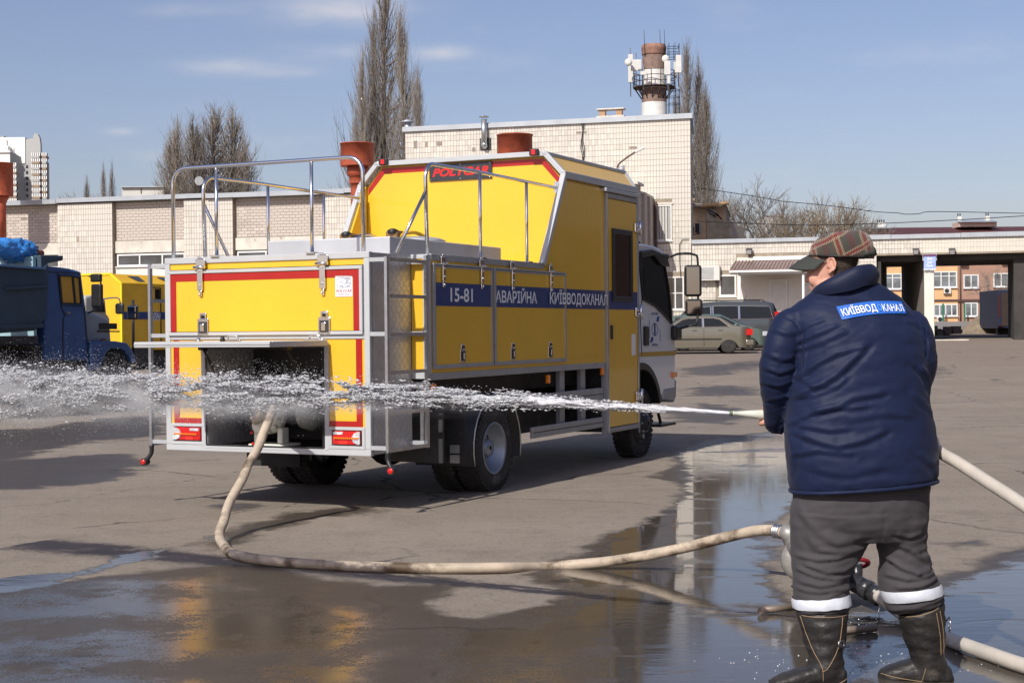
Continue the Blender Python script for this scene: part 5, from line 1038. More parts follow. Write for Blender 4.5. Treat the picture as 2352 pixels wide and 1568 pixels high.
# tank box on the deck and hatches
tk = obj('tank_box', TB().b(.35, 1.56, .66, 2.76, 2.06, 2.222), tankm, trk, .008)
for (t_, w_) in ((1.62, .72), (1.75, 1.28)):
    h_ = obj('hatch', MB().lathe([(2.222, .26), (2.25, .27), (2.27, .22), (2.285, .12), (2.29, .01)], c=(-w_, t_ + .15, 0), axis='z', seg=24), tankm, tk)
    obj('clamp_bar', MB().tube([(-w_ - .02, t_ - .16, 2.25), (-w_ - .0, t_ - .08, 2.30), (-w_, t_ + .14, 2.325), (-w_, t_ + .36, 2.28), (-w_, t_ + .42, 2.24)], .018, 6, sub=3), yellow2 if w_ < 1 else chrome, h_)
    obj('hand_knob', MB().lathe([(2.24, .012), (2.30, .012), (2.30, .045), (2.33, .05), (2.345, .02)], c=(-w_ - .05, t_ - .18, 0), axis='z', seg=10), black, h_); obj('lug', TB().b(w_ + .0, w_ + .12, t_ - .2, t_ - .05, 2.23, 2.33), mat('ochre_lug', (.22, .12, .04), .6), h_, .02)
# tube rails
def rail(nm, pts, r_=.0165, posts=(), par=trk):
    o = obj(nm, MB().tube(pts, r_, 12), chrome, par)
    for p0, p1 in posts: obj('post', MB().cyl(p0, p1, .0145, seg=12), chrome, o); obj('foot_plate', MB().box(p0[0] - .04, p0[0] + .04, p0[1] - .04, p0[1] + .04, p0[2] - .004, p0[2] + .008), chrome, o)
    return o
def hoop(a, b, zt, zb, t0, t1, rc=.13, n=6):
    P = [tp(t0, a, zb), tp(t0, a, zt - rc)] + [tp(t0 + (t1 - t0) * 0, a - rc * (1 - math.cos(q)), zt - rc + rc * math.sin(q)) for q in np.linspace(.2, pi / 2, n)]
    return P + [tp(t1, b + rc * (1 - math.cos(q)), zt - rc + rc * math.sin(q)) for q in np.linspace(pi / 2, .2, n)] + [tp(t1, b, zt - rc), tp(t1, b, zb)]
h0 = rail('rear_rail', hoop(2.062, .215, 2.81, ZT, .02, .02), posts=((tp(.02, 1.62, ZT), tp(.02, 1.62, 2.80)), (tp(.02, .691, ZT), tp(.02, .691, 2.80))))
for w_, s_ in ((.03, 1), (2.265, -1)):
    P = [tp(.72, w_, 2.07), tp(.70, w_, 2.68)] + [tp(.70 + .13 * (1 - math.cos(q)), w_, 2.68 + .135 * math.sin(q)) for q in np.linspace(.2, pi / 2, 6)] + [tp(1.6, w_, 2.825), tp(3.36, w_, 2.82)]
    r_ = rail('side_rail', P, posts=((tp(1.69, w_, 2.07), tp(1.69, w_, 2.82)), (tp(2.655, w_, 2.07), tp(2.655, w_, 2.82))))
    obj('brace', MB().cyl(tp(.70, w_, 2.58), tp(.42 if s_ > 0 else 1.0, w_ + .12 * s_ * (1 if s_ > 0 else .6), 2.07), .0145, seg=12), chrome, r_); obj('end_plate', TB().b(w_ - .015, w_ + .015, 3.32, 3.40, 2.77, 2.88), chrome, r_, .003)
# side compartment doors with stripe and lettering
for (a0, a1) in ((.735, 1.835), (1.862, 3.452)):
    d_ = obj('compartment_door', TB().b(-.014, .004, a0 + .03, a1 - .03, 1.155, 1.965), yellow, trk)
    obj('door_frame', TB().fr(a0, a1, 1.125, 1.995, .034, -.022, .004), aludk, d_, .004); obj('groove', TB().b(-.0225, -.02, a0 + .03, a1 - .03, 1.975, 1.981), black, d_)
    obj('stripe', TB().b(-.0165, -.0142, a0 + .034, a1 - .034, 1.645, 1.838), bluetape, d_)
    obj('bright_edge', TB().b(-.026, -.022, a1 - .034, a1 - .026, 1.16, 1.96), chrome, d_)
    for t_ in ((1.243,) if a0 < 1 else (2.232, 3.06)): latch(d_, t_, 1.24, True, -.014, .95)
    for t_ in ((.893, 1.6) if a0 < 1 else (2.22, 3.075)): hinge(d_, t_, 2.035, 1.80, True, -.018, 1.0)
    if a0 < 1: put(text_fit('15-81', .41, .118, .02), 'lettering', white, d_, (.0175, 1.235, 1.74), (0, 1, 0), (0, 0, 1))
    else: put(text_fit('АВАРІЙНА', .88, .14, .02), 'lettering', white, d_, (.0175, 2.325, 1.755), (0, 1, 0), (0, 0, 1))
obj('stripe', TB().b(.0005, .0035, 3.455, 4.51, 1.645, 1.838), bluetape, sidep)
put(text_fit('КИЇВВОДОКАНАЛ', 1.47, .165, .02), 'lettering', white, sidep, (.0275, 3.775, 1.745), (0, 1, 0), (0, 0, 1))
obj('panel_seam', TB().b(.0, .004, 3.52, 3.523, 2.05, 2.9), aludk, trk)
obj('lower_seam', TB().b(.0, .0035, 3.46, 4.5, 1.04 + .12, 1.1635), yellow2, trk)
# passenger door
pd = obj('passenger_door', TB().b(-.018, .02, 4.57, 5.40, .41, 2.80), yellow, trk)
obj('door_frame', TB().fr(4.515, 5.455, .35, 2.865, .05, -.024, .03), aludk, pd, .006); obj('bright_edge', TB().b(-.03, -.025, 4.515, 4.53, .36, 2.85), chrome, pd); obj('bright_edge', TB().b(-.03, -.025, 5.385, 5.40, .42, 1.6), chrome, pd)
obj('rain_gutter', TB().b(-.05, .02, 4.45, 5.47, 2.872, 2.91), alu, pd, .004)
obj('stripe', TB().b(-.021, -.0185, 4.572, 5.40, 1.645, 1.838), bluetape, pd)
wf = obj('window_frame', TB().fr(4.66, 5.235, 1.73, 2.50, .055, -.04, -.0185), black, pd, .008); obj('pane', TB().b(-.026, -.0215, 4.71, 5.19, 1.78, 2.45), glassd, wf)
obj('handle', TB().b(-.035, -.019, 4.60, 4.655, 1.33, 1.48), black, pd, .01); obj('small_sticker', TB().b(-.0215, -.0185, 5.22, 5.33, 1.15, 1.38), white, pd, .001)
for z in (2.54, 1.62, .70):
    h_ = obj('hinge', TB().b(-.05, -.02, 5.30, 5.46, z - .05, z + .05), chrome, pd, .012); obj('pin', MB().cyl((.05, 5.44, z - .08), (.05, 5.44, z + .08), .016, seg=10), chrome, h_); obj('bolt', MB().ball((.055, 5.33, z + .02), .014, 8, 5).ball((.055, 5.38, z - .02), .014, 8, 5), chrome, h_)
obj('door_well', TB().b(.03, 1.0, 4.5, 5.44, .36, 1.06), dkmetal, trk); obj('well_side', TB().b(.0, .03, 4.46, 4.515, .35, 1.05), aludk, trk)
# underbody
ub = MB()
for w_ in (.72, 1.55): ub.box(-w_ - .04, -w_ + .04, .35, 6.6, .62, .84)
for t_ in (.7, 1.3, 2.6, 3.5, 4.4): ub.box(-1.6, -.7, t_ - .04, t_ + .04, .66, .8)
ub.cyl((-.2, 1.97, .385), (-2.1, 1.97, .385), .07); ub.ball((-1.15, 1.97, .385), (.2, .18, .19)); ub.cyl((-.2, 5.74, .385), (-2.1, 5.74, .385), .06); ub.cyl((-1.15, 2.1, .45), (-1.15, 5.2, .6), .045)
ub.box(-2.2, -.3, .75, 4.45, .86, 1.045); ub.box(-1.4, -.9, 4.5, 6.4, .5, .9)
obj('chassis', ub, dkmetal, trk); obj('fuel_tank', TB().b(.35, .75, 3.0, 4.2, .42, .78), dkmetal, trk, .05)
for t_ in (3.55, 4.08): obj('support_bracket', TB().b(.06, .10, t_ - .10, t_ + .02, .45, 1.04), aludk, trk)

for z0, z1, a in ((.42, .525, 2.68), (.70, .83, 2.78)):
    g_ = obj('side_guard', TB().b(-.0, .03, a, 4.44, z0, z1), aludk, trk, .006); obj('guard_groove', TB().b(-.0025, .0, a + .01, 4.44, (z0 + z1) / 2 - .004, (z0 + z1) / 2 + .004), black, g_)
for t_, z in ((.76, .965), (3.05, .965), (4.42, 1.0)): obj('side_marker', TB().b(-.012, .02, t_ - .025, t_ + .025, z - .04, z + .04), orangel, trk, .006)
obj('spare_frame', TB().fr(.05, .60, .5, 1.02, .025, .655, .68, False), steel, trk)
# mudguards and flaps
def arc_guard(w0, w1, t_, z_, r_, a0, a1, m_=black, nm='mudguard'):
    mb = MB(); A = np.linspace(a0, a1, 18); vs = []
    for rr_ in (r_, r_ + .012):
        for a in A: vs += [(-w0, t_ + rr_ * math.cos(a), z_ + rr_ * math.sin(a)), (-w1, t_ + rr_ * math.cos(a), z_ + rr_ * math.sin(a))]
    n = 36; mb.add(vs, [(2 * i, 2 * i + 1, 2 * i + 3, 2 * i + 2) for i in range(17)] + [(n + 2 * i, n + 2 * i + 2, n + 2 * i + 3, n + 2 * i + 1) for i in range(17)] + [(2 * i, 2 * i + 2, n + 2 * i + 2, n + 2 * i) for i in range(17)], True)
    o = obj(nm, mb, m_, trk); obj('edge_piping', MB().tube([(-w0 + .004, t_ + (r_ + .006) * math.cos(a), z_ + (r_ + .006) * math.sin(a)) for a in A], .008, 6), steel, o)
arc_guard(.02, .6, 1.97, .40, .47, -.25, pi + .3); arc_guard(1.7, 2.28, 1.97, .40, .47, -.25, pi + .3)
obj('mud_flap', TB().b(.03, .60, 1.36, 1.375, .30, .92), rubber, trk); obj('mud_flap', TB().b(1.68, 2.26, 1.30, 1.315, .22, .75), rubber, trk)
wlr = TB(); [wlr.b(.08, .17, 1.345, 1.355, .30 + .085 * k, .37 + .085 * k) for k in range(2)]; obj('flap_reflector', wlr, aludk, trk)
sh = MB().box(-.62, -.02, .8, 1.6, .35, .8); obj('splash_plate', TB().b(.05, .62, 1.0, 1.02, .33, .86), dkmetal, trk)
obj('lower_tank', TB().b(.55, 1.6, .95, 1.55, .55, .86), dkmetal, trk, .04)
def truck_wheel(w0, t_, sgn, R_=.385, wd_=.22, front=False):
    # w0 = outer face; sgn=+1 body lies towards +w
    x = lambda d: -(w0 + sgn * d)
    c = (0, t_, R_)
    prof = [(x(.02), R_ * .60), (x(.0), R_ * .72), (x(.004), R_ * .88), (x(.022), R_ * .965), (x(.035), R_), (x(wd_ - .035), R_), (x(wd_ - .022), R_ * .965), (x(wd_), R_ * .88), (x(wd_), R_ * .7), (x(wd_ - .02), R_ * .6)]
    ty = obj('tyre', MB().lathe(prof, c=c, axis='x', seg=48, cap=False), rubber, trk); tr_ = MB(); nb = 44
    for k in range(nb):
        for (d0, d1, of) in ((.008, .07, 0), (.08, .14, .5), (.15, .212, 0)):
            q = 2 * pi * (k + of) / nb; r1 = R_ + .001; h = .017; ca, sa = math.cos(q), math.sin(q); tw = .016
            A_ = [(x(d), t_ + r_ * ca - e * sa, R_ + r_ * sa + e * ca) for d in (d0, d1) for r_, e in ((r1 - .03, -tw), (r1 - .03, tw), (r1 + h - .012, tw), (r1 + h - .012, -tw))]
            tr_.add(A_, [(0, 1, 2, 3), (7, 6, 5, 4), (0, 4, 5, 1), (1, 5, 6, 2), (2, 6, 7, 3), (3, 7, 4, 0)])
    obj('tread', tr_, rubber, ty, kind='stuff')
    if front: pr = [(x(.01), R_ * .61), (x(.0), R_ * .59), (x(.03), R_ * .55), (x(.035), R_ * .5), (x(.0), R_ * .44), (x(-.02), R_ * .32), (x(-.02), R_ * .26), (x(-.07), R_ * .22), (x(-.08), .02)]
    else: pr = [(x(.015), R_ * .61), (x(.004), R_ * .59), (x(.02), R_ * .56), (x(.09), R_ * .53), (x(.10), R_ * .49), (x(.155), R_ * .47), (x(.16), R_ * .43), (x(.165), R_ * .24), (x(.10), R_ * .21), (x(.06), R_ * .2), (x(.055), .02)]
    r_ = obj('rim', MB().lathe(pr, c=c, axis='x', seg=40, cap=False), dkmetal if front else rim, ty); hb = MB(); nn = MB()
    for k in range(6):
        q = 2 * pi * (k + .5) / 6; 
        if front: nn.lathe([(x(-.022), .028), (x(-.012), .03)], c=(0, t_ + R_ * .38 * math.cos(q), R_ + R_ * .38 * math.sin(q)), axis='x', seg=12)
        else: hb.lathe([(x(.162), .034), (x(.150), .036)], c=(0, t_ + R_ * .36 * math.cos(q), R_ + R_ * .36 * math.sin(q)), axis='x', seg=14)
        nn.lathe([(x(-.02 if front else .15), .014), (x(-.05 if front else .12), .012)], c=(0, t_ + R_ * .27 * math.cos(q + .5), R_ + R_ * .27 * math.sin(q + .5)), axis='x', seg=6)
    if not front: obj('hand_hole', hb, black, r_)
    obj('wheel_nut', nn, aludk, r_)
truck_wheel(.035, 1.97, 1); truck_wheel(.285, 1.97, 1); truck_wheel(2.265, 1.97, -1); truck_wheel(2.015, 1.97, -1); truck_wheel(.06, 5.72, 1, front=True); truck_wheel(2.24, 5.72, -1, front=True)

# driver's cab
def zt_(x, y, w=.06): q = S(424 + 0 * x if False else 1424 + .3296 * x, 551.2 + .3296 * y, w); return q
cabp = [zt_(*q) for q in ((120, 25), (180, 30), (235, 42), (280, 62), (300, 84), (325, 185), (341, 300), (358, 440), (372, 560), (383, 640), (385, 760), (385, 900), (383, 1030), (308, 1045))]
ct, cz = 5.72, .40; arc = [(ct + .62 * math.cos(a), cz + .62 * math.sin(a)) for a in np.linspace(.33, 2.05, 12)]
prof = cabp[:-1] + [(cabp[-1][0], cabp[-1][1])] + [p for p in arc if p[0] < cabp[-1][0]] + [(5.47, 1.0)]
prof[0] = (5.47, prof[0][1])
cab = obj('cab', MB().prism(prof, -.06, -2.18, 'x', False), whitep, trk, .035, 3)
wn_ = [zt_(*q) for q in ((126, 118), (152, 414), (240, 462), (300, 520), (352, 580), (345, 470), (330, 330), (308, 200), (285, 112), (200, 96))]
obj('side_window', MB().prism(wn_, -.062, -.052, 'x'), glassd, cab)
ws = MB(); wt = MB()
for a, b in zip(wn_, wn_[1:] + wn_[:1]): wt.bar((-.05, a[0], a[1]), (-.05, b[0], b[1]), .03, .014)
obj('window_seal', wt, black, cab)
obj('rain_visor', MB().prism([zt_(*q) for q in ((122, 78), (205, 66), (300, 110), (322, 188), (268, 178), (215, 108), (124, 122))], -.045, -.01, 'x'), black, cab, .01)
obj('roof_visor', MB().prism([zt_(*q) for q in ((270, 80), (362, 98), (372, 120), (345, 165), (320, 150))], -.10, -2.1, 'x'), black, cab, .01)
obj('windscreen', MB().add([(-.14, cabp[5][0] + .03, cabp[5][1]), (-2.1, cabp[5][0] + .03, cabp[5][1]), (-2.1, cabp[8][0] + .03, cabp[8][1]), (-.14, cabp[8][0] + .03, cabp[8][1])], [(0, 1, 2, 3)]), glassd, cab)
obj('roof_antenna', MB().lathe([(0, .03), (.05, .04), (.08, .01)], c=(-.3, zt_(258, 40)[0], zt_(258, 45)[1]), axis='z', seg=10), black, cab)
q0, q1 = zt_(160, 600), zt_(190, 735); obj('door_handle', TB().b(.03, .058, q0[0], q1[0], q1[1], q0[1]), black, cab, .012)
stp = [zt_(134, 782), zt_(385, 772), zt_(385, 802), zt_(134, 812)]; obj('gold_stripe', MB().prism(stp, -.058, -.055, 'x'), mat('gold_stripe', (.45, .28, .02), .35, coat=.3), cab)
dsm = MB(); pts = [zt_(*q) for q in ((150, 415), (140, 560), (146, 700), (150, 812))]
for a, b in zip(pts[:-1], pts[1:]): dsm.bar((-.056, *a), (-.056, *b), .008, .006)
obj('door_seam', dsm, black, cab)
s0_, s1_ = zt_(195, 500), zt_(284, 742); lg = obj('round_one_emblem', TB().b(.0565, .0585, s0_[0], s1_[0], s1_[1], s0_[1]), mat('pale_decal', (.60, .64, .70), .3), cab, .001)
cm_, cz_ = (s0_[0] + s1_[0]) / 2, (s0_[1] + s1_[1]) / 2; W_, H_ = s1_[0] - s0_[0], s0_[1] - s1_[1]
rg_ = MB().tube([(-.055, cm_ + W_ * .24 * math.cos(q), cz_ + H_ * .18 * math.sin(q)) for q in np.linspace(0, 2 * pi, 25)], .004, 4)
for sg_, cx_, cy_ in ((1, .28, .34), (-1, -.28, -.34)):
    for k in range(3): rg_.tube([(-.055, cm_ + W_ * (cx_ + sg_ * (.0 + .06 * k) - .12 * sg_ * math.cos(q)), cz_ + H_ * (cy_ - sg_ * .12 + sg_ * .14 * math.sin(q))) for q in np.linspace(0, 1.5, 7)], .006, 4)
obj('emblem_lines', rg_, bluetape, lg)
for s_, w_, h_, o_, u_, r_ in (('1', .05, .14, (0, 0), (0, 0, 1), (0, 1, 0)), ('ДЕПАРТАМЕНТ', W_ * .55, .03, (-.05 * 0, .44), (0, 0, 1), (0, 1, 0)), ('КИЇВВОДО', W_ * .5, .035, (.0, -.44), (0, 0, 1), (0, 1, 0)), ('ТЕХНІЧНИЙ', H_ * .5, .03, (-.42, .0), (0, -1, 0), (0, 0, 1)), ('КАНАЛ', H_ * .3, .03, (.42, -.18), (0, -1, 0), (0, 0, 1))):
    put(text_fit(s_, w_, h_, .02), 'lettering', bluetape, lg, (-.0545, cm_ + o_[0] * W_, cz_ + o_[1] * H_), r_, u_)
fa_ = MB(); 
wa = [(ct + .66 * math.cos(a), cz + .66 * math.sin(a)) for a in np.linspace(.30, 2.0, 16)]; wa2 = [(ct + .58 * math.cos(a), cz + .58 * math.sin(a)) for a in np.linspace(2.0, .30, 16)]
obj('wheel_arch_trim', MB().prism(wa + wa2, -.5, -.045, 'x'), black, cab, .008)
bq = [zt_(*q) for q in ((308, 1045), (383, 1028), (383, 965), (396, 975), (394, 1090), (380, 1130), (300, 1112))]; obj('front_bumper', MB().prism(bq, -.06, -2.18, 'x'), aludk, cab, .02)
obj('corner_lamp', TB().b(.035, .07, zt_(355, 920)[0], zt_(388, 920)[0], zt_(370, 955)[1], zt_(370, 918)[1]), orangel, cab, .01)
obj('mirror_bracket', TB().b(-.02, .06, zt_(350, 600)[0], zt_(392, 600)[0], zt_(370, 698)[1], zt_(370, 595)[1]), black, cab, .03)
# mirrors on the right
def mirror(px0, px1, py0, py1, w_):
    a = S(1424 + .3296 * px0, 551.2 + .3296 * py0, w_); b = S(1424 + .3296 * px1, 551.2 + .3296 * py1, w_); c = (a[0] + b[0]) / 2; hw = .10; z0, z1 = b[1], a[1]
    yaw = .35; m_ = MB(); m_.box(-hw, hw, -.0, .07, z0, z1); ms = obj('wing_mirror', m_, black, trk, .035, 3); ms.location = (-w_, c, 0); ms.rotation_euler = (0, 0, yaw)
    obj('mirror_glass', MB().box(-hw + .025, hw - .025, -.006, -.001, z0 + .025, z1 - .025), MATS.get('mirror') or mat('mirror', (.28, .29, .31), .03, metal=1), ms, .004); return c, z0, z1
M1 = mirror(462, 555, 168, 396, -.30); M2 = mirror(462, 568, 408, 530, -.30)
obj('mirror_arm', MB().tube([(-.05, zt_(350, 118)[0], zt_(350, 118)[1]), (.15, M1[0] - .05, M1[2] + .13), (.30, M1[0] + .03, M1[2] + .12), (.34, M1[0] + .06, M1[2] + .02), (.33, M1[0] + .06, M2[1] - .02), (.30, M1[0] + .02, M2[1] - .10), (.1, zt_(385, 590)[0] + .02, zt_(385, 600)[1]), (.0, zt_(375, 620)[0], zt_(375, 620)[1])], .014, 8, sub=4), black, trk)
st_ = MB(); st_.bar((-.1, 6.3, .55), (-.1, 6.45, .33), .03, .02); st_.bar((-.12, 6.1, .33), (-.12, 6.6, .33), .3, .03); obj('cab_step', st_, black, trk)

# ------------------------------------------------------------------ trucks parked on the left
class Frame:
    """vertical side plane of a vehicle through the ground point seen at photo column px, depth Y"""
    def __init__(s, px, Y, ang):
        a = rad(ang); s.u = Vector((math.sin(a), math.cos(a), 0)); s.v = Vector((-math.cos(a), math.sin(a), 0)); p = at(px, 760, Y); s.o = Vector((p.x, p.y, gz(Y) * 0)); s.rz = -a
    def __call__(s, px, py, w=0): q = pl(px, py, s.o + s.v * w, s.v) - s.o; return q.dot(s.u), q.z
def z2(x, y): return x * .21975, 516.8 + y * .21975
bluep = mat('blue_truck_paint', (.030, .082, .22), .42, var=.15, vs=2, dirt=((.05, .06, .07), 1.5, .6), coat=.15); bodyp = mat('faded_body_blue', (.035, .062, .09), .7, var=.15, vs=1.5, dirt=((.20, .12, .08), 2.2, .68), bump=.1, bs=8)
lightb = mat('light_blue_board', (.28, .43, .47), .6, var=.12, vs=3, dirt=((.30, .16, .09), 4, .58)); hoodp = mat('dusty_grey_bonnet', (.21, .235, .27), .4, var=.15, vs=2, coat=.2)
K = Frame(195, 31, 27); kz = thing('dump_truck', 'blue dump truck with rusty pale headboard and a blue tarpaulin on top', 'truck', K.o, K.rz)
def kp(*pts): return [K(*z2(*q)) for q in pts]
cabk = kp((470, 432), (600, 436), (740, 455), (838, 482), (856, 502), (880, 700), (903, 870), (925, 1100), (935, 1420), (480, 1420), (470, 900))
obj('cab', MB().prism(cabk, -.0, -2.0, 'x'), bluep, kz, .05, 3)
wk = kp((615, 530), (740, 535), (822, 556), (840, 822), (640, 815)); obj('side_window', MB().prism(wk, .012, -.004, 'x'), mat('amber_cab_glass', (.52, .30, .06), .08, var=.05), kz)  # opaque amber, painted in for the yellow body seen through the cab
fr_ = MB()
for a, b in zip(wk, wk[1:] + wk[:1]): fr_.bar((.014, *a), (.014, *b), .05, .02)
d0, d1 = kp((752, 538), (778, 818)); fr_.bar((.014, *d0), (.014, *d1), .06, .02); obj('window_frame', fr_, black, kz)
sm = MB()
for p in (kp((600, 500), (640, 860)), kp((640, 860), (680, 960)), kp((660, 960), (655, 1420)), kp((880, 860), (925, 1420)), kp((640, 840), (890, 850)), kp((465, 490), (840, 500))): sm.bar((.004, *p[0]), (.004, *p[1]), .03, .01)
obj('door_seam', sm, black, kz); dh = kp((680, 912), (722, 920)); obj('door_handle', MB().bar((.03, *dh[0]), (.03, *dh[1]), .03, .03), chrome, kz)
hk = kp((900, 872), (1000, 890), (1120, 932), (1225, 980), (1245, 1010), (1250, 1105), (1258, 1230), (925, 1240)); obj('bonnet', MB().prism(hk, -.22, -1.78, 'x'), hoodp, kz, .09, 4)
lv = MB()
for k in range(13): a = K(*z2(1052 + k * 13.2, 1026), .2); b = K(*z2(1054 + k * 13.2, 1088), .2); lv.bar((-.205, *a), (-.205, *b), .05, .03)
obj('bonnet_louvre', lv, black, kz); bl = K(*z2(1020, 1108), .2), K(*z2(1250, 1112), .2); obj('bonnet_gap', MB().bar((-.21, *bl[0]), (-.21, *bl[1]), .03, .03), black, kz)
fk = kp((925, 1225), (1040, 1210), (1180, 1213), (1290, 1232), (1330, 1275), (1375, 1370), (1400, 1445), (1350, 1445), (1300, 1330), (1230, 1292), (1130, 1288), (1070, 1340), (1035, 1430), (1010, 1520), (925, 1520)); obj('fender', MB().prism(fk, .10, -.45, 'x'), bluep, kz, .03)
i_ = K(*z2(1122, 1228)); obj('indicator', MB().ball((-.1, i_[0], i_[1] + .03), (.07, .09, .06), 12, 8), mat('brown_lens', (.12, .03, .015), .3), kz)
for (a, b, c, d) in ((872, 945, 512, 600), (892, 945, 618, 855)):
    p = K(*z2(a, c)); q = K(*z2(b, d)); m_ = obj('wing_mirror', MB().box(.12, .38, (p[0] + q[0]) / 2 - .05, (p[0] + q[0]) / 2 + .05, q[1], p[1]), black, kz, .03)
p = K(*z2(938, 560)); q = K(*z2(938, 870)); obj('mirror_post', MB().tube([(.02, p[0] - .1, q[1] - .1), (.25, p[0] + .05, q[1]), (.25, p[0] + .05, p[1]), (.02, p[0] - .05, p[1] + .05)], .02, 6), black, kz)
p = K(*z2(1430, 975)); q = K(*z2(1430, 1340)); mp_ = obj('front_mirror_post', MB().cyl((-.1, p[0], q[1]), (-.1, p[0], p[1] + .4), .03, seg=8), black, kz)
a = K(*z2(1385, 975)), K(*z2(1448, 845)); obj('mirror', MB().box(-.22, .02, p[0] - .06, p[0] - .02, a[0][1], a[1][1]), MATS['mirror'], mp_, .03); obj('mirror_shell', MB().box(-.235, .035, p[0] - .02, p[0] + .03, a[0][1] - .02, a[1][1] + .02), black, mp_, .03)
dk_ = kp((-300, 400), (395, 455), (462, 400), (458, 640), (434, 985), (400, 1005), (388, 1048), (310, 1105), (-300, 1150)); obj('tipper_body', MB().prism(dk_, .12, .02, 'x'), bodyp, kz, .02)
ri_ = kp((-300, 420), (395, 466), (395, 446), (-300, 398)); obj('body_rim', MB().prism(ri_, .22, .0, 'x'), mat('rim_blue', (.10, .20, .38), .5), kz)
rb2 = MB(); e_ = kp((430, 640), (0, 665)); rb2.bar((.15, *e_[0]), (.15, *e_[1]), .08, .05); e_ = kp((388, 1050), (-300, 1075)); rb2.bar((.12, *e_[0]), (.12, *e_[1]), .1, .08); obj('body_rib', rb2, bodyp, kz)
e_ = kp((390, 330), (455, 1000)); t1_, z1_ = e_[0]; obj('headboard', MB().box(-.0, -2.4, t1_ - .12, t1_ - .04, 1.4, z1_), lightb, kz); obj('far_board', MB().box(-2.4, -2.35, t1_ - 6, t1_, 1.4, z1_ - .5), lightb, kz)
for k in (.38, .78): obj('board_rib', MB().box(.0, -2.4, t1_ - .15, t1_ - .12, z1_ - .12 - k * .7, z1_ - .08 - k * .7), rust, kz)
v_ = kp((385, 315), (625, 322), (622, 372), (460, 402), (390, 480)); obj('cab_guard', MB().prism(v_, .1, -2.4, 'x'), bodyp, kz, .02)
obj('body_floor', MB().box(.0, -2.4, t1_ - 6, t1_, 1.25, 1.4), dkmetal, kz)
bx2 = kp((410, 215), (484, 312)); obj('winch_box', MB().box(-.2, -.9, bx2[0][0], bx2[1][0], z1_, bx2[0][1]), dkmetal, kz); obj('winch_shaft', MB().cyl((-.4, bx2[1][0], bx2[0][1] - .12), (-.4, bx2[1][0] + .3, bx2[0][1] - .12), .06), rust, kz)
obj('chassis', MB().box(-.5, -.8, t1_ - 6, t1_ + 4, .75, 1.1).box(-1.5, -1.2, t1_ - 6, t1_ + 4, .75, 1.1).box(-.1, -1.9, -1.3, 1.2, .6, 1.2), dkmetal, kz)
def big_wheel(par, t_, w_, R_):
    ty = obj('tyre', MB().lathe([(-w_ - .32, R_ * .6), (-w_ - .3, R_ * .95), (-w_ - .22, R_), (-w_ - .06, R_), (-w_, R_ * .94), (-w_ + .01, R_ * .6)], c=(0, t_, R_), axis='x', seg=32), rubber, par)
    obj('rim', MB().lathe([(-w_ + .0, R_ * .6), (-w_ - .06, R_ * .5), (-w_ - .02, R_ * .2), (-w_ + .02, .02)], c=(0, t_, R_), axis='x', seg=24, cap=False), dkmetal, ty)
fx = K(*z2(1190, 1400))[0]
for t_ in (fx, fx - 5.0, fx - 6.4): big_wheel(kz, t_, .0, .58); big_wheel(kz, t_, 1.7, .58)
# crumpled tarpaulin
tpm = mat('blue_tarpaulin', (.05, .24, .62), .35, var=.15, vs=5, coat=.2)
def tarp():
    nx_, ny_ = 90, 36; vs = []; t0 = t1_ - 4.2; z0 = z1_
    for i in range(nx_ + 1):
        f = i / nx_; y = t0 + (t1_ + .25 - t0) * f; r_ = .52 * (.27 + .12 * f + .08 * math.sin(f * 9)) * (1 if f < .96 else 1 - (f - .96) * 8)
        for k in range(ny_):
            q = 2 * pi * k / ny_; n1 = noise.noise(Vector((y * 2.5, math.cos(q) * 1.5, math.sin(q) * 1.5))); n2 = abs(noise.noise(Vector((y * 5 + 1.5 * q, math.cos(q) * 3, math.sin(q) * 3)))); n3 = abs(noise.noise(Vector((y * 14 + 4 * q, math.cos(q) * 7, math.sin(q) * 7)))); rr_ = r_ * (1 + .35 * n1 + .5 * (n2 - .2) + .28 * (n3 - .2))
            vs.append((-.45 + 1.5 * rr_ * math.cos(q), y, z0 + .13 + .95 * rr_ * math.sin(q)))
    mb = MB(); mb.add(vs, [(i * ny_ + k, i * ny_ + (k + 1) % ny_, (i + 1) * ny_ + (k + 1) % ny_, (i + 1) * ny_ + k) for i in range(nx_) for k in range(ny_)], True)
    o = obj('tarpaulin', mb, tpm, None); o.location = K.o; o.rotation_euler = (0, 0, K.rz); tag(o, 'rolled crumpled bright blue tarpaulin lying on the dump truck body', 'tarpaulin')
tarp()
# older yellow box truck behind
Bf = Frame(280, 45, 27); bt = thing('box_truck', 'older yellow box truck with blue stripe standing behind the blue dump truck', 'truck', Bf.o, Bf.rz)
zb0 = Bf(280, 805)[1]; zs = Bf(280, 651)[1]; ztp = Bf(*z2(1175, 510), .42)[1]; LB = 5.5
obj('box_body', MB().prism([(0, zb0), (0, zs), (-.42, ztp), (-2.2, ztp), (-2.6, zs), (-2.6, zb0)], 0, LB, 'y'), yellow2, bt, .03)
obj('edge_beading', MB().bar((.0, .0, zb0), (.0, .0, zs), .06, .06).bar((0, 0, zs), (-.42, 0, ztp), .06, .06).bar((-.42, 0, ztp), (-2.2, 0, ztp), .06, .06).bar((.01, 0, zs), (.01, LB, zs), .04, .04), mat('beading_yellow', (.88, .62, .02), .3), bt)
s_a = Bf(300, 716)[1], Bf(300, 733)[1]; obj('stripe', MB().box(0.002, .012, .02, LB, s_a[1], s_a[0]), bluetape, bt)
l0 = Bf(*z2(1553, 940))[0]; l1 = Bf(*z2(1680, 940))[0]; put(text_fit('АВАРІЙНА', l1 - l0, .30, .02), 'lettering', white, bt, (.015, (l0 + l1) / 2, (s_a[0] + s_a[1]) / 2), (0, 1, 0), (0, 0, 1))
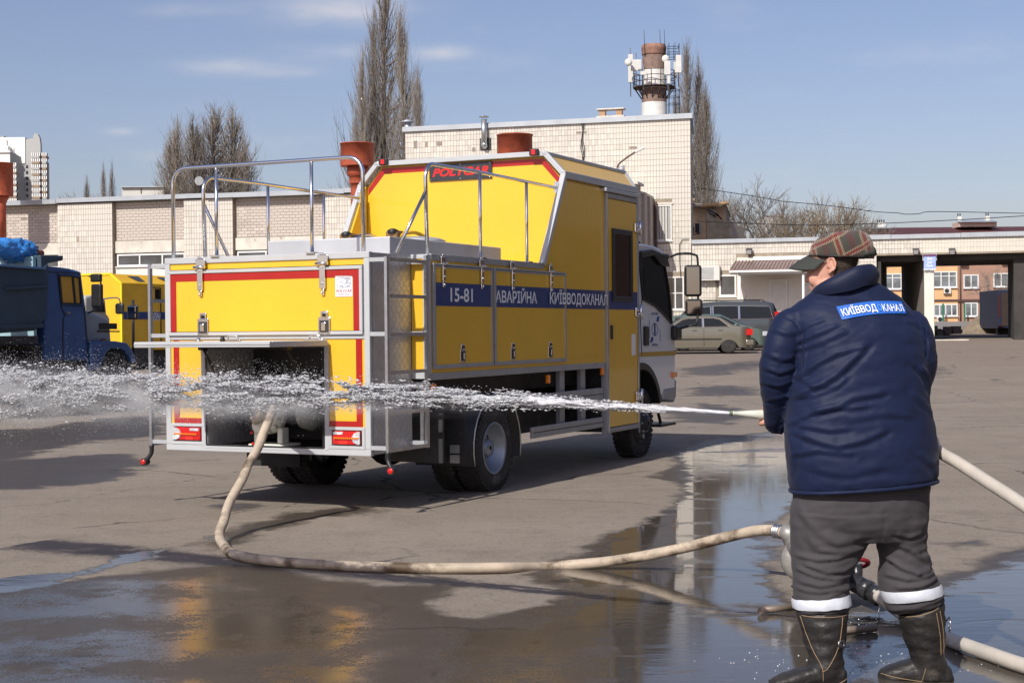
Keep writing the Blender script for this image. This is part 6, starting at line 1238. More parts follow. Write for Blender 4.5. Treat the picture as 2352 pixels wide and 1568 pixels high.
for a, b in ((1350, 1490), (1655, 1790)):
    t0 = Bf(*z2(a + 10, 565), .2)[0]; t1 = Bf(*z2(b, 565), .2)[0]; dz = ztp - zs
    obj('roof_window', MB().add([(-.42 * .25 + .01, t0 + .25, zs + dz * .25 + .01), (-.42 * .25 + .01, t1, zs + dz * .25 + .01), (-.42 * .8 + .01, t1 - .05, zs + dz * .8 + .01), (-.42 * .8 + .01, t0, zs + dz * .8 + .01)], [(0, 1, 2, 3)]), glassw, bt)
dq = Bf(*z2(1562, 655)), Bf(*z2(1682, 1300)); dd = MB(); 
for a, b in (((dq[0][0], zb0 + .1), (dq[0][0], dq[0][1])), ((dq[0][0], dq[0][1]), (dq[1][0], dq[0][1])), ((dq[1][0], dq[0][1]), (dq[1][0], zb0 + .1))): dd.bar((.008, *a), (.008, *b), .04, .02)
sdr = obj('side_door', MB().box(.0, .006, dq[0][0], dq[1][0], zb0 + .1, dq[0][1]), yellow2, bt); obj('door_seam', dd, black, sdr); a = Bf(*z2(1615, 668)); b = Bf(*z2(1668, 785)); obj('door_window', MB().box(.006, .02, a[0], b[0], b[1], a[1]), glassd, sdr, .01)
obj('chassis', MB().box(-.3, -2.3, .3, LB, .5, zb0).box(0, -.1, .2, .7, .55, zb0), dkmetal, bt); obj('cab', MB().box(-.2, -2.3, LB + .1, LB + 1.8, .7, 2.3), yellow2, bt, .1)
for t_ in (1.6, LB + 1.2): big_wheel(bt, t_, .15, .5); big_wheel(bt, t_, 1.9, .5)
# pale old cab peeping between them
Wf = Frame(209, 39, 27); wt_ = thing('old_truck', 'dusty white truck cab peeping out between the blue truck and the yellow box', 'truck', Wf.o, Wf.rz)
def wp(*pts): return [Wf(*z2(*q)) for q in pts]
dust = mat('dusty_white_paint', (.40, .39, .35), .5, var=.15, vs=2); pc = wp((890, 745), (950, 732), (1020, 730), (1085, 745), (1108, 790), (1120, 930), (1130, 1150), (880, 1150)); obj('cab', MB().prism(pc, 0, -1.9, 'x'), dust, wt_, .06, 3)
wq = wp((968, 812), (1070, 815), (1082, 905), (975, 900)); obj('side_window', MB().prism(wq, .02, -.01, 'x'), glassw, wt_); e_ = MB()
for a, b in zip(wq, wq[1:] + wq[:1]): e_.bar((.022, *a), (.022, *b), .05, .03)
obj('window_seal', e_, black, wt_); obj('bonnet', MB().prism(wp((1110, 900), (1190, 930), (1215, 980), (1215, 1200), (1110, 1200)), -.2, -1.7, 'x'), dust, wt_, .06)
a, b = wp((1130, 818), (1198, 932)); mm = obj('wing_mirror', MB().box(.15, .42, (a[0] + b[0]) / 2 - .05, (a[0] + b[0]) / 2 + .05, b[1], a[1]), black, wt_, .05); c_ = wp((950, 795), (1130, 800)); obj('mirror_arm', MB().tube([(.0, *c_[0]), (.28, c_[1][0], c_[1][1] + .1), (.28, a[0] + .15, a[1])], .02, 6, sub=3), chrome, mm)
obj('chassis', MB().box(-.2, -1.8, wp((900, 1200))[0][0], wp((1215, 1200))[0][0], .5, 1.3), dkmetal, wt_)
for x_ in (-.0,): big_wheel(wt_, wp((1160, 1300))[0][0], 0, .55)

# ------------------------------------------------------------------ hoses and standpipe
def hpt(px, py, Y=None, z=None):
    return at(px, py, Y) if z is None else gnd(px, py, z)
pump_out = T(.04, 1.22, .70)
hA = [T(.10, 1.24, .70), T(-.02, 1.22, .735), hpt(632, 925, 11.45), hpt(616, 968, 11.3), hpt(598, 1012, 11.2), hpt(578, 1055, 11.1), hpt(558, 1095, 11.0), hpt(535, 1140, 10.85), hpt(514, 1190, 10.6), hpt(505, 1225, z=.06), hpt(512, 1250, z=.034), hpt(535, 1270, z=.034), hpt(590, 1283, z=.034), hpt(700, 1294, z=.034), hpt(850, 1301, z=.034), hpt(1000, 1304, z=.034),
      hpt(1150, 1303, z=.036), hpt(1250, 1301, 9.17), hpt(1350, 1294, 9.12), hpt(1450, 1281, 9.05), hpt(1550, 1262, 8.95), hpt(1640, 1240, 8.85), hpt(1710, 1223, 8.7), hpt(1765, 1217, 8.56), hpt(1800, 1222, 8.45)]
hP, _ = spline(hA, 8); hRd = [(.0335 * (1 + .09 * noise.noise(Vector((i * .11, 0, 0))) + .05 * noise.noise(Vector((i * .5, 3, 0)))), .0315 * (1 - .09 * noise.noise(Vector((i * .11, 0, 0))))) for i in range(len(hP))]; hP = [p + Vector((noise.noise(Vector((i * .13, 7, 0))), noise.noise(Vector((i * .13, 0, 9))), 0)) * .012 for i, p in enumerate(hP)]
ha = tag(obj('suction_hose', MB().loft(hP, hRd, seg=16), hosem), 'long tan canvas hose from the truck pump curling across the asphalt to the standpipe', 'hose')
cpl = MB(); 
for q in (0, .018, .036): cpl.lathe([(q, .034), (q + .004, .040), (q + .012, .040), (q + .016, .034)], c=(0, 0, 0), axis='x', seg=18)
c_ = obj('hose_clamp', cpl, steel, ha); d_ = (hA[-1] - hA[-2]).normalized(); c_.matrix_world = Matrix.Translation(hA[-1] - d_ * .07) @ d_.to_track_quat('X', 'Z').to_matrix().to_4x4()
YM = 6.2
hC = [hpt(2010, 1362, 7.7), hpt(2050, 1392, 7.5), hpt(2100, 1428, 7.25), hpt(2160, 1458, 6.98), hpt(2200, 1475, z=.036), hpt(2270, 1500, z=.034), hpt(2352, 1528, z=.034), hpt(2480, 1562, z=.034), hpt(2700, 1600, z=.034)]
tag(obj('feed_hose', MB().tube(hC, .033, 16, sub=8), hosew), 'pale hose lying in the puddle and running out of the picture at the lower right', 'hose')
castm = mat('worn_grey_casting', (.30, .29, .27), .45, metal=.4, var=.25, vs=6, dirt=((.16, .09, .05), 5, .6), bump=.15, bs=25); wetblk = mat('wet_black_metal', (.03, .03, .033), .2, var=.4, vs=9, bump=.2, bs=30)
hy0 = gnd(1880, 1420, 0); hy = thing('standpipe', 'grey hydrant standpipe half hidden behind the man with hoses screwed on both sides', 'hydrant', (hy0.x, hy0.y, 0))
def HL(px, py, Y): return at(px, py, Y) - Vector((hy0.x, hy0.y, 0))
obj('column', MB().lathe([(.0, .09), (.03, .09), (.035, .05), (.30, .05), (.34, .08), (.42, .09), (.5, .06), (.62, .045), (.64, .06), (.68, .02)], axis='z', seg=24), castm, hy)
obj('left_elbow', MB().tube([HL(1800, 1222, 8.45), HL(1812, 1226, 8.42), HL(1825, 1250, 8.35), Vector((-.06, 0, .30))], (.042, .048, .05, .05), 16, sub=5), castm, hy)
obj('round_body', MB().lathe([(-.05, .05), (-.045, .10), (-.02, .125), (.02, .125), (.045, .10), (.05, .05)], c=tuple(HL(1846, 1284, 8.3)), axis='y', seg=28), castm, hy)
obj('right_elbow', MB().tube([Vector((.02, 0, .26)), HL(1935, 1318, 8.0), HL(1965, 1338, 7.85), HL(1990, 1352, 7.78)], (.05, .052, .05, .044), 16, sub=5), wetblk, hy)
obj('coupling', MB().tube([HL(1985, 1349, 7.8), HL(1998, 1357, 7.75)], .052, 12), wetblk, hy); obj('coupling', MB().tube([HL(2004, 1360, 7.73), HL(2020, 1370, 7.66)], .050, 12), wetblk, hy)
vw = HL(1968, 1302, 7.9); vv = obj('valve_wheel', MB().tube([(vw.x + .06 * math.cos(a), vw.y + .04 * math.sin(a), vw.z + .02 + .045 * math.sin(a) * -.6) for a in np.linspace(0, 2 * pi, 21)], .012, 8), mat('red_valve', (.22, .015, .02), .4), hy); obj('valve_stem', MB().cyl((vw.x, vw.y, vw.z - .12), (vw.x, vw.y, vw.z + .02), .03), wetblk, hy)
rustp = mat('rusty_steel_bar', (.24, .19, .15), .5, metal=.4, var=.25, vs=7, dirt=((.30, .09, .03), 6, .62))
e0, e1 = gnd(1745, 1402, .02), gnd(1850, 1388, .02); e2, e3 = gnd(1900, 1450, .02), gnd(2012, 1441, .02); oo = Vector((hy0.x, hy0.y, 0))
obj('foot_bar', MB().cyl(e0 - oo, e1 - oo, .018, seg=12), rustp, hy); obj('foot_bar', MB().cyl(e2 - oo, e3 - oo, .018, seg=12), rustp, hy); obj('foot_bar', MB().cyl(e1 - oo, e2 - oo, .018, seg=12), rustp, hy)
lk = MB(); l0 = HL(2019, 1385, 7.65)
for k in range(16): lk.ball((l0.x + .003 * math.sin(k * 1.7), l0.y, l0.z - k * .0175 * (1 + k * .01)), (.0035, .0035, .010), 6, 5)
dropm = mat('water_drops', (.80, .83, .88), .08, spec=1., trans=.55, ior=1.33)
lo = obj('dripping_water', lk, dropm, hy)

# ------------------------------------------------------------------ the man with the nozzle
def M(px, py, dy=0.): return at(px, py, YM + dy)
base = gnd(1990, 1566, 0); base.z = 0
def z3(x, y): return 1665 + .4213 * x, 488 + .4213 * y          # enlarged torso view -> photo pixels
def z4(x, y): return 1665 + .3226 * x, 1062 + .3226 * y          # enlarged leg view
def z5(x, y): return 1757 + .15377 * x, 505.3 + .15377 * y       # enlarged head view
def ringpts(xL, xR, yL, yR, rb, dy, zf, seg=40, e=2.0, ty=0.):
    L = M(*zf(xL, yL), dy) - base; R_ = M(*zf(xR, yR), dy) - base; c = (L + R_) / 2; h = (R_ - L) / 2; out = []
    for k in range(seg):
        q = 2 * pi * k / seg; cx, sx = math.cos(q), math.sin(q); cx = math.copysign(abs(cx) ** (2 / e), cx); sx = math.copysign(abs(sx) ** (2 / e), sx)
        out.append(c + h * cx + Vector((0, rb * sx, ty * sx)))
    return out
def loft_rings(mb, rings, cap=True):
    seg = len(rings[0]); vs = [p for r_ in rings for p in r_]; n = len(rings)
    fs = [(i * seg + k, (i + 1) * seg + k, (i + 1) * seg + (k + 1) % seg, i * seg + (k + 1) % seg) for i in range(n - 1) for k in range(seg)]
    if cap: fs += [tuple(range(seg)), tuple((n - 1) * seg + k for k in range(seg - 1, -1, -1))]
    return mb.add(vs, fs, True)
def P3(x, y, dy=0.): return M(*z3(x, y), dy) - base
def P4(x, y, dy=0.): return M(*z4(x, y), dy) - base
def P5(x, y, dy=0.): return M(*z5(x, y), dy) - base
def fuse(mb, vox, smooth=4, name='fused'):
    me = mb.mesh('t', []); o = bpy.data.objects.new('t', me); COL.objects.link(o)
    r_ = o.modifiers.new('r', 'REMESH'); r_.mode = 'VOXEL'; r_.voxel_size = vox; r_.use_smooth_shade = True
    if smooth: s_ = o.modifiers.new('s', 'SMOOTH'); s_.iterations = smooth; s_.factor = .5
    dg = bpy.context.evaluated_depsgraph_get(); m2 = bpy.data.meshes.new_from_object(o.evaluated_get(dg)); m2.name = name
    bpy.data.objects.remove(o); bpy.data.meshes.remove(me)
    m2.polygons.foreach_set('use_smooth', np.ones(len(m2.polygons), bool)); return m2
def displace(me, folds, back=True, rnd=()):
    """push cloth along its normals: sculpted fold lines (x, z polylines) and soft random creases"""
    n = len(me.vertices); co_ = np.empty(n * 3, np.float32); me.vertices.foreach_get('co', co_); co_ = co_.reshape(-1, 3).astype(float)
    nr = np.empty(n * 3, np.float32); me.vertex_normals.foreach_get('vector', nr) if hasattr(me, 'vertex_normals') else None; nr = nr.reshape(-1, 3)
    d = np.zeros(n); XZ = co_[:, [0, 2]]
    for pts, amp, w in folds:
        pp = np.array(pts); dist = np.full(n, 9.); sg = np.zeros(n)
        for a, b in zip(pp[:-1], pp[1:]):
            q = seg_dist(XZ, a, b); m_ = q < dist; ab = b - a; cr_ = ab[0] * (XZ[:, 1] - a[1]) - ab[1] * (XZ[:, 0] - a[0]); cr_ /= np.linalg.norm(ab); sg = np.where(m_, cr_ * np.sign(ab[0] + 1e-9), sg); dist = np.where(m_, q, dist)
        fac = np.clip(-nr[:, 1] * 1.6, 0, 1) if back else 1.
        d += amp * (np.exp(-(dist / w) ** 2) - .75 * np.exp(-((sg + 1.5 * w) / (w * .8)) ** 2) * np.exp(-(np.maximum(0, dist - 2.2 * w) / w) ** 2)) * fac
    for amp, sx, sy, sz, off in rnd:
        d += amp * np.array([noise.noise(Vector((c[0] * sx + off, c[1] * sy, c[2] * sz))) for c in co_])
    co_ += nr * d[:, None]; me.vertices.foreach_set('co', co_.astype(np.float32).ravel()); me.update()
def lines3(L): return [([tuple((P3(*q))[i] for i in (0, 2)) for q in pts], a, w) for pts, a, w in L]
def lines4(L): return [([tuple((P4(*q))[i] for i in (0, 2)) for q in pts], a, w) for pts, a, w in L]

navy = mat('navy_jacket_cloth', (.0098, .0155, .044), .50, var=.08, vs=4, sheen=.04, spec=.14, bump=.12, bs=220); navyc = mat('navy_collar_cloth', (.0085, .0135, .038), .55, sheen=.04, spec=.25, bump=.1, bs=200)
greyt = mat('grey_work_trousers', (.042, .038, .042), .78, var=.12, vs=5, sheen=.05, bump=.2, bs=240)
refl = mat('reflective_band', (.58, .61, .67), .42, var=.07, vs=12, bump=.15, bs=60); leather = mat('worn_black_leather', (.022, .020, .019), .42, var=.35, vs=7, dirt=((.10, .085, .068), 6, .60), bump=.3, bs=40)
stitch = mat('tan_stitching', (.28, .19, .11), .7); skin = mat('skin', (.56, .29, .21), .5, var=.10, vs=14, bump=.08, bs=120, sss=.1)
hairm = mat('cropped_grey_brown_hair', (.075, .052, .040), .75, var=.45, vs=60, dirt=((.30, .27, .25), 25, .62), bump=.7, bs=240)

# torso + sleeves
T3 = [  # xL, xR, yL, yR, rb, dy
 (362, 1146, 1515, 1452, .200, .0), (350, 1156, 1470, 1425, .208, 0), (338, 1157, 1370, 1350, .212, 0), (322, 1152, 1270, 1260, .208, 0), (326, 1140, 1160, 1150, .200, .0), (338, 1118, 1050, 1050, .192, .0), (350, 1108, 950, 950, .185, 0), (372, 1104, 850, 850, .180, 0),
 (372, 1098, 750, 750, .172, .0), (362, 1082, 660, 655, .160, .0), (345, 1050, 585, 580, .145, .01), (345, 1005, 535, 520, .125, .015), (390, 955, 490, 465, .105, .02), (460, 880, 440, 415, .088, .025), (520, 800, 400, 370, .075, .03)]
def arm_pts():
    La = ([P3(400, 575, .01), P3(355, 625, .0), P3(320, 700, -.01), P3(292, 790, -.01), P3(284, 860, .0), P3(284, 940, .03), P3(283, 1020, .07), P3(283, 1090, .11), P3(283, 1140, .14), P3(285, 1172, .16)], [.058, .076, .077, .076, .074, .070, .063, .054, .049, .046])
    Ra = ([P3(985, 575, .01), P3(1022, 630, .0), P3(1045, 700, -.01), P3(1056, 790, .0), P3(1055, 870, .04), P3(1020, 960, .12), P3(940, 1030, .20), P3(850, 1070, .24)], [.058, .072, .075, .075, .070, .062, .054, .048])
    return La, Ra
La, Ra = arm_pts()
jm = MB(); loft_rings(jm, [ringpts(a, b, c, d, rb_, dy, z3, e=2.25) for a, b, c, d, rb_, dy in T3])
for pts, rr_ in (La, Ra): p2, r2 = spline(pts, 4, rr_); jm.loft(p2, r2, seg=20)
jme = fuse(jm, .0085, 5, 'jacket')
JF = lines3([
 ([(395, 880), (470, 815), (560, 765), (700, 725)], .011, .017), ([(392, 975), (470, 935), (560, 880), (640, 800), (700, 740)], .014, .021), ([(400, 905), (455, 940), (500, 935)], .010, .016),
 ([(360, 1003), (450, 985), (560, 935), (600, 900)], .010, .015), ([(465, 1065), (560, 1040), (640, 1000), (780, 972)], .012, .020), ([(345, 1135), (430, 1085), (560, 1050), (700, 1040)], .009, .016),
 ([(400, 1205), (480, 1235), (560, 1252), (680, 1225), (790, 1178)], .011, .019), ([(355, 1310), (460, 1275), (620, 1285)], .008, .018), ([(390, 1150), (520, 1170), (600, 1160)], .008, .015), ([(640, 1110), (800, 1080), (950, 1090)], .006, .020),
 ([(1030, 850), (1080, 900), (1110, 975)], .012, .018), ([(985, 820), (1050, 860), (1095, 940)], .008, .018), ([(960, 590), (1010, 600), (1070, 640)], .007, .016), ([(980, 980), (1050, 1040), (1110, 1080)], .007, .02), ([(900, 520), (980, 545), (1040, 600)], .006, .018),
 ([(395, 640), (440, 610), (490, 592)], .006, .012), ([(390, 700), (470, 660), (560, 620)], .007, .014), ([(395, 740), (480, 710), (600, 650)], .006, .015), ([(330, 1180), (350, 1300), (345, 1400)], .008, .014), ([(470, 1380), (600, 1400), (760, 1370)], .005, .022), ([(1000, 1300), (1080, 1350), (1130, 1420)], .007, .02),
 ([(240, 780), (290, 800), (340, 790)], .009, .015), ([(225, 850), (280, 870), (350, 850)], .011, .014), ([(235, 930), (290, 940), (340, 920)], .008, .014), ([(260, 640), (320, 660), (370, 650)], .006, .015), ([(245, 1020), (300, 1010), (330, 1000)], .006, .012), ([(300, 560), (360, 590), (395, 640), (400, 720), (398, 800), (388, 870)], -.012, .009), ([(1010, 520), (1060, 600), (1075, 700), (1070, 780)], -.010, .009),
])
JF = [(p, a_ * .72, w_ * .70) for p, a_, w_ in JF]; displace(jme, JF, rnd=((.004, 6, 6, 12, 0.), (.0035, 12, 12, 26, 5.), (.0016, 30, 30, 60, 9.)))
person = None
# body (skin) : one continuous surface
bm_ = MB()
loft_rings(bm_, [ringpts(a + 60, b - 60, c - 40, d - 40, rb_ * .72, dy, z3) for a, b, c, d, rb_, dy in T3[:-2]])
for pts, rr_ in (La, Ra): p2, r2 = spline(pts, 3, [r_ * .55 for r_ in rr_]); bm_.loft(p2, r2, seg=12)
HY = rad(20); hf = Vector((-math.cos(HY), math.sin(HY), -.06)).normalized(); hl = Vector((-math.sin(HY), -math.cos(HY), 0)); hup = hl.cross(hf) if hl.cross(hf).z > 0 else hf.cross(hl)
ear0 = P5(990, 690, 0) - hl * .0; hc0 = Vector((ear0.x, 0, ear0.z)); hc0.y = (P5(990, 690, 0)).y - (-hl.y) * 0 + .078; hc0 = P5(985, 690, .0) - hl * .078
def Hd(f, l, z): return hc0 + hf * f + hl * l + hup * z
HR = [(-.128, .070, .045, .025), (-.118, .092, .02, .040), (-.10, .098, .0, .052), (-.08, .099, -.02, .060), (-.055, .098, -.045, .067), (-.03, .097, -.072, .072), (0, .094, -.093, .075), (.03, .098, -.102, .076), (.06, .095, -.103, .075), (.09, .083, -.095, .068), (.115, .06, -.075, .054), (.132, .03, -.045, .034), (.139, .005, -.02, .015)]
rings = []
for z, fr_2, bk_, hw in HR:
    c_f = (fr_2 + bk_) / 2; h_f = (fr_2 - bk_) / 2; rings.append([Hd(c_f + h_f * math.copysign(abs(math.cos(q)) ** .9, math.cos(q)), hw * math.copysign(abs(math.sin(q)) ** .85, math.sin(q)), z) for q in np.linspace(0, 2 * pi, 36, endpoint=False)])
loft_rings(bm_, rings)
rotm = Matrix((hf, hl, hup)).transposed()
def hb_(f, l, z, r_, mb=bm_, **k): mb.ball(Hd(f, l, z), r_, 16, 10, rot=rotm)
hb_(.104, 0, -.035, (.014, .014, .020)); hb_(.112, 0, -.044, (.013, .016, .012)); hb_(.100, 0, -.015, (.010, .010, .022)); hb_(.103, .012, -.048, (.008, .008, .007)); hb_(.103, -.012, -.048, (.008, .008, .007))
hb_(.096, 0, .016, (.012, .05, .012)); hb_(.094, 0, -.076, (.012, .024, .008)); hb_(.092, 0, -.088, (.012, .02, .007)); hb_(.086, 0, -.108, (.018, .024, .018)); hb_(.070, .042, -.045, (.03, .022, .035)); hb_(.070, -.042, -.045, (.03, .022, .035)); hb_(.02, .058, -.075, (.05, .018, .03)); hb_(.084, .034, .0, (.008, .014, .009)); hb_(.084, -.034, .0, (.008, .014, .009))
nk0, nk1 = Hd(-.04, 0, -.05), P3(650, 470, .03); bm_.loft([nk0, (nk0 + nk1) / 2, nk1], [.060, .062, .070], seg=20)
# legs inside the trousers
for pts in ([P4(720, 300, 0), P4(735, 600, 0), P4(690, 850, 0), P4(690, 1060, -.03), P4(720, 1450, -.06)], [P4(1230, 300, 0), P4(1280, 600, 0.02), P4(1300, 850, .0), P4(1380, 1060, .0), P4(1450, 1400, .02)]): bm_.loft(pts, [.09, .075, .055, .05, .035], seg=12)
# ear
def ear(sg):
    mb = bm_; pts = []
    for q in np.linspace(-.5 * pi, 1.12 * pi, 16):
        r_ = .030 if q > 0 else .026; pts.append(Hd(-.004 - .0165 * math.cos(q) * (-1) * -1, sg * (.083 + .006 * (1 + math.cos(q + .4)) * .6), .005 + r_ * math.sin(q)))
    mb.loft(pts, [.0035 + .0018 * math.sin(pi * i / 15) for i in range(16)], seg=8)
    mb.ball(Hd(-.004, sg * .078, .003), (.013, .006, .024), 14, 10, rot=rotm); mb.ball(Hd(.005, sg * .081, -.025), (.008, .005, .009), 12, 8, rot=rotm); mb.ball(Hd(.009, sg * .081, -.003), (.004, .005, .006), 10, 6, rot=rotm)
ear(1); ear(-1)
# hands: left grips the nozzle, right holds the hose in front of the body
nzA, nzB = P3(30, 1093, .17), P3(330, 1108, .21); nzD = (nzB - nzA).normalized()
def hand(c, ax, wrist, palmside, s_=1.0):
    """fist around an axis: palm block, four unequal fingers curling round and a thumb from the side"""
    ax = ax.normalized(); tow = (wrist - c); tow -= ax * tow.dot(ax); tow.normalize(); b = ax.cross(tow); R_ = .024
    bm_.loft([wrist, wrist.lerp(c + tow * .045, .6), c + tow * .040], [(.026, .02), (.034, .018), (.040, .016)], ref=ax, seg=14)
    for k, (o, ln) in enumerate(((-.033, .92), (-.011, 1.0), (.011, .95), (.032, .78))):
        pts = []; rr_ = []
        for i, q in enumerate(np.linspace(.1, 3.9 * ln, 7)):
            rad_ = R_ + .0095; pts.append(c + ax * o * s_ + (tow * math.cos(q) + b * palmside * math.sin(q)) * rad_); rr_.append(.0098 - .0007 * i + (.0012 if i in (2, 4) else 0))
        bm_.loft(pts, rr_, seg=8)
    th = [c + tow * .042 - ax * .030, c + tow * .030 - ax * .042 - b * palmside * .018, c - ax * .040 - b * palmside * .036 + tow * .008, c - ax * .032 - b * palmside * .036 - tow * .014]
    p2, r2 = spline(th, 3, [.014, .0125, .011, .0095]); bm_.loft(p2, r2, seg=8)
hcL = P3(238, 1103, .195); hand(hcL + Vector((.012, 0, -.004)), nzD, P3(272, 1150, .15), -1)
hcR = P3(850, 1085, .27); hand(hcR, Vector((1, -.1, .1)), P3(870, 1068, .23), 1)
bme = fuse(bm_, .0048, 2, 'person')
bme.materials.append(skin); person = bpy.data.objects.new('person', bme); COL.objects.link(person); person.location = base
tag(person, 'man in navy jacket, plaid cap and black boots seen from behind holding a hose nozzle', 'person')
jme.materials.append(navy); jk = obj('jacket', jme, None, person)
bvh = BVHTree.FromPolygons([v.co for v in jme.vertices], [p.vertices for p in jme.polygons])
def on_back(x, z, off=.005):
    h = bvh.ray_cast(Vector((x, -2, z)), Vector((0, 1, 0))); return Vector((x, (h[0].y if h[0] else -.2) - off, z))
hm = MB(); hp_ = [p + (p - Vector((0, 0, 0))) * 0 for p in ringpts(360, 1148, 1517, 1455, .203, 0, z3, 90, 2.25)]
hm.loft(hp_ + hp_[:2], [.0085 + .0022 * noise.noise(p * 40) for p in hp_ + hp_[:2]], seg=8, cap=False); obj('hem_roll', hm, navy, jk)
sm_ = MB()
for pts in ([(398, 560), (392, 640), (400, 720), (402, 800), (395, 860)], [(322, 1110), (330, 1160), (335, 1205)]):
    q = [on_back(P3(*p).x, P3(*p).z, .0005) for p in pts]; sm_.tube(q, .0022, 5, sub=4)
obj('seam', sm_, navyc, jk)
# collar : stand and turned-down leaf
cr = MB(); cr_r = [(478, 822, 462, 392, .112, .02, -.0), (466, 842, 440, 358, .118, .015, -.012), (476, 842, 418, 328, .114, .012, -.022), (505, 826, 398, 306, .106, .012, -.026), (545, 798, 378, 292, .095, .015, -.028), (562, 782, 382, 300, .086, .018, -.024), (560, 780, 420, 340, .082, .02, -.018)]
loft_rings(cr, [ringpts(a, b, c, d, rb_, dy, z3, 60, 2.0, ty) for a, b, c, d, rb_, dy, ty in cr_r], cap=False)
for i, (x, y, z) in enumerate(cr.v): p = Vector((x, y, z)); d = noise.noise(p * 16) * .006 + noise.noise(Vector((x * 7, y * 7, z * 45))) * .004; cr.v[i] = (x, y - d, z + d)
co2 = obj('collar', cr, navyc, jk); sd = co2.modifiers.new('s', 'SUBSURF'); sd.levels = sd.render_levels = 1
# back patch with lettering, following the cloth
def wrap(me, off, cz_fn):
    for v in me.vertices:
        x, z = cz_fn(v.co.x, v.co.y); v.co = on_back(x, z, off)
bl, br_, tl_, tr2 = [P3(*q) for q in ((598, 585), (958, 552), (577, 515), (948, 486))]
def patch_xy(u_, v_):     # u,v in 0..1, slight upward bow in the middle
    a = bl.lerp(br_, u_); b = tl_.lerp(tr2, u_); p = a.lerp(b, v_); return p.x, p.z + .010 * math.sin(pi * u_)
pm2 = MB(); nx_, ny_ = 40, 10
pm2.add([on_back(*patch_xy(i / nx_, j / ny_), .006) for j in range(ny_ + 1) for i in range(nx_ + 1)], [(j * (nx_ + 1) + i, j * (nx_ + 1) + i + 1, (j + 1) * (nx_ + 1) + i + 1, (j + 1) * (nx_ + 1) + i) for j in range(ny_) for i in range(nx_)], True)
bp_ = obj('back_patch', pm2, mat('bright_blue_patch', (.02, .12, .50), .5, var=.05), jk)
def patch_text(s_, u0, u1, h0, h1, m_):
    me = text_fit(s_, 1, 1, .012)
    wrap(me, .012, lambda x, y: patch_xy(u0 + (u1 - u0) * (x + .5), h0 + (h1 - h0) * (y + .5))); me.materials.clear(); me.materials.append(m_); obj('lettering', me, None, bp_)
patch_text('КИЇВВОД', .035, .555, .12, .94, white); patch_text('О', .575, .63, .24, .74, mat('light_blue_ring', (.10, .32, .80), .5)); patch_text('КАНАЛ', .645, .975, .18, .76, white)
# trousers
tm = MB()
loft_rings(tm, [ringpts(a, b, y, y, rb_, .0, z4, e=2.3) for a, b, y, rb_ in ((495, 1455, 150, .165), (485, 1450, 250, .170), (465, 1444, 350, .170), (458, 1440, 440, .160), (480, 1430, 500, .14), (485, 1425, 545, .12))])
loft_rings(tm, [ringpts(a, b, y, y2, rb_, dy, z4, 32) for a, b, y, y2, rb_, dy in ((470, 1080, 400, 400, .150, 0), (466, 1030, 520, 500, .145, 0), (468, 1008, 620, 600, .135, 0), (474, 966, 700, 680, .122, -.01), (484, 890, 790, 780, .112, -.02), (482, 882, 880, 860, .108, -.03), (486, 885, 960, 930, .108, -.035), (492, 892, 1020, 985, .108, -.04), (505, 888, 1052, 1035, .100, -.04), (520, 870, 1060, 1050, .08, -.04))])
loft_rings(tm, [ringpts(a, b, y, y2, rb_, dy, z4, 32) for a, b, y, y2, rb_, dy in ((1060, 1440, 400, 400, .140, .0), (1070, 1435, 500, 500, .128, .01), (1082, 1430, 590, 590, .118, .02), (1108, 1452, 690, 680, .112, .015), (1090, 1490, 800, 780, .110, .01), (1100, 1520, 890, 850, .110, .0), (1120, 1540, 960, 900, .108, .0), (1150, 1560, 1030, 955, .104, .0), (1178, 1558, 1068, 985, .098, 0), (1200, 1545, 1080, 1000, .08, 0))])
tme = fuse(tm, .0078, 4, 'trousers')
TF = lines4([([(500, 640), (620, 660), (760, 640), (940, 590)], .010, .012), ([(560, 700), (680, 745), (800, 735), (900, 690)], .011, .012), ([(500, 735), (600, 770), (740, 790), (860, 770)], .010, .011), ([(520, 820), (640, 840), (760, 815), (860, 790)], .010, .012), ([(500, 870), (620, 880), (760, 860), (870, 870)], .009, .011), ([(640, 590), (760, 600), (900, 580), (1000, 560)], .008, .014), ([(720, 900), (800, 880), (870, 900)], .007, .010),
 ([(1120, 650), (1220, 720), (1330, 760)], .012, .013), ([(1400, 640), (1440, 680), (1475, 720)], .010, .011), ([(1330, 760), (1420, 740), (1480, 700)], .010, .012), ([(1140, 780), (1260, 800), (1400, 780), (1480, 760)], .010, .012), ([(1200, 860), (1340, 850), (1490, 800)], .009, .012), ([(1180, 480), (1260, 500), (1340, 480)], .008, .012), ([(1190, 560), (1300, 600), (1420, 590)], .007, .014), ([(1300, 620), (1380, 660), (1440, 700)], .009, .012),
 ([(560, 380), (640, 480), (760, 540), (900, 500)], .006, .020), ([(510, 330), (700, 345), (1060, 335)], -.004, .006), ([(1060, 330), (1065, 430), (1060, 560)], -.004, .006), ([(500, 300), (560, 420), (600, 560)], .006, .02), ([(520, 1035), (640, 1020), (760, 1045), (880, 1020)], .009, .010), ([(1180, 1030), (1300, 1000), (1440, 960), (1550, 930)], .010, .012), ([(1200, 1060), (1320, 1020), (1500, 985)], .008, .010)])
TF = [(p, a_ * .8, w_ * .85) for p, a_, w_ in TF]; displace(tme, TF, rnd=((.004, 9, 9, 20, 2.), (.003, 22, 22, 40, 9.)))
tme.materials.append(greyt); tro = obj('trousers', tme, None, person)
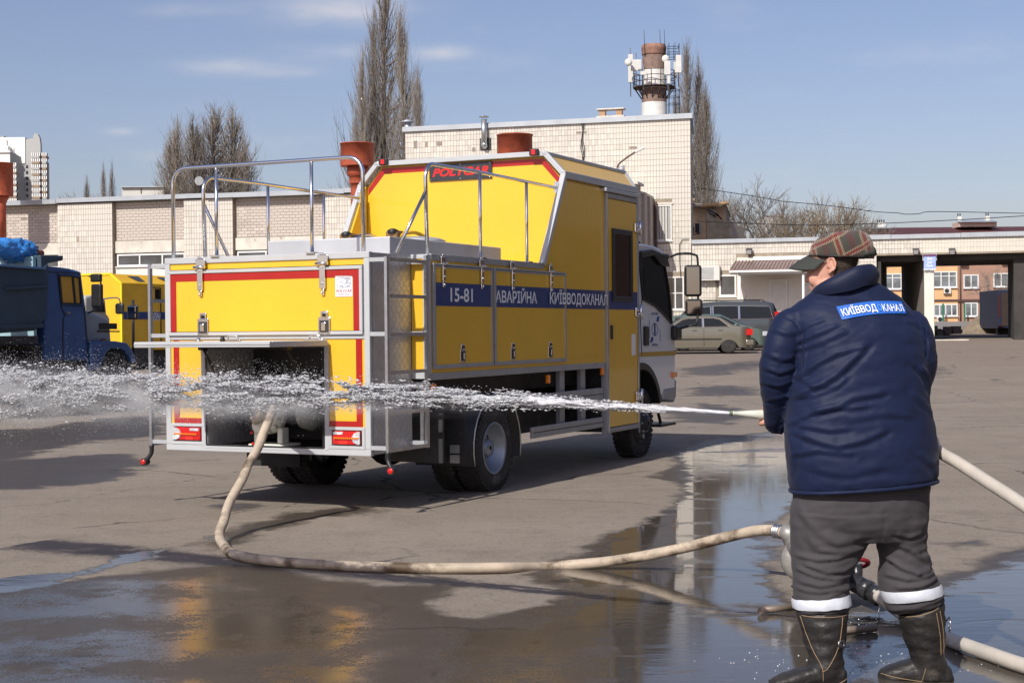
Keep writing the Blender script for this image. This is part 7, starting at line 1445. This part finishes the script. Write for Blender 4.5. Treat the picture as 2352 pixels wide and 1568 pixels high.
def band(rows):
    mb = MB(); loft_rings(mb, [ringpts(a, b, y, y2, rb_, dy, z4, 48) for a, b, y, y2, rb_, dy in rows], cap=False)
    for i, (x, y, z) in enumerate(mb.v): d = noise.noise(Vector((x * 30, y * 30, z * 30))) * .003; mb.v[i] = (x, y + d, z + d)
    obj('reflective_band', mb, refl, tro)
band([(477, 888, 962, 922, .114, -.035), (475, 892, 985, 950, .118, -.037), (478, 897, 1010, 975, .118, -.039), (484, 900, 1034, 1000, .114, -.04)])
band([(1102, 1532, 908, 852, .116, 0), (1108, 1543, 935, 872, .119, 0), (1118, 1550, 962, 895, .119, .0), (1132, 1556, 986, 918, .114, 0)])
# boots
def boot(shaft, foot, nm, dyf):
    mb = MB(); loft_rings(mb, [ringpts(a, b, y, y2, rb_, dy, z4, 32) for a, b, y, y2, rb_, dy in shaft])
    secs = []
    for x, yt, yb, hw, dy in foot:      # vertical cross sections along the foot
        ctp = P4(x, yt, dy); cbt = P4(x, yb, dy); c = (ctp + cbt) / 2; hh = (ctp.z - cbt.z) / 2; secs.append([c + Vector((0, hw * math.copysign(abs(math.cos(q)) ** .75, math.cos(q)), hh * math.copysign(abs(math.sin(q)) ** .8, math.sin(q)))) for q in np.linspace(0, 2 * pi, 24, endpoint=False)])
    loft_rings(mb, secs[::-1]); me = fuse(mb, .006, 3, 'boot'); displace(me, [], False, rnd=((.005, 10, 10, 26, 4. + dyf), (.003, 25, 25, 50, 8.)))
    me.materials.append(leather); return obj('boot', me, None, person)
sh1 = [(503, 880, 1052, 1048, .104, -.04), (512, 878, 1085, 1085, .104, -.04), (522, 873, 1130, 1130, .102, -.05), (545, 867, 1200, 1200, .096, -.055), (565, 860, 1270, 1270, .088, -.06), (585, 845, 1340, 1340, .080, -.07), (598, 838, 1385, 1380, .074, -.075), (590, 846, 1430, 1425, .074, -.08), (585, 850, 1480, 1475, .07, -.08), (580, 850, 1540, 1535, .06, -.08)]
ft1 = [(856, 1470, 1590, .045, -.08), (830, 1430, 1597, .058, -.08), (740, 1415, 1597, .062, -.08), (640, 1425, 1596, .058, -.085), (560, 1455, 1594, .055, -.09), (470, 1490, 1593, .060, -.095), (400, 1508, 1592, .058, -.10), (345, 1530, 1590, .045, -.10), (318, 1555, 1584, .025, -.10)]
sh2 = [(1235, 1558, 1078, 985, .100, .0), (1240, 1560, 1110, 1030, .100, .0), (1250, 1562, 1160, 1110, .098, .0), (1262, 1566, 1210, 1190, .094, 0), (1282, 1564, 1280, 1270, .088, .0), (1312, 1558, 1340, 1330, .080, .0), (1325, 1560, 1385, 1375, .076, .0), (1325, 1580, 1430, 1420, .074, .0), (1330, 1595, 1480, 1470, .07, 0), (1330, 1600, 1540, 1530, .06, 0)]
ft2 = [(1612, 1500, 1578, .045, .0), (1595, 1440, 1583, .058, .0), (1520, 1405, 1582, .062, .0), (1420, 1390, 1577, .058, .01), (1330, 1395, 1570, .056, .015), (1240, 1425, 1562, .060, .02), (1170, 1448, 1556, .058, .025), (1120, 1465, 1550, .045, .03), (1098, 1490, 1538, .025, .03)]
b1 = boot(sh1, ft1, 'l', 0); b2 = boot(sh2, ft2, 'r', 3)
def boot_lines(bt_, lines, sole, buckle):
    bv = BVHTree.FromPolygons([v.co for v in bt_.data.vertices], [p.vertices for p in bt_.data.polygons]); mb = MB()
    def onb(x, y, off=.001):
        p = P4(x, y); h = bv.ray_cast(Vector((p.x, -1, p.z)), Vector((0, 1, 0))); return Vector((p.x, (h[0].y if h[0] else p.y) - off, p.z))
    for pts in lines: mb.tube([onb(*q) for q in spline([Vector((*q, 0)) for q in pts], 6)[0] and [(v.x, v.y) for v in spline([Vector((*q, 0)) for q in pts], 6)[0]]], .0016, 5)
    obj('stitching', mb, stitch, bt_)
    if buckle:
        x, y, w, h = buckle; P = [onb(x - w, y - h * .6, .006), onb(x + w * .9, y - h, .006), onb(x + w, y + h * .6, .006), onb(x - w * .9, y + h, .006)]; k = MB(); k.tube(P + [P[0]], .0022, 6); obj('buckle', k, chrome, bt_); s_ = MB(); s_.bar(onb(x - w * .2, y, .004), onb(x + w * 3, y + h * .5, .004), .02, .006, up=(0, 1, 0)); obj('strap', s_, leather, bt_)
    sl2 = MB(); pts = [P4(a, b, c) + Vector((0, 0, -.004)) for a, b, c in sole]; n = len(pts); vs = []
    for p, (hw) in zip(pts, [.045, .06, .063, .060, .057, .062, .060, .048, .026]): vs += [p + Vector((0, -hw, 0)), p + Vector((0, hw, 0)), p + Vector((0, hw, .02)), p + Vector((0, -hw, .02))]
    sl2.add(vs, [(4 * i + k, 4 * i + (k + 1) % 4, 4 * i + 4 + (k + 1) % 4, 4 * i + 4 + k) for i in range(n - 1) for k in range(4)] + [(3, 2, 1, 0), tuple(4 * (n - 1) + k for k in range(4))]); obj('sole', sl2, rubber, bt_)
boot_lines(b1, [[(508, 1062), (545, 1180), (590, 1300), (640, 1400), (650, 1500)], [(792, 1058), (775, 1180), (745, 1290), (680, 1400), (640, 1430)], [(868, 1062), (862, 1200), (850, 1330), (815, 1400)], [(515, 1056), (640, 1054), (790, 1052), (872, 1050)], [(525, 1510), (560, 1530), (640, 1515), (720, 1530), (830, 1480)]], [(a, d - 2, e) for a, b, d, c, e in ft1], (777, 1240, 22, 28))
boot_lines(b2, [[(1462, 1040), (1480, 1130), (1500, 1240), (1508, 1350)], [(1492, 1030), (1515, 1130), (1532, 1240), (1535, 1350)], [(1245, 1085), (1400, 1040), (1550, 980)], [(1400, 1440), (1390, 1490), (1380, 1550)], [(1110, 1500), (1240, 1520), (1380, 1540), (1600, 1555)]], [(a, d - 2, e) for a, b, d, c, e in ft2], None)
bk3 = MB(); q = P4(1566, 1140, -.0); bk3.tube([(q.x, q.y - .05 + .0 * i, q.z) for i in range(1)] + [q + Vector((.012, -.03, -.03)), q + Vector((.016, -.03, .0)), q + Vector((.01, -.03, .03)), q], .003, 6); obj('buckle', bk3, chrome, b2)
# cap and hair
plaid = mat('plaid_wool', (.05, .042, .036), .9, sheen=.3, bump=.35, bs=260)
def plaid_nodes():
    t = plaid.node_tree; b = t.nodes['Principled BSDF']; at_ = N(t, 'ShaderNodeUVMap'); at_.uv_map = 'uv'; s_ = N(t, 'ShaderNodeSeparateXYZ'); t.links.new(at_.outputs[0], s_.inputs[0])
    u_, v_ = s_.outputs[0], s_.outputs[1]; tw = math_(t, 'FRACT', math_(t, 'MULTIPLY', math_(t, 'ADD', u_, v_), 95)); tw = sstep(t, tw, .35, .6)
    def line(x, off, w): f = math_(t, 'ABSOLUTE', math_(t, 'SUBTRACT', math_(t, 'FRACT', math_(t, 'ADD', math_(t, 'MULTIPLY', x, 10.5), off)), .5)); return sstep(t, f, w, w * .82)
    c = mixc(t, sstep(t, N_noise(t, 30), .4, .65), (.055, .038, .027), (.036, .040, .030)); c = mixc(t, math_(t, 'MULTIPLY', line(u_, .5, .13), .5), c, (.07, .015, .02))
    for x in (u_, v_):
        edge = math_(t, 'SUBTRACT', line(x, 0, .155), line(x, 0, .065)); c = mixc(t, math_(t, 'MULTIPLY', edge, math_(t, 'MULTIPLY_ADD', tw, .55, .10)), c, (.34, .25, .15)); c = mixc(t, math_(t, 'MULTIPLY', line(x, 0, .06), .7), c, (.15, .014, .013))
    t.links.new(c, b.inputs['Base Color'])
def N_noise(t, s_): n = N(t, 'ShaderNodeTexNoise', i_Scale=s_); t.links.new(N(t, 'ShaderNodeTexCoord').outputs['Object'], n.inputs[0]); return n.outputs[0]
plaid_nodes()
def cap():
    nr, ns = 16, 56; vs = []; uv = []
    for i in range(nr + 1):
        th = (pi / 2) * i / nr
        for k in range(ns):
            q = 2 * pi * k / ns; cf = math.cos(q); f = -.028 + (.138 if cf < 0 else .130) * cf * math.cos(th) ** .62; l = .094 * math.sin(q) * math.cos(th) ** .62
            zb = .052 - .030 * (.5 - .5 * cf) ; z = zb + (.141 - zb + .004 * max(0, -cf + .3)) * math.sin(th) ** .92; p = Hd(f - .02 * math.sin(th), l, z)
            p += hup * noise.noise(p * 22) * .004 + (p - hc0).normalized() * noise.noise(p * 30 + Vector((5, 0, 0))) * .0035; vs.append(p)
            uv.append((f * .88 - z * .42 + .012, f * .40 + z * .90 + abs(l) * .25 + .018))
    mb = MB(); mb.add(vs, [(i * ns + k, i * ns + (k + 1) % ns, (i + 1) * ns + (k + 1) % ns, (i + 1) * ns + k) for i in range(nr) for k in range(ns)], True)
    o = obj('cap', mb, plaid, person); ul = o.data.uv_layers.new(name='uv')
    for lp in o.data.loops: ul.data[lp.index].uv = uv[lp.vertex_index]
    sd_ = o.modifiers.new('t', 'SOLIDIFY'); sd_.thickness = .003; sd_.offset = -1
    br = MB(); vb = []; n_ = 24; m_ = 10      # curved peak
    for j in range(m_ + 1):
        for i in range(n_ + 1):
            a = -1.25 + 2.5 * i / n_; ln = .082 * math.cos(a * .92) ** .6 if abs(a) < 1.6 else 0; f = -.028 + .130 * math.cos(a) + ln * j / m_; l = .091 * math.sin(a) * (1 + .04 * j / m_)
            vb.append(Hd(f, l, .056 - .38 * ln * j / m_ - 3.6 * l * l - .004 - .015 * (j / m_) ** 2))
    br.add(vb, [(j * (n_ + 1) + i, j * (n_ + 1) + i + 1, (j + 1) * (n_ + 1) + i + 1, (j + 1) * (n_ + 1) + i) for j in range(m_) for i in range(n_)], True)
    b3 = obj('peak', br, mat('dark_grey_peak', (.035, .038, .034), .8, bump=.2, bs=250), o); sd_ = b3.modifiers.new('t', 'SOLIDIFY'); sd_.thickness = .004
    bd = MB(); bd.tube([Hd(-.028 + (.137 if math.cos(a) < 0 else .130) * math.cos(a), .095 * math.sin(a), .054 - .030 * (.5 - .5 * math.cos(a))) for a in np.linspace(0, 2 * pi, 49)], .0025, 6); obj('band_seam', bd, black, o)
    stp_ = MB(); stp_.tube([Hd(-.028 - .142 * math.cos(a), .098 * math.sin(a), .040) for a in np.linspace(-.7, .7, 11)], (.011,) * 11 if False else .009, 8); obj('adjust_strap', stp_, MATS['dark_grey_peak'], o); obj('strap_tab', MB().ball(Hd(-.168, .012, .05), (.010, .02, .018), 10, 8, rot=rotm), MATS['dark_grey_peak'], o)
cap()
def hair():
    mb = MB(); rgs = []; nse_ = []
    for z, fr_2, bk_, hw in [(-.062, .0, -.058, .064)] + [h for h in HR if -.06 <= h[0] <= .06]:
        c_f = (fr_2 + bk_) / 2; h_f = (fr_2 - bk_) / 2; lim = {-.062: 1.95, -.055: 1.9, -.03: 1.80, 0: 1.68, .03: 1.15, .06: .85}.get(z, 1.6); fl2 = []
        A = np.linspace(lim, 2 * pi - lim, 44)
        for q in A: o = 1.035 + .018; fl2.append(Hd(c_f + h_f * math.copysign(abs(math.cos(q)) ** .9, math.cos(q)) * 1.03 - .0005, hw * math.copysign(abs(math.sin(q)) ** .85, math.sin(q)) * 1.035, z))
        rgs.append(fl2)
    n = len(rgs[0]); mb.add([p for r_ in rgs for p in r_], [(i * n + k, i * n + k + 1, (i + 1) * n + k + 1, (i + 1) * n + k) for i in range(len(rgs) - 1) for k in range(n - 1)], True)
    h_ = obj('hair', mb, hairm, person); sb = h_.modifiers.new('s', 'SUBSURF'); sb.levels = sb.render_levels = 2
    # short strands so that the edge is not a clean line
    st = MB(); r_ = np.random.RandomState(3)
    P_ = [p for rg in rgs for p in rg]
    for i in range(2600):
        a = rgs[r_.randint(len(rgs) - 1)]; b = rgs[min(len(rgs) - 1, r_.randint(len(rgs)))]; k = r_.randint(n - 1); ri = r_.randint(len(rgs) - 1); f, g = r_.rand(), r_.rand()
        p = rgs[ri][k].lerp(rgs[ri][k + 1], f).lerp(rgs[ri + 1][k].lerp(rgs[ri + 1][k + 1], f), g); out = (p - hc0); out.z *= .2; out.normalize()
        d = (out * .35 - hup * .7 - hf * .35 + Vector(r_.normal(0, .25, 3))).normalized(); s_ = d.cross(out).normalized() * .0006; e = p + d * .009 + out * .001; st.add([p - s_, p + s_, e], [(0, 1, 2)])
    obj('hair_strands', st, hairm, h_, kind='stuff')
hair()
# stubble is skin colour only; nozzle and its hose
nz_ = thing('hose_nozzle', 'pale painted tapered fire nozzle in the left hand of the man', 'nozzle', (0, 0, 0)); 
ax_n = nzD; L_ = (nzB - nzA).length; pn = [(0, .0072), (.006, .0095), (.016, .0095), (.02, .0085), (.07, .014), (.12, .0195), (.15, .0215), (.19, .0225), (L_, .024)]
obj('barrel', MB().loft([base + nzA + ax_n * a for a, r_ in pn], [r_ for a, r_ in pn], seg=24), nozm, nz_); obj('tip_ring', MB().loft([base + nzA - ax_n * .002, base + nzA + ax_n * .006], .0112, seg=16), mat('greenish_brass', (.14, .2, .10), .4, metal=.5), nz_); obj('coupling', MB().loft([base + nzB - ax_n * .01, base + nzB + ax_n * .06], .033, seg=20), alu, nz_)
hB = [base + nzB + ax_n * .03, base + P3(450, 1125, .26), base + hcR, base + P3(1000, 1130, .26), base + P3(1120, 1225, .16), hpt(2150, 1032, 6.28), hpt(2200, 1062, 6.12), hpt(2270, 1107, 5.92), hpt(2352, 1160, 5.7), hpt(2480, 1250, 5.4), hpt(2640, 1370, 5.1), hpt(2800, 1480, z=.2)]
tag(obj('delivery_hose', MB().tube(hB, .0255, 16, sub=8), hosew), 'pale hose sagging from behind the right side of the man out of the picture', 'hose')

# ------------------------------------------------------------------ the water jet
JC = [(1681, 949, 6.37, 3.2), (1620, 944, 6.45, 4.5), (1550, 940, 6.56, 6), (1400, 932, 6.8, 9.5), (1300, 926, 7.0, 13), (1200, 920, 7.2, 16), (1100, 915, 7.45, 19), (900, 906, 8.0, 25), (700, 901, 8.6, 33), (500, 899, 9.2, 37), (300, 897, 9.8, 42), (100, 896, 10.4, 48), (-100, 898, 11.0, 54), (-300, 902, 11.6, 60)]
watm = mat('white_water', (.74, .75, .78), .35, spec=.5, trans=.35, ior=1.33); mistm = mat('fine_spray', (.86, .86, .88), .5)
def jy(p): k = (p - 1176) / FPX; s_ = (.93 - 6.37 * k) / (4.97 + 3.03 * k); return 6.37 + 3.03 * s_
JC = [(a, b, jy(a), d) for a, b, c, d in JC]
JP = [at(a, b, c) for a, b, c, d in JC]; JR = [d / FPX * c for a, b, c, d in JC]; JP[0] = base + nzA - ax_n * .002
JP, JR = spline(JP, 6, JR); JPn = np.array([p[:] for p in JP]); JRn = np.array(JR); cum = np.concatenate([[0], np.cumsum(np.linalg.norm(np.diff(JPn, axis=0), axis=1))]); JL = cum[-1]
jet = thing('water_jet', 'white jet of water shot leftwards from the nozzle, breaking into spray', 'water jet', tuple(JPn[0])); j0 = JPn[0]
def along(s_): return np.stack([np.interp(s_, cum, JPn[:, i]) for i in range(3)], 1), np.interp(s_, cum, JRn)
# solid core near the nozzle, torn surface further on
cm2 = MB(); vs = []; ns, sg_ = 420, 22; SC = np.linspace(0, 1.35, ns)
Pc, Rc = along(SC); ux = np.array([0, 0, 1.]); 
for i in range(ns):
    d = (Pc[min(i + 1, ns - 1)] - Pc[max(i - 1, 0)]); d /= np.linalg.norm(d); b_ = np.cross(d, ux); b_ /= np.linalg.norm(b_); a_ = np.cross(b_, d); g = SC[i] / 1.35
    for k in range(sg_):
        q = 2 * pi * k / sg_; nn = noise.noise(Vector((SC[i] * 9, math.cos(q) * 1.6, math.sin(q) * 1.6))) + .7 * noise.noise(Vector((SC[i] * 26, math.cos(q) * 3, math.sin(q) * 3 + 7)))
        r_ = Rc[i] * (1 - .50 * g) * (1 + nn * (.25 + 1.1 * g)); r_ = max(.0015, r_ * (1 if g < .8 else (1 - g) * 5)); vs.append(tuple(Pc[i] - j0 + (a_ * math.cos(q) + b_ * math.sin(q)) * r_))
cm2.add(vs, [(i * sg_ + k, i * sg_ + (k + 1) % sg_, (i + 1) * sg_ + (k + 1) % sg_, (i + 1) * sg_ + k) for i in range(ns - 1) for k in range(sg_)], True); obj('jet_core', cm2, watm, jet)
OCT = np.array([(1, 0, 0), (-1, 0, 0), (0, 1, 0), (0, -1, 0), (0, 0, 1), (0, 0, -1)], float); OF = np.array([(0, 2, 4), (2, 1, 4), (1, 3, 4), (3, 0, 4), (2, 0, 5), (1, 2, 5), (3, 1, 5), (0, 3, 5)])
ICO = None
def blobs(name, C_, D_, sz, el, m_, jitter=.35):
    n = len(C_); D_ = D_ / np.linalg.norm(D_, axis=1)[:, None]; A = np.cross(D_, RS.normal(0, 1, (n, 3))); A /= np.linalg.norm(A, axis=1)[:, None]; B = np.cross(D_, A)
    base_ = OCT[None] * (1 + jitter * RS.uniform(-1, 1, (n, 6, 1)))
    V = C_[:, None] + (base_[:, :, 0:1] * el[:, None, None] * D_[:, None] + base_[:, :, 1:2] * A[:, None] + base_[:, :, 2:3] * B[:, None]) * sz[:, None, None]
    F_ = (OF[None] + 6 * np.arange(n)[:, None, None]).reshape(-1, 3).astype(np.int32); me = bpy.data.meshes.new(name); me.vertices.add(6 * n); me.vertices.foreach_set('co', V.astype(np.float32).ravel())
    me.loops.add(F_.size); me.loops.foreach_set('vertex_index', F_.ravel()); me.polygons.add(len(F_)); me.polygons.foreach_set('loop_start', np.arange(0, F_.size, 3, dtype=np.int32)); me.polygons.foreach_set('use_smooth', np.ones(len(F_), bool)); me.update(calc_edges=True)
    me.materials.append(m_); o = obj(name, me, None, jet); o['kind'] = 'stuff'
def cloud(n, rad_k, clump, thr, s0=0., s1=None, up=0.):
    s_ = s0 + RS.uniform(0, 1, n) ** 1.15 * ((JL if s1 is None else s1) - s0); P, R_ = along(s_); P2, _ = along(s_ + .02); D_ = P2 - P + 1e-6; D_ /= np.linalg.norm(D_, axis=1)[:, None]
    Bv = np.cross(D_, [0, 0, 1.]); Bv /= np.linalg.norm(Bv, axis=1)[:, None]; Av = np.cross(Bv, D_); a = RS.normal(0, rad_k, n); b = RS.normal(0, rad_k, n) * .8
    C_ = P + Av * (a * R_)[:, None] + Bv * (b * R_)[:, None]
    if clump:
        tt = s_; keep = np.zeros(n, bool)
        for i in range(n):
            v = noise.noise(Vector((tt[i] * 4.5, a[i] * 2.4, b[i] * 1.3))) + .7 * noise.noise(Vector((tt[i] * 12, a[i] * 6, b[i] * 3 + 3))); keep[i] = v > thr
        C_, D_, s_, R_, a, b = C_[keep], D_[keep], s_[keep], R_[keep], a[keep], b[keep]
    return C_ - j0, D_, s_, R_, a, b
C_, D_, s_, R_, a, b = cloud(330000, .43, True, .21, .3); g = s_ / JL
blobs('torn_water', C_, D_ + RS.normal(0, .15, D_.shape), (.0015 + .0037 * RS.rand(len(s_)) ** 2.4) * (.42 + .75 * np.sqrt(g)), 2.2 + 3.6 * RS.rand(len(s_)), watm, .25)
C_, D_, s_, R_, a, b = cloud(24000, .56, False, 0, .9); g = s_ / JL; kk = RS.rand(len(s_)) < .12 + .95 * g
blobs('droplets', C_[kk], (D_ + RS.normal(0, .4, D_.shape))[kk], ((.0007 + .0014 * RS.rand(len(s_)) ** 3) * (.8 + .9 * g))[kk], (1.0 + RS.rand(len(s_)))[kk], watm)
C_, D_, s_, R_, a, b = cloud(110000, .80, False, 0, 2.2); g = s_ / JL; kk = RS.rand(len(s_)) < np.clip(g * 1.3 - .15, 0, 1) ** 1.3
C_ = C_ + np.stack([0 * s_, 0 * s_, -.05 * g * RS.rand(len(s_)) ** 2], 1)
blobs('mist', C_[kk], D_[kk], (.0006 + .0011 * RS.rand(len(s_)) ** 2)[kk], np.ones(len(s_))[kk], mistm)
# fine mist round the jet: a tapered cloud along its axis
ja, jb = JP[0].lerp(JP[-1], .14), JP[-1].copy(); dj = jb - ja; Lm = dj.length
mm_ = MB(); pf_ = [(Lm * k / 30, .05 + .052 * (Lm * k / 30)) for k in range(31)]; mm_.lathe(pf_, axis='x', seg=28)
mv_ = bpy.data.materials.new('water_mist'); mv_.use_nodes = True; t = mv_.node_tree; t.nodes.clear(); out = N(t, 'ShaderNodeOutputMaterial'); pv = N(t, 'ShaderNodeVolumePrincipled', i_Anisotropy=-.45); pv.inputs['Color'].default_value = (.98, .98, 1, 1)
tcn = N(t, 'ShaderNodeTexCoord'); s3 = N(t, 'ShaderNodeSeparateXYZ'); t.links.new(tcn.outputs['Object'], s3.inputs[0]); R_n = math_(t, 'MULTIPLY_ADD', s3.outputs[0], .052, .05)
rr_ = math_(t, 'DIVIDE', math_(t, 'SQRT', math_(t, 'ADD', math_(t, 'MULTIPLY', s3.outputs[1], s3.outputs[1]), math_(t, 'MULTIPLY', s3.outputs[2], s3.outputs[2]))), R_n)
mpn = N(t, 'ShaderNodeMapping'); mpn.inputs['Scale'].default_value = (3.2, 11, 11); t.links.new(tcn.outputs['Object'], mpn.inputs[0]); nzn = N(t, 'ShaderNodeTexNoise', i_Scale=1.0, i_Detail=5, i_Roughness=.6); t.links.new(mpn.outputs[0], nzn.inputs[0])
fall = math_(t, 'POWER', math_(t, 'SUBTRACT', 1.0, rr_, clamp=True), 3.0); dn = math_(t, 'MULTIPLY', math_(t, 'MULTIPLY', fall, sstep(t, nzn.outputs[0], .36, .64)), math_(t, 'MULTIPLY', sstep(t, s3.outputs[0], .1, 2.4), 25.0)); t.links.new(dn, pv.inputs['Density']); t.links.new(pv.outputs[0], out.inputs['Volume'])
mv_.cycles.volume_step_rate = .12
mo = obj('spray_mist', mm_, mv_, jet, kind='stuff'); mo.matrix_parent_inverse.identity(); mo.rotation_mode = 'QUATERNION'; mo.rotation_quaternion = dj.to_track_quat('X', 'Z'); mo.location = ja - Vector(j0)
# splashes round the boots
sp3 = MB(); 
for (px, py, n, w) in ((1845, 1540, 60, .22), (2075, 1525, 60, .16), (1990, 1440, 14, .05)):
    c = gnd(px, py, 0)
    for k in range(n): r_ = random.uniform(.0015, .004); p = c + Vector((random.gauss(0, w), random.gauss(0, w * .8), abs(random.gauss(.0, .03)) + .004)); sp3.ball(p, r_, 6, 4)
spo = obj('splash_drops', sp3, dropm, None); spo['kind'] = 'stuff'; spo['label'] = 'tiny bright water drops splashing round the boots of the man'; spo['category'] = 'splash'
# small litter on the asphalt
lt = MB().ball((0, 0, .012), (.02, .018, .014), 8, 6); o = obj('pebble', lt, mat('pale_pebble', (.55, .53, .5), .8)); p = gnd(549, 1285, 0); o.location = (p.x, p.y, 0); tag(o, 'small pale pebble touching the hose bend', 'pebble')
